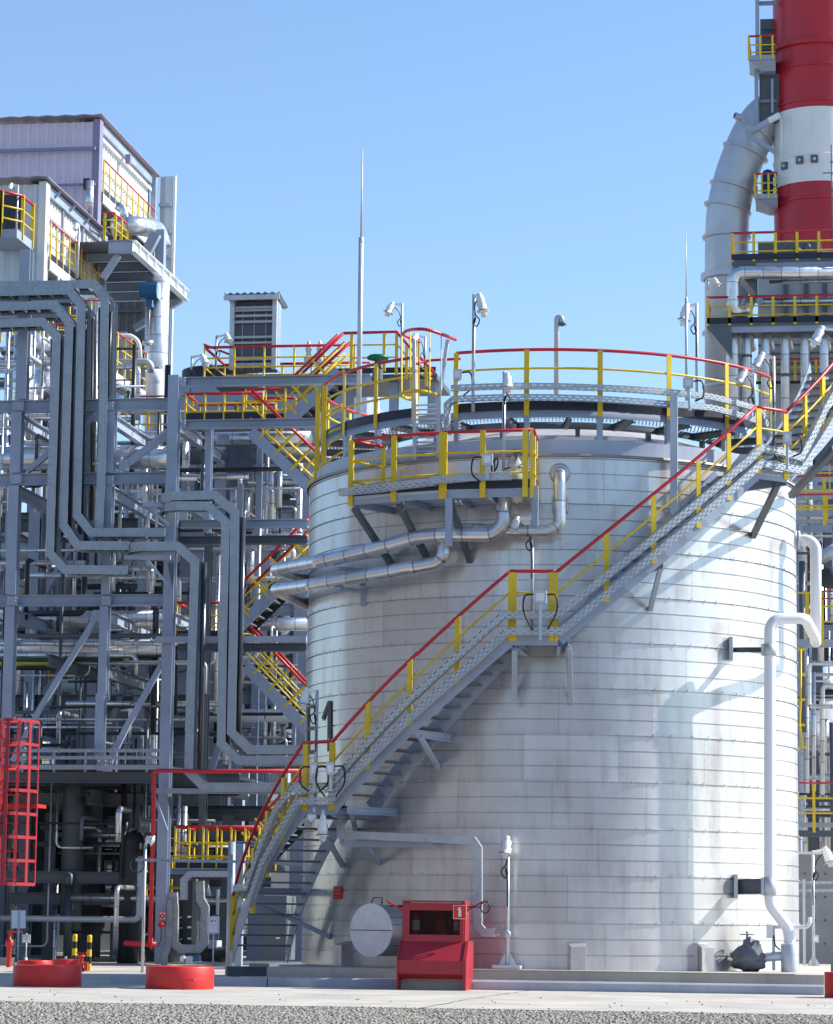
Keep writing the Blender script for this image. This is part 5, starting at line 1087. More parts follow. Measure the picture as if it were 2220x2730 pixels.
# back units of posts, pipes and ducts; dark paints in the mix imitate shade
def unit(label, x0, x1, y0, y1, q0, q1, n, seed, dark=False):
    ALU_, DUCT_, STEEL_, GALV_, WP_ = (DARK, STEELD, STEELD, DARK, STEELD) if dark else (ALU, DUCT, STEEL, GALV, WPIPE); rnd = random.Random(seed); root = T('process_unit', label, 'process plant', A((x0+x1)/2, 2520, (q0+q1)/2), 'far process units behind the frames')  # the dark palette paints shade onto the ground storey pipework
    for k in range(n):
        q = rnd.uniform(q0, q1); x = rnd.uniform(x0, x1); y = rnd.uniform(y0, y1); c = A(x, y, q); kind = rnd.random()
        if c.z < 8.5 and c.x < -13 and abs(c.y-(71.7+(c.x+20.5)*.33)) < .9: c.y += 2.6
        if kind < .30: m = MB(); L = rnd.uniform(1.5, 4); r = rnd.choice((.06,.1,.16,.24)); d = rnd.choice((V((1,0,0)),V((0,0,1)),V((0,0,1)))); m.tube([c-d*L/2, c+d*L/2, c+d*L/2+V((0,rnd.uniform(-.6,.6),rnd.uniform(-1.2,.6)))], r, 12, .3); m.build('pipe', rnd.choice((ALU_,ALU_,DUCT_,WP_)), root)
        elif kind < .55: m = MB(); L = rnd.uniform(2, 4.5); m.prism(iprof(.24,.26), c-V((0,0,L/2)), c+V((0,0,L/2)), (0,1,0)); m.build('post', rnd.choice((STEEL_,STEELD,STEELD)), root)
        elif kind < .75: m = MB(); L = rnd.uniform(2.5, 5); m.ibeam(c-V((L/2,0,0)), c+V((L/2,0,0)), .26, .2); m.build('beam', rnd.choice((STEEL_,STEELD,STEELD)), root)
        elif kind < .84: m = MB(); L = rnd.uniform(2, 3.4); m.ibeam(c-V((0,L/2,0)), c+V((0,L/2,0)), .3, .16); m.build('cross_beam', STEEL_, root)
        elif kind < .90:
            L = rnd.uniform(1.2, 2.2)
            for f, mt in ((1,RED),(.6,YEL),(.3,YEL)): m = MB(); m.tube([c+V((-L/2,0,f)), c+V((L/2,0,f))], .022, 6); m.build('rail', mt, root)
            for i in range(4): m = MB(); p = c+V((-L/2+L*i/3,0,0)); m.bar(p, p+V((0,0,1)), .04, .06); m.build('rail_post', YEL, root)
        elif kind < .96: m = MB(); s = V((rnd.uniform(.2,.6),rnd.uniform(.2,.5),rnd.uniform(.2,.7))); m.box(c-s, c+s); m.build('equipment_box', rnd.choice((STEEL_,DARK,DARK,DUCT_,GALV_)), root)
        else: m = MB(); m.lathe([(0,-.5),(.2,-.47),(.33,-.36),(.33,.36),(.2,.47),(0,.5)], c, 18, axis=rnd.choice(((0,0,1),(1,0,0)))); m.build('vessel', rnd.choice((ALU_,DUCT_)), root)
    return root
unit('jumble of lit pipes and posts behind the upper rack, left of the looped trays', -10, 450, 1130, 1590, 67, 78, 60, 1)
unit('jumble of lit pipes and posts behind the lower rack braces', -10, 450, 1620, 2040, 68, 84, 75, 2)
unit('jumble of pipes and beams behind the stair tower, level with the upper tank', 470, 830, 1200, 1600, 70, 84, 55, 3)
unit('jumble of pipes and beams behind the stair tower, low beside the tank', 470, 830, 1600, 2100, 70, 84, 70, 4)
unit('far plant seen low between the rack braces', -10, 830, 1660, 2060, 86, 100, 80, 5)
unit('pipework painted dark for shade in the ground storey', 130, 620, 2120, 2460, 61.5, 67.5, 50, 6, True)
unit('pipework behind the upper left columns and nested trays', 0, 330, 880, 1120, 68, 76, 30, 7)
# far building block closing gaps low down
fb = T('far_building', 'far grey plant buildings glimpsed through gaps between the steelwork', 'building', V((-20, 118, 0)))
for x0, x1, y, q, mt in ((-60,300,1990,118,CLADG),(260,560,1930,124,STEEL),(520,860,2010,121,CLADG),(560,760,1800,128,DUCT),(2080,2300,1900,116,STEEL),(2120,2300,1560,122,DUCT)):
    a, b2 = A(x0,y,q), A(x1,y,q); m = MB(); corr(m, V((a.x,q,0)), (1,0,0), b2.x-a.x, 0, a.z, (0,-1,0), .4, .06); m.build('wall', mt, fb); m = MB(); m.box((a.x, q+.02, 0), (b2.x, q+6, a.z-.05)); m.build('block', mt, fb)
# ---------------------------------------------------------------- dark ground storey
for x, yt, yb, q, lab, mt, w in ((107,2090,2556,71.5,'dark column with cream painted sunlit side and a hazard patch at the lower left',STEELD,.42),(12,2110,2548,70,'dark column with painted sunlit side at the left edge behind the red ladder',STEELD,.3),(368,2140,2560,68,'dark blue grey column left of the red fire water pipe',STEELD,.28),(352,2140,2560,80,'dark column deep in the ground storey left of the red pipe',STEELD,.24)):
    a, b2 = A(x,yb,q), A(x,yt,q); a.x = b2.x = A(x,(yt+yb)/2,q).x; a.z = 0.0; r_ = T('ground_column', lab, 'column', a, 'columns in the dark ground storey')
    m = MB(); m.box((a.x-w/2,q,0.03), (a.x+w/2,q+.42,b2.z)); m.build('shaft', mt, r_)
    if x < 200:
        m = MB(); m.box((a.x+w/2,q+.02,.1), (a.x+w/2+.012,q+.40,b2.z)); m.build('flange', paint('painted sunlit column side %d' % x, (.62,.58,.50), .6, 0, .1, 2., 0, .2), r_)  # sunlight painted as a cream strip on the dark shaft
        z0, z1 = A(x,2212,q).z, A(x,2165,q).z
        for k in range(7): m = MB(); zz = z0+(z1-z0)*k/7; m.add([V((a.x+w/2+.014,q+.03,zz)),V((a.x+w/2+.014,q+.39,zz+.05)),V((a.x+w/2+.014,q+.39,zz+.09)),V((a.x+w/2+.014,q+.03,zz+.04))], [(0,1,2,3)]); m.build('hazard_stripe', INK, r_)
    m = MB(); m.box((a.x-w*.7,q-.05,0), (a.x+w*.9,q+.45,.03)); m.build('base_plate', STEELD, r_)
for x, lab in ((118,'left of two dull elbow pipes dropping to the ground in the dark storey'),(232,'right of two dull elbow pipes dropping to the ground in the dark storey')):
    r_ = T('elbow_pipe', lab, 'pipe', A(x+8, 2545, 69), 'dull elbow pipes in the dark storey'); dtube([(x+75,2385,71),(x+8,2432,69),(x+6,2545,69)], 69, .20, 'pipe', INSUL, r_, .35, 16)
ac = T('access_stand', 'yellow railed stand with ladder in the dark ground storey', 'platform', A(310, 2570, 66))
for y0, y1, x0, x1 in ((2252,2318,212,305),(2332,2400,252,305)):
    for k in range(4 if y0 < 2300 else 3): x = x0+(x1-x0)*k/(3 if y0 < 2300 else 2); vbar(x, y0, y1, 66, .05, .05, 'post', YEL, ac, 'box')
    for f in (0,.35,.7,1): hbar(x0, x1, y0+(y1-y0)*f-1.5, y0+(y1-y0)*f+1.5, 65.95, 'rail', RED if f == 0 and y0 < 2300 else YEL, ac, .04, 'box')
for x in (300, 316): vbar(x, 2250, 2572, 65.8, .06, .05, 'ladder_stile', STEEL, ac, 'box')
for k in range(16): hbar(300, 316, 2290+k*17, 2292+k*17, 65.8, 'rung', STEEL, ac, .03, 'box')
hbar(125, 345, 2326, 2334, 67, 'beam', STEELD, ac); hbar(125, 215, 2291, 2293, 68, 'rail', YEL, ac, .04, 'box'); hbar(125, 215, 2270, 2273, 68, 'rail', RED, ac, .05, 'box'); hbar(125, 215, 2315, 2317, 68, 'rail', YEL, ac, .04, 'box')
for x in (162, 213): vbar(x, 2270, 2345, 68, .05, .05, 'post', YEL, ac, 'box')
# wrapped duct loop with dark cabinet
dl = T('wrapped_duct_loop', 'grey wrapped duct loop in front of a dark cabinet, behind the right red tub', 'duct', A(500, 2570, QF))
q = QF-.3
m = MB(); m.sweep([A(464,2380,q), A(464,2405,q), A(466,2418,q), A(466,2516,q), A(482,2530,q), A(530,2530,q), A(546,2514,q), A(548,2420,q), A(536,2400,q), A(534,2350,q)], [(-.075,-.08),(.075,-.08),(.085,-.04),(.085,.08),(-.085,.08),(-.085,-.04)], (0,-1,0)); m.build('duct', INSUL, dl)
m = MB(); m.box(A(476,2520,q+.25), A(535,2350,q+1)); m.build('cabinet', DARK, dl)
for y in (2445, 2473, 2503):
    m = MB(); a = A(500,y,q+.22); m.box(a+V((0,0,-.02)), a+V((.08,.01,.02))); m.build('tag_plate', SIGNW, dl)
    m = MB(); a = A(486,y+1,q+.15); m.tube([a, a+V((-.07,-.03,-.02))], .012, 6); m.build('handle', GALV, dl)
m = MB(); m.sweep([A(455,2400,q-.1), A(452,2440,q-.1), A(450,2520,q-.1), A(440,2550,q-.1), A(438,2574,q-.1)], [(-.06,-.03),(.06,-.03),(.06,.03),(-.06,.03)], (0,-1,0)); m.build('conduit', INSUL, dl)
m = MB(); m.box(A(576,2440,QF), A(586,2372,QF+.1)); m.build('perforated_strip', TRAYG, dl)
for x, y, w, h, mt, lab in ((485,2558,10,12,SIGNW,'small white carton on the ground behind the right red tub'),(505,2562,18,20,GALV,'grey plastic bag with dark print between two cartons behind the right red tub'),(522,2557,16,14,BLUE,'small blue carton behind the right red tub')):
    a = A(x, y+h/2, QF-1.0); s = 1/7600*QF; m = MB(); W, Hh = w*s/2, h*s; m.box(a+V((-W,0,0)), a+V((W,.25,Hh))); m.prism([(-W*.8,Hh),(W*.8,Hh),(W*.7,Hh+.015),(-W*.7,Hh+.015)], a+V((0,.02,0)), a+V((0,.23,0))); tag(m.build('carton', mt), lab, 'box')
eq = T('pump_unit', 'dark pump with pale casing behind the white sign on its pole', 'pump', A(578, 2570, QF+.6)); m = MB(); c = A(575,2545,QF+.6); m.lathe([(0,-.3),(.16,-.3),(.16,.3),(0,.3)], c, 18, axis=(1,0,0)); m.build('motor', DARK, eq); m = MB(); m.box(A(556,2530,QF+.5), A(592,2508,QF+1)); m.build('casing', GALV, eq)
sc_ = T('skid_cabinet', 'dark blue grey skid cabinet under the bottom of the tank stair', 'cabinet', A(720, 2590, 56)); m = MB(); m.box(A(664,2600,56), A(745,2568,57)); m.build('base', STEELD, sc_); m = MB(); m.box(A(690,2560,58), A(790,2390,59)); m.build('cabinet', STEELD, sc_); m = MB(); a = A(740,2502,57.97); m.box(a-V((.03,.02,.015)), a+V((.05,.02,.02))); m.build('nameplate', SIGNW, sc_)
m = MB(); p = A(612,2595,54.5); p.z = 0; m.tube([p, V((p.x,p.y,A(612,2245,54.5).z))], .075, 14); r_ = tag(m.build('support_pole', STEEL), 'round grey support pole between white sign and tank stair', 'pole')
p = A(640, 2370, 54.3); m = MB(); m.bar(V((p.x,p.y,0)), V((p.x,p.y,A(640,2250,54.3).z)), .14, .14); tag(m.build('support_post', STEEL), 'square grey post right of the round support pole, ending in two tray elbows', 'post')
# red ladder cage
cg = T('red_ladder_cage', 'bright red caged ladder at the left picture edge', 'ladder', A(60, 2362, 57))
q = 57; xs = ((2,1922),(17,1922),(24,1925),(46,1922),(78,1922),(102,1922))
ztop, zbot = A(50,1923,q).z, A(50,2358,q).z
Xc, Xw = A(34,2100,q).x, .38
for k in range(7):
    a = math.pi*(k/6); p = V((Xc+Xw*math.cos(a), q+.5-.95*math.sin(a), 0)); m = MB(); m.bar(V((p.x,p.y,zbot)), V((p.x,p.y,ztop)), .065, .02, (math.cos(a), -math.sin(a), 0)); m.build('cage_bar', REDCAB, cg)
for k in range(8):
    z = zbot+(ztop-zbot)*k/7; m = MB(); pts = [V((Xc+Xw*math.cos(math.pi*j/14), q+.5-.95*math.sin(math.pi*j/14), z)) for j in range(15)]; m.sweep(pts, [(-.032,-.01),(.032,-.01),(.032,.01),(-.032,.01)], [V((math.cos(math.pi*j/14), -math.sin(math.pi*j/14), 0)) for j in range(15)]); m.build('hoop', REDCAB, cg)
for s in (-.3, .3): m = MB(); m.bar(V((Xc+s-.1,q+.45,zbot)), V((Xc+s-.1,q+.45,ztop)), .06, .08); m.build('stile', REDCAB, cg)
for k in range(11): z = zbot+.1+k*.29; m = MB(); m.tube([V((Xc-.4,q+.45,z)), V((Xc+.2,q+.45,z))], .015, 6); m.build('rung', REDCAB, cg)
m = MB(); m.box((Xc-.9,q+.5,ztop-1.75), (Xc+.35,q+1.3,ztop-1.68)); m.build('platform', REDC, cg)
for zz in (ztop-.02, ztop-.5, ztop-1.0): m = MB(); m.tube([V((Xc-1.2,q+.1,zz)), V((Xc+.1,q+.1,zz))], .03, 8); m.build('rail', REDC, cg)
for k, x in enumerate((5, 14)):
    m = MB(); a = A(x,2580,66); m.tube([V((a.x,66,0)), V((a.x,66,4.2))], .05, 10); tag(m.build('thin_pipe', GALV), ('left' if k == 0 else 'right')+' of two thin grey pipes behind the red ladder cage', 'pipe')

# thin service pipes threaded through the frames
def thin_bundle(label, x0, x1, y0, y1, q0, q1, n, seed):
    rnd = random.Random(seed); root = T('service_pipes', label, 'pipes', A((x0+x1)/2, y1, (q0+q1)/2), 'bundles of thin service pipes')
    for k in range(n):
        q = rnd.uniform(q0, q1); r = rnd.choice((.025,.03,.04,.055,.07)); mt = rnd.choice((ALU,ALU,ALU,GALV,STEELD,CABM)); x, y = rnd.uniform(x0, x1), rnd.uniform(y0, y1); c = A(x, y, q); t = rnd.random(); L = rnd.uniform(1.2, 4.5)
        if t < .45: P = [c+V((0,0,L/2)), c-V((0,0,L/2))]; P += [P[-1]+V((rnd.choice((-1,1))*rnd.uniform(.4,2),0,0))] if rnd.random() < .6 else []
        elif t < .85: P = [c-V((L/2,0,0)), c+V((L/2,0,0))]; P += [P[-1]+V((0,0,rnd.choice((-1,1))*rnd.uniform(.4,1.6)))] if rnd.random() < .6 else []
        else: P = [c, c+V((0,-L/2,0)), c+V((0,-L/2,-rnd.uniform(.4,1.4)))]
        m = MB(); m.tube(P, r, 10, .14); m.build('pipe', mt, root)
thin_bundle('thin shiny service pipes threaded through the upper part of the pipe rack', -10, 450, 1090, 1590, 61.5, 70, 70, 21)
thin_bundle('thin shiny service pipes threaded through the braced lower part of the pipe rack', -10, 450, 1620, 2050, 61.5, 72, 85, 22)
thin_bundle('thin shiny service pipes behind the stair tower left of the tank', 470, 820, 1180, 2060, 64, 74, 90, 23)
thin_bundle('thin pipes above the upper beam beside the nested cable trays', 0, 200, 930, 1060, 61.5, 68, 24, 24)
thin_bundle('thin pipes in the shaded ground storey behind the bollards', 130, 430, 2150, 2500, 61.5, 66, 30, 25)
thin_bundle('thin pipes right of the tank around the white pipe', 2120, 2230, 1380, 2180, 61, 66, 34, 26)
# ================================================================== chimney and flue on the right
QC = 75.0
cc = A(2187, 1500, QC); CR = A(2187+117, 600, QC).x-A(2187, 600, QC).x; cc.z = 0
def zc(y): return A(2187, y, QC).z
ch = T('chimney', 'tall red chimney with one white band at the right picture edge', 'chimney', V((cc.x, cc.y, 0)))
def zf_(y): return A(2187, y, QC-CR).z
for y0, y1, mt, nm in ((668,480,REDCHI,'lower_red_shaft'),(480,281,WHITE,'white_band'),(281,-260,REDCHI,'upper_red_shaft')):
    m = MB(); a, b2 = zf_(y0), zf_(y1); m.lathe([(CR, a), (CR, b2)], cc, 72); m.build(nm, mt, ch)
m = MB(); m.lathe([(CR, 0), (CR, zf_(668))], cc, 48); m.build('base_shaft', DUCT, ch)
for y, w, h, mt in ((106,.10,.16,REDCHI),(166,.03,.10,REDCHI),(262,.03,.10,REDCHI),(408,.025,.08,WHITE),(523,.03,.10,REDCHI)):
    z = zf_(y); m = MB(); m.lathe([(CR-.01, z-h/2), (CR+w, z-h/2+.02), (CR+w, z+h/2-.02), (CR-.01, z+h/2)], cc, 72, smooth=False); m.build('flange_ring', mt, ch)
for x in (2103, 2143, 2181):
    y = 423 if x > 2110 else 430; z = zf_(y); t = (x-2187)/117; p = V((cc.x+CR*t, cc.y-CR*math.sqrt(1-t*t), z)); n = V((t, -math.sqrt(1-t*t), 0)); s = V((-n.y, n.x, 0))
    m = MB(); m.bar(p-n*.02, p+n*.07, .19, .19); b = m.build('port_plate', STEELD, ch); m = MB(); m.lathe([(0,.10),(.04,.09),(.05,.06)], p, 12, axis=n); m.build('port_bolt', GALV, b)
m = MB(); t = -.80; p = V((cc.x+CR*t-.0, cc.y-CR*.6, 0)); m.bar(V((p.x,p.y-.03,zf_(415))), V((p.x,p.y-.03,zf_(300))), .07, .05); m.build('cable_duct', WHITE, ch)
# scaffold-like thin mast at the very edge
sm = T('aerial_mast', 'thin dark aerial mast in front of the white chimney band', 'mast', A(2216, 640, QC-3))
m = MB(); a, b2 = A(2217,660,QC-3), A(2216,385,QC-3); m.tube([a, b2], .02, 6); m.build('pole', STEELD, sm)
for y, l in ((460,22),(430,4),(505,26),(530,8)): m = MB(); c = A(2216,y,QC-3); m.bar(c+V((-l/100,0,0)), c+V((.2,0,0)), .02, .025); m.build('element', STEELD, sm)
# flue duct
fl_ = T('flue_duct', 'big grey flue duct curving up into the chimney', 'duct', A(1936, 1120, QC))
s = QC/7600
pts = [A(1936,1130,QC), A(1936,660,QC), A(1941,560,QC), A(1962,470,QC), A(1988,400,QC), A(2012,350,QC), A(2042,312,QC), A(2085,290,QC)]
pts = [pts[0]]+spline(pts[1:], 4)
m = MB(); m.tube(pts, 59*s, 40, cap=True); m.build('shell', FLUE, fl_)
def ringat(p, d, r, w, par, nm='flange_ring'): m = MB(); m.lathe([(r-.01,-w/2),(r+.07,-w/2+.015),(r+.07,w/2-.015),(r-.01,w/2)], p, 40, axis=d, smooth=False); m.build(nm, FLUE, par)
for y in (1032, 888, 632): ringat(A(1936,y,QC), V((0,0,1)), 59*s, .1, fl_)
ringat(A(1936,738,QC), V((0,0,1)), 59*s+.04, .18, fl_)
for (x0,y0,x1,y1) in ((1939,556,1943,540),(1953,502,1960,480),(1986,406,1992,392),(2012,350,2020,339)): a, b2 = A(x0,y0,QC), A(x1,y1,QC); ringat(a, (b2-a), 59*s, .07, fl_)
m = MB(); p = A(1975,313,QC-.75); m.lathe([(.09,0),(.09,.2),(.06,.2)], p, 14, axis=(-.8,-.5,.2)); m.build('stub', DUCT, fl_)
# transition box and guide steel between duct and chimney
tb = T('duct_frame', 'grey steel frame and inlet box between flue duct and chimney', 'steel frame', A(2035, 340, QC-.3))
m = MB(); m.box(A(2024,325,QC-.6), V((cc.x-CR*.8, QC+.6, A(2024,196,QC-.6).z))); m.build('inlet_box', STEELD, tb)
for x, y0, y1 in ((2018,-60,160),(2016,183,345)): vbar(x, y0, y1, QC-.7, .1, .16, 'guide_column', STEEL, tb)
for x, y0, y1 in ((2058,210,300),): vbar(x, y0, y1, QC-.75, .06, .08, 'guide_column', STEEL, tb)
for y0, y1 in ((3,12),(266,272)): hbar(2018, 2070, y0, y1, QC-.65, 'cross_bar', STEEL, tb, .1)
dbar((1988,356), (2048,322), QC-1.0, .13, 'bracket_beam', STEEL, tb); dbar((2048,322), (2078,306), QC-1.0, .14, 'bracket_beam', WHITE, tb); dbar((1992,358), (2072,408), QC-1.0, .12, 'bracket_beam', STEEL, tb)
m = MB(); m.box(A(2026,150,QC-.2), V((cc.x-CR*.9, QC+.5, A(2026,50,QC-.2).z))); m.build('upper_box', STEELD, tb)
for y in (75, 92, 112, 130): hbar(2030, 2072, y-2, y+2, QC-.3, 'box_rib', STEELD, tb, .06, 'box')
def cpf(label, x0, x1, ytop, ybot, ylow, q, n=3):
    r_ = T('chimney_platform', label, 'platform', A(x1, ybot, q), 'small railed platforms on the chimney'); za, zb = A(x0,ybot,q).z, A(x0,ytop,q).z; X0, X1 = A(x0,ybot,q).x, A(x1,ybot,q).x
    m = MB(); m.box((X0,q,za-.02), (X1,q+1.4,za+.12)); m.build('edge', STEEL, r_)
    m = MB(); zl = A(x0,ylow,q).z; m.add([V((X0,q+.01,za-.03)),V((X1,q+.01,za-.03)),V((X1,q+1.3,za-.03)),V((X0,q+1.3,za-.03)),V((X0+.35,q+.2,zl)),V((X1,q+.2,zl)),V((X1,q+1.2,zl)),V((X0+.35,q+1.2,zl))], [(0,1,2,3),(7,6,5,4),(0,4,5,1),(1,5,6,2),(2,6,7,3),(3,7,4,0)]); m.build('corbel', STEEL, r_)
    for f, mt, nm, r in ((1,RED,'handrail',.03),(.62,YEL,'midrail',.018),(.3,YEL,'midrail',.018)):
        z = za+(zb-za)*f; m = MB(); m.tube([V((X1,q,z)), V((X0,q,z)), V((X0,q+1.4,z))], r, 6); m.build(nm, mt, r_)
    for k in range(n): x = X0+(X1-X0)*k/(n-1)*.9; m = MB(); m.bar(V((x,q,za)), V((x,q,zb)), .05, .05); m.build('post', YEL, r_)
    m = MB(); m.bar(V((X0,q+1.4,za)), V((X0,q+1.4,zb)), .05, .05); m.build('post', YEL, r_); return r_
cpf('upper small platform on the chimney, at the red shaft', 1995, 2066, 96, 158, 184, QC-1.2); cpf('lower small platform on the chimney holding a blue vessel', 2012, 2072, 463, 528, 546, QC-1.0, 4)
bvs = T('blue_vessel', 'blue upright vessel on the lower small chimney platform', 'vessel', A(2048, 522, QC-.4)); m = MB(); c = A(2046,520,QC-.4); hh = A(2046,450,QC-.4).z-c.z
m.lathe([(0,0),(.15,0),(.15,hh*.7),(.19,hh*.71),(.19,hh*.78),(.15,hh*.79),(.12,hh*.93),(0,hh)], c, 20); m.build('body', BLUE, bvs); m = MB(); m.tube([c+V((.15,-.05,.2)), c+V((.3,-.05,.3)), c+V((.28,-.05,hh*.8)), c+V((.1,-.05,hh*.85))], .035, 10, .1); m.build('side_pipe', BLUE, bvs)
# heater block with platforms
hx = T('fired_heater', 'grey fired heater body under the chimney with two railed decks', 'heater', A(2150, 1100, QC-3))
X0 = A(2020,900,QC-2).x
m = MB(); m.box((X0, QC-1.9, 0), (X0+8, QC+2, A(2020,690,QC-1.9).z)); m.build('casing', DUCT, hx)
for y in (735, 812, 918, 940, 968, 996): hbar(2020, 2300, y-1.5, y+1.5, QC-1.95, 'casing_rib', STEELD, hx, .06, 'box')
for x in (2095, 2150, 2200): vbar(x, 690, 1100, QC-1.95, .12, .1, 'casing_stiffener', STEELD, hx, 'box')
def deck(x0, y, ytop, q, n, lab, d=1.6):
    r_ = T('heater_deck', lab, 'platform', A(x0, y, q), 'railed decks of the heater'); a = A(x0,y,q); z = a.z; zt = A(x0,ytop,q).z; X1 = a.x+6
    m = MB(); m.box((a.x,q,z-.12), (X1,q+d,z-.05)); m.build('floor', STEELD, r_); m = MB(); m.box((a.x,q-.02,z-.05), (X1,q+.02,z+.10)); m.build('toe_board', NAVY, r_); m = MB(); m.channel(V((a.x,q+.03,z-.17)), V((X1,q+.03,z-.17)), .2, .06); m.build('edge_beam', STEEL, r_)
    for f, mt, nm, r in ((1,RED,'handrail',.032),(.62,YEL,'midrail',.018),(.25,YEL,'midrail',.018)):
        zz = z+(zt-z)*f; m = MB(); m.tube([V((X1,q,zz)), V((a.x,q,zz)), V((a.x,q+d,zz))], r, 6); m.build(nm, mt, r_)
    for k in range(n): x = a.x+.02+k*.535; m = MB(); m.bar(V((x,q,z-.1)), V((x,q,zt)), .07, .04); m.build('post', YEL, r_)
    for k in range(3): m = MB(); m.bar(V((a.x,q+.3+k*.5,z)), V((a.x,q+.3+k*.5,zt)), .05, .05); m.build('post', YEL, r_)
    m = MB(); m.add([V((a.x,q,z-.14)),V((a.x+.6,q,z-.14)),V((a.x+.6,q,z-.9)),V((a.x,q+1.4,z-.14)),V((a.x+.6,q+1.4,z-.14)),V((a.x+.6,q+1.4,z-.9))], [(0,1,2),(5,4,3),(0,3,4,1),(1,4,5,2),(2,5,3,0)]); m.build('corbel', STEELD, r_); return r_
deck(1949, 688, 621, QC-5.2, 7, 'upper railed deck below the red chimney shaft'); deck(1884, 858, 793, QC-5.5, 9, 'lower railed deck above the row of silver risers')
m = MB(); m.box(A(2020,682,QC-4.5), A(2190,655,QC-4)); m.build('duct_box', STEELD, hx)
for x, y in ((2124,668),(2150,658)): m = MB(); m.lathe([(.07,-.015),(.1,0),(.07,.015),(.07,-.015)], A(x,y,QC-4.9), 18, axis=(0,1,0)); m.build('handwheel', DARK, hx)
p = T('insulated_pipe', 'wide silver pipe running level between the two heater decks and turning down', 'pipe', A(1950, 830, QC-5), 'silver pipes at the heater'); dtube([(2280,726,QC-5.4),(1953,726,QC-5.4),(1953,830,QC-5.4),(1985,830,QC-5.2),(1998,800,QC-5)], QC-5.4, .16, 'cladding', ALU, p, .25, 18)
p = T('insulated_pipe', 'second silver pipe level behind the lower heater deck railing', 'pipe', A(2040, 815, QC-4.6), 'silver pipes at the heater'); dtube([(2280,802,QC-4.6),(2034,804,QC-4.6)], QC-4.6, .09, 'cladding', ALU, p, None, 14); dtube([(2280,748,QC-4.8),(2050,752,QC-4.8)], QC-4.8, .05, 'branch', ALU, p, None, 10)
for k, (x, r) in enumerate(((1953,.165),(1991,.115),(2041,.115),(2093,.11),(2146,.11),(2197,.11))):
    nm = ('first','second','third','fourth','fifth','sixth')[k]; p = T('insulated_riser', nm+' silver riser from the left in the row below the lower heater deck', 'pipe', A(x, 1130, QC-5), 'row of silver risers below the heater deck')
    a, b2 = A(x,1240,QC-5), A(x,885,QC-5); a.x = b2.x = A(x,1000,QC-5).x; m = MB(); m.tube([a, b2, b2+V((.05,2,.0))], r, 18, .22); m.build('cladding', ALUV, p)
    if k % 2: m = MB(); z = A(x,1000 if k > 1 else 950,QC-5).z; m.lathe([(r,-.03),(r+.012,-.03),(r+.012,.03),(r,.03)], V((a.x,a.y,z)), 20); m.build('strap', STEELD, p)
x0 = A(2010,900,QC-2.5); rl = T('back_railing', 'faded railing on the heater casing behind the silver risers', 'railing', A(2100, 1010, QC-2.4))
hbar(2010, 2300, 954, 959, QC-2.4, 'handrail', RED, rl, .05, 'box'); hbar(2010, 2300, 977, 980, QC-2.4, 'midrail', YEL, rl, .04, 'box'); hbar(2010, 2300, 1014, 1022, QC-2.4, 'toe_board', NAVY, rl, .03, 'box')
for x in (2020,2065,2119,2175): vbar(x, 957, 1015, QC-2.4, .06, .04, 'post', YEL, rl, 'box')
lamp(QC-5.8, [(1886,770),(1886,742)], (1904,744), (1914,766), 'tiny lamp leaning right on the grey flue duct', cable=False)

# ---------------------------------------------------------------- behind the tank on the right: levels of rails, vessels, ladder
rp = T('right_frame', 'grey steel frame with yellow railings right of the tank', 'steel frame', A(2180, 2560, 62))
for y0, y1, q, mt in ((1243,1256,64,STEEL),(1270,1283,63,STEEL),(1305,1330,63.5,STEEL),(1362,1376,62,STEEL),(1385,1395,61.5,TRAYG),(1400,1418,63,STEEL),(1428,1432,62,ALU),(1705,1726,60.5,STEEL),(2194,2206,58,STEEL),(2215,2232,60,STEELD)): hbar(2112, 2330, y0, y1, q, 'beam', mt, rp, .2, 'box')
for x, y0, y1, q in ((2127,1395,2200,62.6),(2104,1290,1500,64),(2210,1395,1700,66)): vbar(x, y0, y1, q, .12, .12, 'column', STEEL, rp, 'box')
m = MB(); m.sweep([A(2133,1395,62.4), A(2136,2230,62.4)], UPROF(.10,.08), (0,-1,0)); m.build('tray', TRAY, rp)
for x, y, q in ((2124,1950,62.5),): pass
def rset(x0, x1, ys, q, posts, par, rh=.026):
    for y, mt in ys: hbar(x0, x1, y-2.2, y+2.2, q, 'handrail' if mt is RED else 'midrail', mt, par, .04, 'box')
    for x, y0, y1, w in posts: vbar(x, y0, y1, q+.02, w, .05, 'post', YEL, par, 'box')
r1 = T('gangway_railing', 'double red and yellow railing right of the tank rim', 'railing', A(2190, 1310, 62), 'railings right of the tank'); rset(2112,2320,((1269,RED),(1309,YEL),(1318,RED),(1348,YEL),(1356,YEL)), 61, ((2197,1272,1400,.07),(2204,1318,1390,.04),(2147,1250,1330,.035),(2211,1236,1330,.03)), r1)
hbar(2190, 2320, 1233, 1237, 61.5, 'handrail', RED, r1, .04, 'box'); hbar(2140, 2320, 1259, 1262, 61.5, 'midrail', YEL, r1, .04, 'box')
r2 = T('gangway_railing', 'tall yellow posts and red rail either side of the white pipe', 'railing', A(2150, 1700, 60.3), 'railings right of the tank'); rset(2180,2320,((1576,RED),(1596,RED),(1617,YEL),(1657,YEL)), 60.3, ((2151,1579,1700,.085),(2192,1576,1720,.05)), r2); hbar(2112,2160,1579,1583,60.3,'midrail',YEL,r2,.04,'box')
r3 = T('gangway_railing', 'low red and yellow railing right of the tank above the concrete wall', 'railing', A(2170, 2200, 57.6), 'railings right of the tank'); rset(2112,2320,((2088,RED),(2129,YEL),(2169,YEL)), 57.6, ((2169,2090,2220,.055),), r3)
yl = T('step_rungs', 'yellow crooked rung ladder hanging between tank and grey tray', 'ladder', A(2135, 2000, 60))
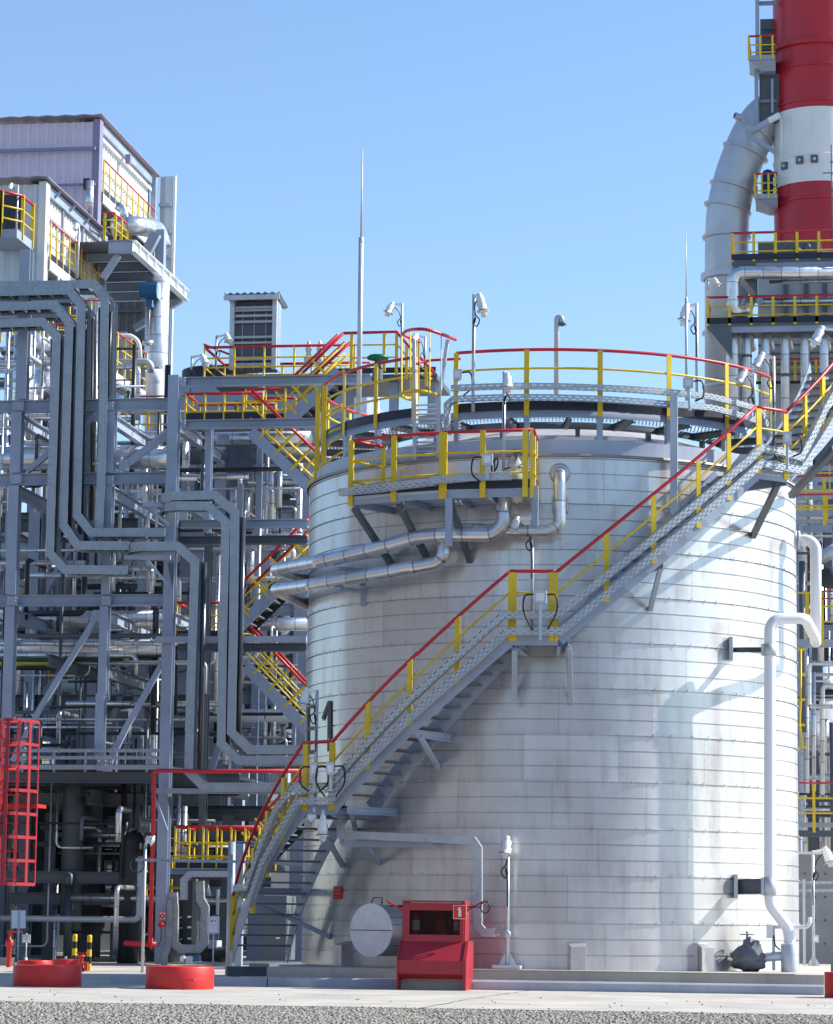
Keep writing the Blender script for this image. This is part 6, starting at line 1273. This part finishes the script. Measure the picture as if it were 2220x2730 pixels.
for y, w in ((1732,0),(1799,0),(1866,0),(1933,0),(1993,4)): hbar(2112, 2145+w, y-2.5, y+2.5, 59.9, 'rung', YEL, yl, .25, 'box')
dtube([(2134,1732),(2134,1866),(2131,1930),(2140,1992)], 59.75, .022, 'rope_bar', YEL, yl)
bv = T('panelled_vessel', 'tall silver panelled vessel behind the white pipe, right of the tank', 'vessel', A(2150, 2200, 66))
vtube(2165, 1445, 2250, 67, .62, 'shell', ALUV, par=bv, seg=40); m = MB(); c = A(2165,1445,67); c.x = A(2165,1850,67).x; m.lathe([(.62,0),(.5,.25),(.25,.38),(0,.42)], c, 40); m.build('dome', ALU, bv)
for (pts, r, lab) in ((([(2280,1770,60),(2160,1768,60),(2156,1780,60),(2156,1880,60),(2164,1884,60),(2280,1884,60)]), .05, 'thin silver pipe making a square bend right of the yellow rungs'),([(2280,1828,60.5),(2196,1828,60.5),(2192,1840,60.5),(2192,2120,60.5)], .05, 'thin silver pipe dropping at the right picture edge'),([(2169,1790,60.6),(2169,2110,60.6)], .045, 'straight thin silver pipe right of the yellow rungs')):
    m = MB(); m.tube([A(*p) for p in pts], r, 12, .12); tag(m.build('thin_pipe', ALU), lab, 'pipe', 'thin silver pipes right of the tank')
rv = T('dark_valve', 'dark round valve cluster at the right picture edge beside the white pipe', 'valve', A(2210, 1560, 60)); c = A(2212,1540,60); m = MB(); m.lathe([(0,-.2),(.2,-.18),(.24,0),(.2,.18),(0,.2)], c, 20, axis=(.6,-.8,0)); m.build('body', DARK, rv); m = MB(); c2 = A(2210,1475,60); m.lathe([(0,-.2),(.14,-.2),(.14,.25),(0,.25)], c2, 16, axis=(.8,-.3,.4)); m.build('actuator', GALV, rv)
unit('jumble of lit pipes and posts right of the tank behind the white pipe', 2120, 2250, 1250, 2200, 64, 76, 70, 9)
# concrete wall with rail, lamp
cw = T('concrete_wall', 'grey concrete wall right of the tank with bolt marks', 'wall', A(2180, 2585, 56)); a = A(2110,2275,57); m = MB(); m.box((a.x-1,57,0), (a.x+6,57.4,a.z)); m.build('wall', CONCD, cw)
for i in range(3):
    for j in range(4): p = A(2145+i*27, 2330+j*62, 56.98); m = MB(); m.lathe([(.02,0),(.012,.03)], p, 8, axis=(0,-1,0)); m.build('bolt', INK, cw)
hbar(2105, 2330, 2272, 2279, 56.8, 'cap_pipe', CREAM, cw, .1, 'box')
for y in (2354, 2375): m = MB(); m.sweep([A(2112,y,54), A(2330,y,54)], [(-.025,0),(.025,0),(.025,-.03),(-.025,-.03)], (0,-1,0)); tag(m.build('thin_tray', TRAY), ('upper' if y < 2360 else 'lower')+' of two narrow perforated trays in front of the concrete wall', 'cable tray')
for x, y0, y1 in ((2144,2345,2590),): p = A(x,y1,53.9); p.z = 0; m = MB(); m.bar(p, V((p.x,p.y,A(x,y0,53.9).z)), .05, .05); tag(m.build('tray_post', GALV), 'slim grey post carrying the two narrow trays by the concrete wall', 'post')
# ================================================================== white overflow pipe right front of the tank
wp = T('overflow_pipe', 'white painted overflow pipe bending down the right side of the tank', 'pipe', H(2105, 2610, TR+.35))
ry = TC.y-2.2
qs = [A(2116,1440,ry+1.0), A(2174,1440,ry+1.0), A(2174,1712,ry+1.0)]
m = MB(); m.tube(qs, .095, 22, .30, bs=10); m.build('upper_pipe', WPIPE, wp)
m = MB(); m.tube([A(2174,1712,ry+1.0), A(2172,1700,ry+.2), A(2146,1649,ry-.62), A(2051,1649,ry-.85), A(2051,2385,ry-.85), A(2054,2415,ry-.85), A(2100,2475,ry-.72), A(2104,2505,ry-.72), A(2104,2616,ry-.72)], .092, 22, .22, bs=10); m.build('lower_pipe', WPIPE, wp)
m = MB(); m.lathe([(.10,0),(.17,0),(.17,.03),(.10,.03)], A(2118,1440,ry+1.0), 24, axis=(1,0,0)); m.lathe([(.10,.05),(.16,.05),(.16,.09),(.10,.09)], A(2118,1440,ry+1.0), 24, axis=(1,0,0)); m.build('flange', GALV, wp)
m = MB(); c = A(2104,2560,ry-.72); m.lathe([(.13,-.02),(.14,.0),(.14,.44),(.13,.45),(.09,.46)], V((c.x,c.y,zs)), 24); m.build('sleeve', GALV, wp)
for y0, y1, xb, yb in ((1718,1748,1945,1732),(2340,2388,1958,2365)):
    c = A(2051,(y0+y1)/2,ry-.85); h = (A(2051,y0,ry-.85).z-A(2051,y1,ry-.85).z)/2
    m = MB(); m.lathe([(.094,-h),(.108,-h),(.108,h),(.094,h)], c, 24); m.bar(c+V((-.11,0,-h)), c+V((-.11,0,h)), .05, .16, (0,1,0)); m.build('clamp', GALV, wp)
    p = H(xb, yb, TR); m = MB(); m.channel(c+V((-.12,0,0)), p+V((0,.1,0)), h*1.7 if y0 > 2000 else h*.9, .06); m.build('bracket_arm', STEELD, wp)
    th = hit(xb, yb, TR)[0]; m = MB(); m.bar(cy(th, p.z-.18, TR+.03), cy(th, p.z+.2, TR+.03), .06, .22, (0,1,0)); m.build('bracket_foot', GALV, wp)
# wrapped drain valve
dv = T('drain_valve', 'drain valve wrapped in grey tarpaulin with a handwheel at the tank foot', 'valve', A(1995, 2585, ry-.5))
c = A(1993,2545,ry-.72); L = .2
lump('wrap', TARPD, dv, c+V((-.01,0,-.06)), .25, .20, .20, .26, 8); lump('wrap_neck', TARPD, dv, c+V((.03,0,.10)), .13, .12, .15, .3, 9); lump('wrap_skirt', TARPD, dv, c+V((.1,-.03,-.12)), .17, .14, .14, .3, 15)
lump('wrap_tail', TARP, dv, c+V((.14,-.06,.06)), .09, .08, .12, .4, 12)
m = MB(); m.tube([c+V((-.15,.4,-.06)), c+V((.1,0,-.06)), A(2104,2548,ry-.72)+V((0,0,.0))], .075, 16); m.build('pipe', GALV, dv)
m = MB(); hw = A(1991,2492,ry-.72); m.lathe([(.11,-.009),(.125,0),(.11,.009),(.11,-.009)], hw, 24)
for k in range(3): a = k*math.pi/3; m.bar(hw+V((math.cos(a)*.115,math.sin(a)*.115,0)), hw-V((math.cos(a)*.115,math.sin(a)*.115,0)), .014, .012)
m.build('handwheel', STEELD, dv); m = MB(); m.tube([hw+V((0,0,-.2)), hw+V((0,0,.05))], .018, 8); m.build('stem', STEELD, dv)
gs = T('gauge_stand', 'small white gauge on a thin post between wrapped valve and white pipe', 'gauge', A(2060, 2588, ry-.7)); p = A(2062,2588,ry-.7); zt_ = A(2062,2470,ry-.7).z
m = MB(); m.bar(V((p.x,p.y,p.z)), V((p.x,p.y,zt_)), .05, .05); m.build('post', GALV, gs); m = MB(); c = A(2054,2482,ry-.75); m.box(c-V((.07,.05,.12)), c+V((.03,.05,.10))); m.tube([A(2062,2472,ry-.7), A(2152,2472,ry-.7), A(2158,2460,ry-.7), A(2158,2446,ry-.7)], .03, 8, .05); m.build('gauge_box', WLAMP, gs)
m = MB(); m.tube(spline([A(2062,2495,ry-.72), A(2066,2520,ry-.75), A(2078,2533,ry-.7)]), .012, 6); m.build('cable', BLACK, gs)
lamp(53.5, [(2163,2588),(2166,2268)], (2200,2266), (2218,2312), 'lamp leaning right in front of the concrete wall', hr=.09, base=True, cable=True)
j = T('junction_box', 'white junction box on the lamp pole in front of the concrete wall', 'junction box', A(2172, 2510, 53.3), 'junction boxes by the tank'); jbox(j, A(2174,2504,53.3), .11, .14, None, cabs=())
# ================================================================== ground lamp posts
pl_ = lamp(QS+.35, [(1348,2583),(1353,2248)], (1350,2238), (1345,2292), 'lamp post on a base plate standing right of the fire cabinet', hr=.085, base=True)
j = T('junction_box', 'round junction box low on the lamp post right of the fire cabinet', 'junction box', A(1350, 2491, QS+.25), 'junction boxes by the tank'); m = MB(); m.lathe([(0,.05),(.05,.05),(.06,.03),(.06,-.03),(0,-.04)], A(1350,2491,QS+.25), 20, axis=(0,-1,0)); m.bar(A(1330,2493,QS+.27), A(1312,2494,QS+.27), .02, .02); m.build('box', GALV, j)
lamp(53.0, [(380,2603),(386,2262),(388,2242)] if 0 else [(380,2603),(388,2250)], (396,2238), (412,2244), 'lamp bent over at the top of the pole left of the fire water pipe', hr=.08, cable=False)
m = MB(); c = A(366,2307,52.6); m.lathe([(.13,-.012),(.15,0),(.13,.012),(.13,-.012)], c, 24, axis=(0,1,0)); tag(m.build('cable_coil', BLACK), 'coil of black cable hanging at the left end of the thin tray', 'cable')
# ================================================================== red fire cabinet
x0, x1 = A(1064,2635,43.6).x, A(1233,2635,43.6).x; qf_ = 43.55
fc = T('fire_cabinet', 'red fire cabinet with window and extinguisher sign in front of the tank', 'fire cabinet', V(((x0+x1)/2, qf_, 0)))
Z = lambda y, q=qf_: A(1155, y, q).z
u0, u1 = A(1076,2450,qf_+.3).x, A(1234,2450,qf_+.3).x; UQ = qf_+.30
zt_, zm, zl, zb2, zf2 = Z(2408,UQ), Z(2511,UQ), Z(2562), Z(2598), Z(2612)
t = .035
# upper box: frame round a recessed window
fr = MB(); wx0, wx1, wz0, wz1 = A(1092,2490,UQ).x, A(1224,2490,UQ).x, Z(2493,UQ), Z(2428,UQ)
fr.box((u0,UQ,zm),(wx0,UQ+.04,zt_)); fr.box((wx1,UQ,zm),(u1,UQ+.04,zt_)); fr.box((wx0,UQ,wz1),(wx1,UQ+.04,zt_)); fr.box((wx0,UQ,zm),(wx1,UQ+.04,wz0)); fr.build('door_frame', REDCAB, fc)
bx = MB(); bx.box((u0-.02,UQ+.04,zm),(u0+t,UQ+.5,zt_+.01)); bx.box((u1-t,UQ+.04,zm),(u1+.02,UQ+.5,zt_+.01)); bx.box((u0+t,UQ+.46,zm),(u1-t,UQ+.5,zt_)); bx.box((u0-.02,UQ-.02,zt_+.01),(u1+.02,UQ+.5,zt_+.035)); bx.box((u0+t,UQ+.04,zm),(u1-t,UQ+.46,zm+.03)); bx.build('upper_case', REDCAB, fc)
m = MB(); m.box((wx0,UQ+.028,wz0),(wx1,UQ+.034,wz1)); m.build('window', WGLASS, fc)
# lower body profile, extruded along X
pr = [(UQ-.0,zm),(qf_,zl),(qf_,zb2),(qf_+.12,zf2),(UQ+.5,zf2),(UQ+.5,zm)]
m = MB(); vs = [V((x0,y,z)) for y, z in pr]+[V((x1,y,z)) for y, z in pr]; n = len(pr); m.add(vs, [(i,(i+1) % n,n+(i+1) % n,n+i)[::-1] for i in range(n)]+[tuple(range(n)),tuple(range(n,2*n))[::-1]]); m.build('lower_bin', REDCAB, fc)
sp = pr[:3]+[(qf_+.0,zb2-.02),(qf_+.0,0),(UQ+.5,0),(UQ+.5,zm)]
sp = [(UQ-.02,zm+.01),(qf_-.02,zl+.01),(qf_-.02,0),(UQ+.52,0),(UQ+.52,zm+.01)]
m = MB(); n = len(sp); xa, xb = x1+.002, x1+.05; vs = [V((xa,y,z)) for y, z in sp]+[V((xb,y,z)) for y, z in sp]; m.add(vs, [(i,(i+1) % n,n+(i+1) % n,n+i)[::-1] for i in range(n)]+[tuple(range(n)),tuple(range(n,2*n))[::-1]]); m.build('side_plate', REDCAB, fc)
m = MB(); xa, xb = x0-.03, x0-.002; vs = [V((xa,y,z)) for y, z in sp]+[V((xb,y,z)) for y, z in sp]; m.add(vs, [(i,(i+1) % n,n+(i+1) % n,n+i)[::-1] for i in range(n)]+[tuple(range(n)),tuple(range(n,2*n))[::-1]]); m.build('side_plate', REDCAB, fc)
m = MB(); m.box((x0,qf_+.25,.0),(x1,qf_+.3,zf2-.01)); m.build('plinth', CONC, fc)
for s, xx in ((-1,u0-.02),(1,u1+.02)):
    m = MB(); p = V((xx,UQ+.1,A(1155,2430,UQ).z)); m.bar(p, p+V((s*.26,0,.15)), .03, .03); m.build('handle_arm', RED, fc)
m = MB(); zz = A(1155,2418,UQ).z; m.tube([V((u0-.25,UQ+.2,zz)), V((u0-.02,UQ+.2,zz))], .012, 6); m.build('hook_rod', BLACK, fc)
m = MB(); m.tube([V((u1+.02,UQ+.05,zz)), V((u1+.26,UQ+.05,zz))]+[V((u1+.33+.07*math.cos(a),UQ+.05,zz+.09*math.sin(a))) for a in ang(14, math.pi*1.1, -math.pi*.95)], .011, 8); m.build('hook_rod', BLACK, fc)
# sign on its door
sx, sz = A(1228,2433,UQ-.02), None
m = MB(); s0, s1 = A(1206,2451,UQ-.03), A(1242,2414,UQ-.03); m.box((s0.x,UQ-.022,s0.z),(s1.x,UQ-.012,s1.z)); fs = m.build('extinguisher_sign', CREAM, fc)
m = MB(); m.box((s0.x+.01,UQ-.028,s0.z+.01),(s1.x-.01,UQ-.0225,s1.z-.01)); m.build('sign_field', SIGNR, fs)
cx, cz_ = (s0.x+s1.x)/2, (s0.z+s1.z)/2; k = (s1.x-s0.x)
m = MB(); pic = [(-.10,-.32),(.12,-.32),(.12,.12),(.07,.22),(.07,.28),(.02,.30),(-.06,.28),(-.14,.16),(-.17,.17),(-.10,.32),(.0,.37),(.10,.36),(.10,.28),(.09,.20),(.12,.12)]
pic = [(-.10,-.34),(.12,-.34),(.12,.12),(.08,.2),(.09,.34),(.0,.37),(-.10,.32),(-.18,.16),(-.13,.15),(-.06,.25),(-.06,.2),(-.10,.12)]
n = len(pic); vs = [V((cx+a*k,UQ-.0285,cz_+b2*k)) for a, b2 in pic]+[V((cx+a*k,UQ-.034,cz_+b2*k)) for a, b2 in pic]; m.add(vs, [(i,(i+1) % n,n+(i+1) % n,n+i) for i in range(n)]+[tuple(range(n)),tuple(range(n,2*n))[::-1]]); m.build('extinguisher_pictogram', CREAM, fs)
# extinguishers inside the cabinet
for xx, lab in ((wx0+.07,'red extinguisher at the left inside the fire cabinet window'),(wx1-.06,'red extinguisher at the right inside the fire cabinet, below the sign')):
    e = T('fire_extinguisher', lab, 'extinguisher', V((xx,UQ+.16,zm+.04)), 'extinguishers in the fire cabinet'); b0 = V((xx,UQ+.16,zm+.031)); m = MB(); m.lathe([(0,0),(.055,0),(.06,.02),(.06,.36),(.05,.41),(.02,.43),(.02,.46),(0,.46)], b0, 20); m.build('cylinder', REDC, e)
    m = MB(); m.lathe([(.061,.14),(.0615,.29)], b0, 20); m.build('paper_label', SIGNW, e); m = MB(); m.bar(b0+V((-.05,0,.47)), b0+V((.03,0,.48)), .02, .03); m.build('lever', DARK, e)
m = MB(); b0 = V(((wx0+wx1)/2+.05,UQ+.25,zm+.031)); m.add([b0+V((-.12,0,0)),b0+V((.1,0,0)),b0+V((.06,.05,.30)),b0+V((-.04,.05,.33)),b0+V((-.12,.03,0)),b0+V((.1,.03,0)),b0+V((.06,.08,.30)),b0+V((-.04,.08,.33))], [(0,1,2,3),(7,6,5,4),(0,4,5,1),(1,5,6,2),(2,6,7,3),(3,7,4,0)]); m.bar(b0+V((.1,.02,0)), b0+V((.16,.05,.36)), .03, .03); tag(m.build('fire_shovel', REDC), 'red fire shovel leaning inside the fire cabinet window', 'shovel')
# ================================================================== red round tubs
def tub(x0, x1, yt, yb, q, label):
    r = (A(x1,yb,q).x-A(x0,yb,q).x)/2; r = (A(x1,yb,q+r).x-A(x0,yb,q+r).x)/2; cx_ = A((x0+x1)/2, yb, q+r); c = V((cx_.x, q+r, 0)); h = A((x0+x1)/2,yt,q).z
    root = T('red_tub', label, 'tub', c, 'round red painted tubs on the concrete'); m = MB()
    m.lathe([(r-.005,0),(r,.015),(r,h-.012),(r-.008,h)], c, 64); m.lathe([(r-.008,h),(r*.5,h+.004),(0.001,h+.005)], c, 64, smooth=False); m.build('drum', REDC, root); return root, c, r, h
for args in ((37,214,2576,2632,42.0,'front left round red tub with a small square lug'),(390,568,2579,2637,41.7,'round red tub right of the lamp pole with a bent handle'),(48,136,2562,2600,52,'low red tub just behind the front left tub, partly hidden'),(138,216,2559,2600,53.5,'low red tub behind the striped bollards, partly hidden'),(2197,2330,2594,2648,42.6,'red tub cut off by the right picture edge')):
    root, c, r, h = tub(*args)
    if 'lug' in args[5]: m = MB(); p = V((c.x+.06,c.y-r,h*.42)); m.bar(p+V((0,.02,0)), p+V((0,-.03,0)), .035, .035); m.build('lug', REDC, root)
    if 'handle' in args[5]:
        m = MB(); p = V((c.x+.25,c.y-r*.88,h*.42)); m.tube([p+V((-.14,.0,.01)), p+V((-.14,-.06,.01)), p+V((.1,-.06,0)), p+V((.1,.03,0))], .012, 8, .03); m.build('handle', REDC, root)
# ================================================================== bollards, hydrant, signs
def bollard(x, yt, yb, q, w, label):
    p = A(x,yb,q); p.z = 0; h = A(x,yt,q).z; root = T('striped_bollard', label, 'bollard', p, 'yellow and black bollards'); r = w/7600*q/2
    for k in range(5):
        z0, z1_ = h*k/5, h*(k+1)/5; m = MB(); m.lathe([(r,z0),(r,z1_)] if k < 4 else [(r,z0),(r,z1_-.03),(r*.8,z1_),(0,z1_)], p, 20); m.build('black_band' if k % 2 else 'yellow_band', BLACK if k % 2 else YEL, root)
    m = MB(); m.lathe([(r+.002,h-.05),(r+.003,h-.035),(r*.85,h+.004),(0,h+.005)], p, 20); m.build('cap', YEL, root)
bollard(198, 2492, 2575, 55, 13, 'left striped bollard, in front of the dark storey'); bollard(237, 2494, 2580, 53.8, 13, 'right striped bollard, beside the small red hydrant')
hy = T('hydrant', 'small red hydrant stub between the two striped bollards', 'hydrant', A(216, 2580, 53)); p = A(216,2580,53); p.z = 0; m = MB(); m.lathe([(.07,0),(.07,.06),(.045,.08),(.045,.27),(.075,.28),(.075,.31),(.02,.32),(.02,.34)], p, 18); m.build('body', REDC, hy); m = MB(); m.bar(p+V((-.1,0,.35)), p+V((.1,0,.35)), .03, .02); m.build('handwheel', REDC, hy); m = MB(); m.box(p+V((.075,-.06,.02)), p+V((.14,.02,.18))); m.build('valve_box', REDC, hy)
h2 = T('hydrant', 'small red hydrant half hidden left of the white sign at the left edge', 'hydrant', A(24, 2540, 56)); p = A(24,2545,56); p.z = 0; m = MB(); hh = A(24,2485,56).z; m.lathe([(.05,0),(.05,hh*.6),(.08,hh*.62),(.08,hh*.75),(.03,hh*.8),(.03,hh)], p, 16); m.build('body', REDC, h2); m = MB(); m.bar(p+V((-.05,0,hh)), p+V((.25,0,hh)), .03, .04); m.build('arm', REDC, h2)
cb_ = T('concrete_block', 'small grey concrete block with bolts at the left edge behind the tubs', 'block', A(12, 2590, 60)); p = A(12,2582,58); p.z = 0; m = MB(); m.box(p+V((-.3,0,0)), p+V((.1,.4,.16))); m.build('block', CONC, cb_)
for k in range(4): m = MB(); b0 = p+V((-.22+k*.07,.1,.16)); m.tube([b0, b0+V((0,0,.06))], .012, 6); m.build('bolt', DARK, cb_)
def sign(label, x0, x1, y0, y1, xp, yb, q, tilt=0., back=False, marks=()):
    p = A(xp,yb,q); p.z = 0; root = T('pole_sign', label, 'sign', p, 'signs on thin poles'); zt_ = A(xp,y0,q).z; m = MB(); m.tube([p, V((p.x,q,zt_+.02))], .014, 8); m.build('pole', GALV, root)
    a, c, d, e = A(x0,y1,q-.03), A(x1,y1-tilt,q-.03), A(x1,y0-tilt,q-.03), A(x0,y0,q-.03); off = V((0,-.012,0)); dq = .05 if back else 0
    m = MB(); o = V((0,dq,0)); vs = [v+o for v in (a,c,d,e)]; m.add(vs+[v+off for v in vs], [(0,1,2,3),(7,6,5,4),(0,4,5,1),(1,5,6,2),(2,6,7,3),(3,7,4,0)]); pn = m.build('panel', SIGNW, root)
    def L(u, v): return a+(c-a)*u+(e-a)*v
    for (u0,v0,u1,v1) in marks:
        m = MB(); vs = [L(u0,v0),L(u1,v0),L(u1,v1),L(u0,v1)]; vs = [v+off*1.4 for v in vs]+[v+off*1.9 for v in vs]; m.add(vs, [(0,3,2,1),(4,5,6,7),(0,1,5,4),(1,2,6,5),(2,3,7,6),(3,0,4,7)]); m.build('sign_marking', SIGNINK, pn)
    m = MB(); m.tube([p, p+V((0,0,.2))], .03, 10); m.build('socket', CREAM, root)
    return root
SIGNINK = paint('grey sign print', (.22,.2,.24), .5, 0, .05, 3.)
bord = [(.08,.06,.92,.075),(.08,.925,.92,.94),(.08,.06,.1,.94),(.90,.06,.92,.94)]
sign('white notice on a thin pole right behind the right red tub', 553, 585, 2445, 2491, 568, 2588, 45.5, 2, marks=bord+[(.3,.66,.34,.80),(.3,.78,.5,.80),(.40,.66,.43,.80),(.47,.66,.5,.84),(.62,.70,.74,.75),(.66,.67,.70,.78),(.24,.49,.48,.51),(.56,.49,.8,.51),(.5,.25,.52,.46)])
sign('blank back of a white sign on a thin pole at the left', 29, 66, 2428, 2476, 47, 2572, 47, 0, back=True)
sign('small white notice on a thin pole beside the painted sunlit column side', 59, 81, 2492, 2515, 69, 2560, 56, 0, marks=[(.06,.05,.94,.08),(.06,.92,.94,.95),(.06,.05,.09,.95),(.91,.05,.94,.95),(.2,.66,.24,.82),(.3,.66,.33,.82),(.3,.80,.42,.82),(.48,.66,.51,.82),(.58,.66,.61,.82),(.56,.66,.66,.69),(.72,.66,.75,.82),(.2,.46,.8,.50),(.48,.2,.52,.46)])
# hose reel sign on the column
hs = T('hose_sign', 'square white sign with red ring on the rack column', 'sign', A(433, 2453, QF-.6)); q = QF-.52
m = MB(); a, b2 = A(424,2454,q), A(443,2432,q); m.box((a.x,q,a.z),(b2.x,q+.015,b2.z)); m.build('border', SIGNR, hs); kx, kz = (b2.x-a.x), (b2.z-a.z); m = MB(); m.box((a.x+kx*.1,q-.006,a.z+kz*.1),(b2.x-kx*.1,q-.001,b2.z-kz*.1)); m.build('field', SIGNW, hs)
c = (a+b2)/2; c.y = q-.007; m = MB(); m.lathe([(.022,0),(.058,0),(.058,.005),(.022,.005)], c, 28, axis=(0,-1,0), smooth=False); m.build('ring', SIGNR, hs)
al = T('alarm_point', 'small red alarm fitting with a thin cable under the ring sign', 'alarm', A(433, 2475, QF-.6)); c = A(432,2465,QF-.6); m = MB(); m.lathe([(0,.12),(.03,.12),(.06,.05),(.07,-.05),(0,-.06)], c, 16, axis=(-.3,-1,-.2)); m.build('body', SIGNR, al); m = MB(); m.tube(spline([c+V((0,-.05,-.05)), A(430,2490,QF-.6), A(428,2510,QF-.6), A(420,2525,QF-.6)]), .01, 6); m.build('cable', BLACK, al)
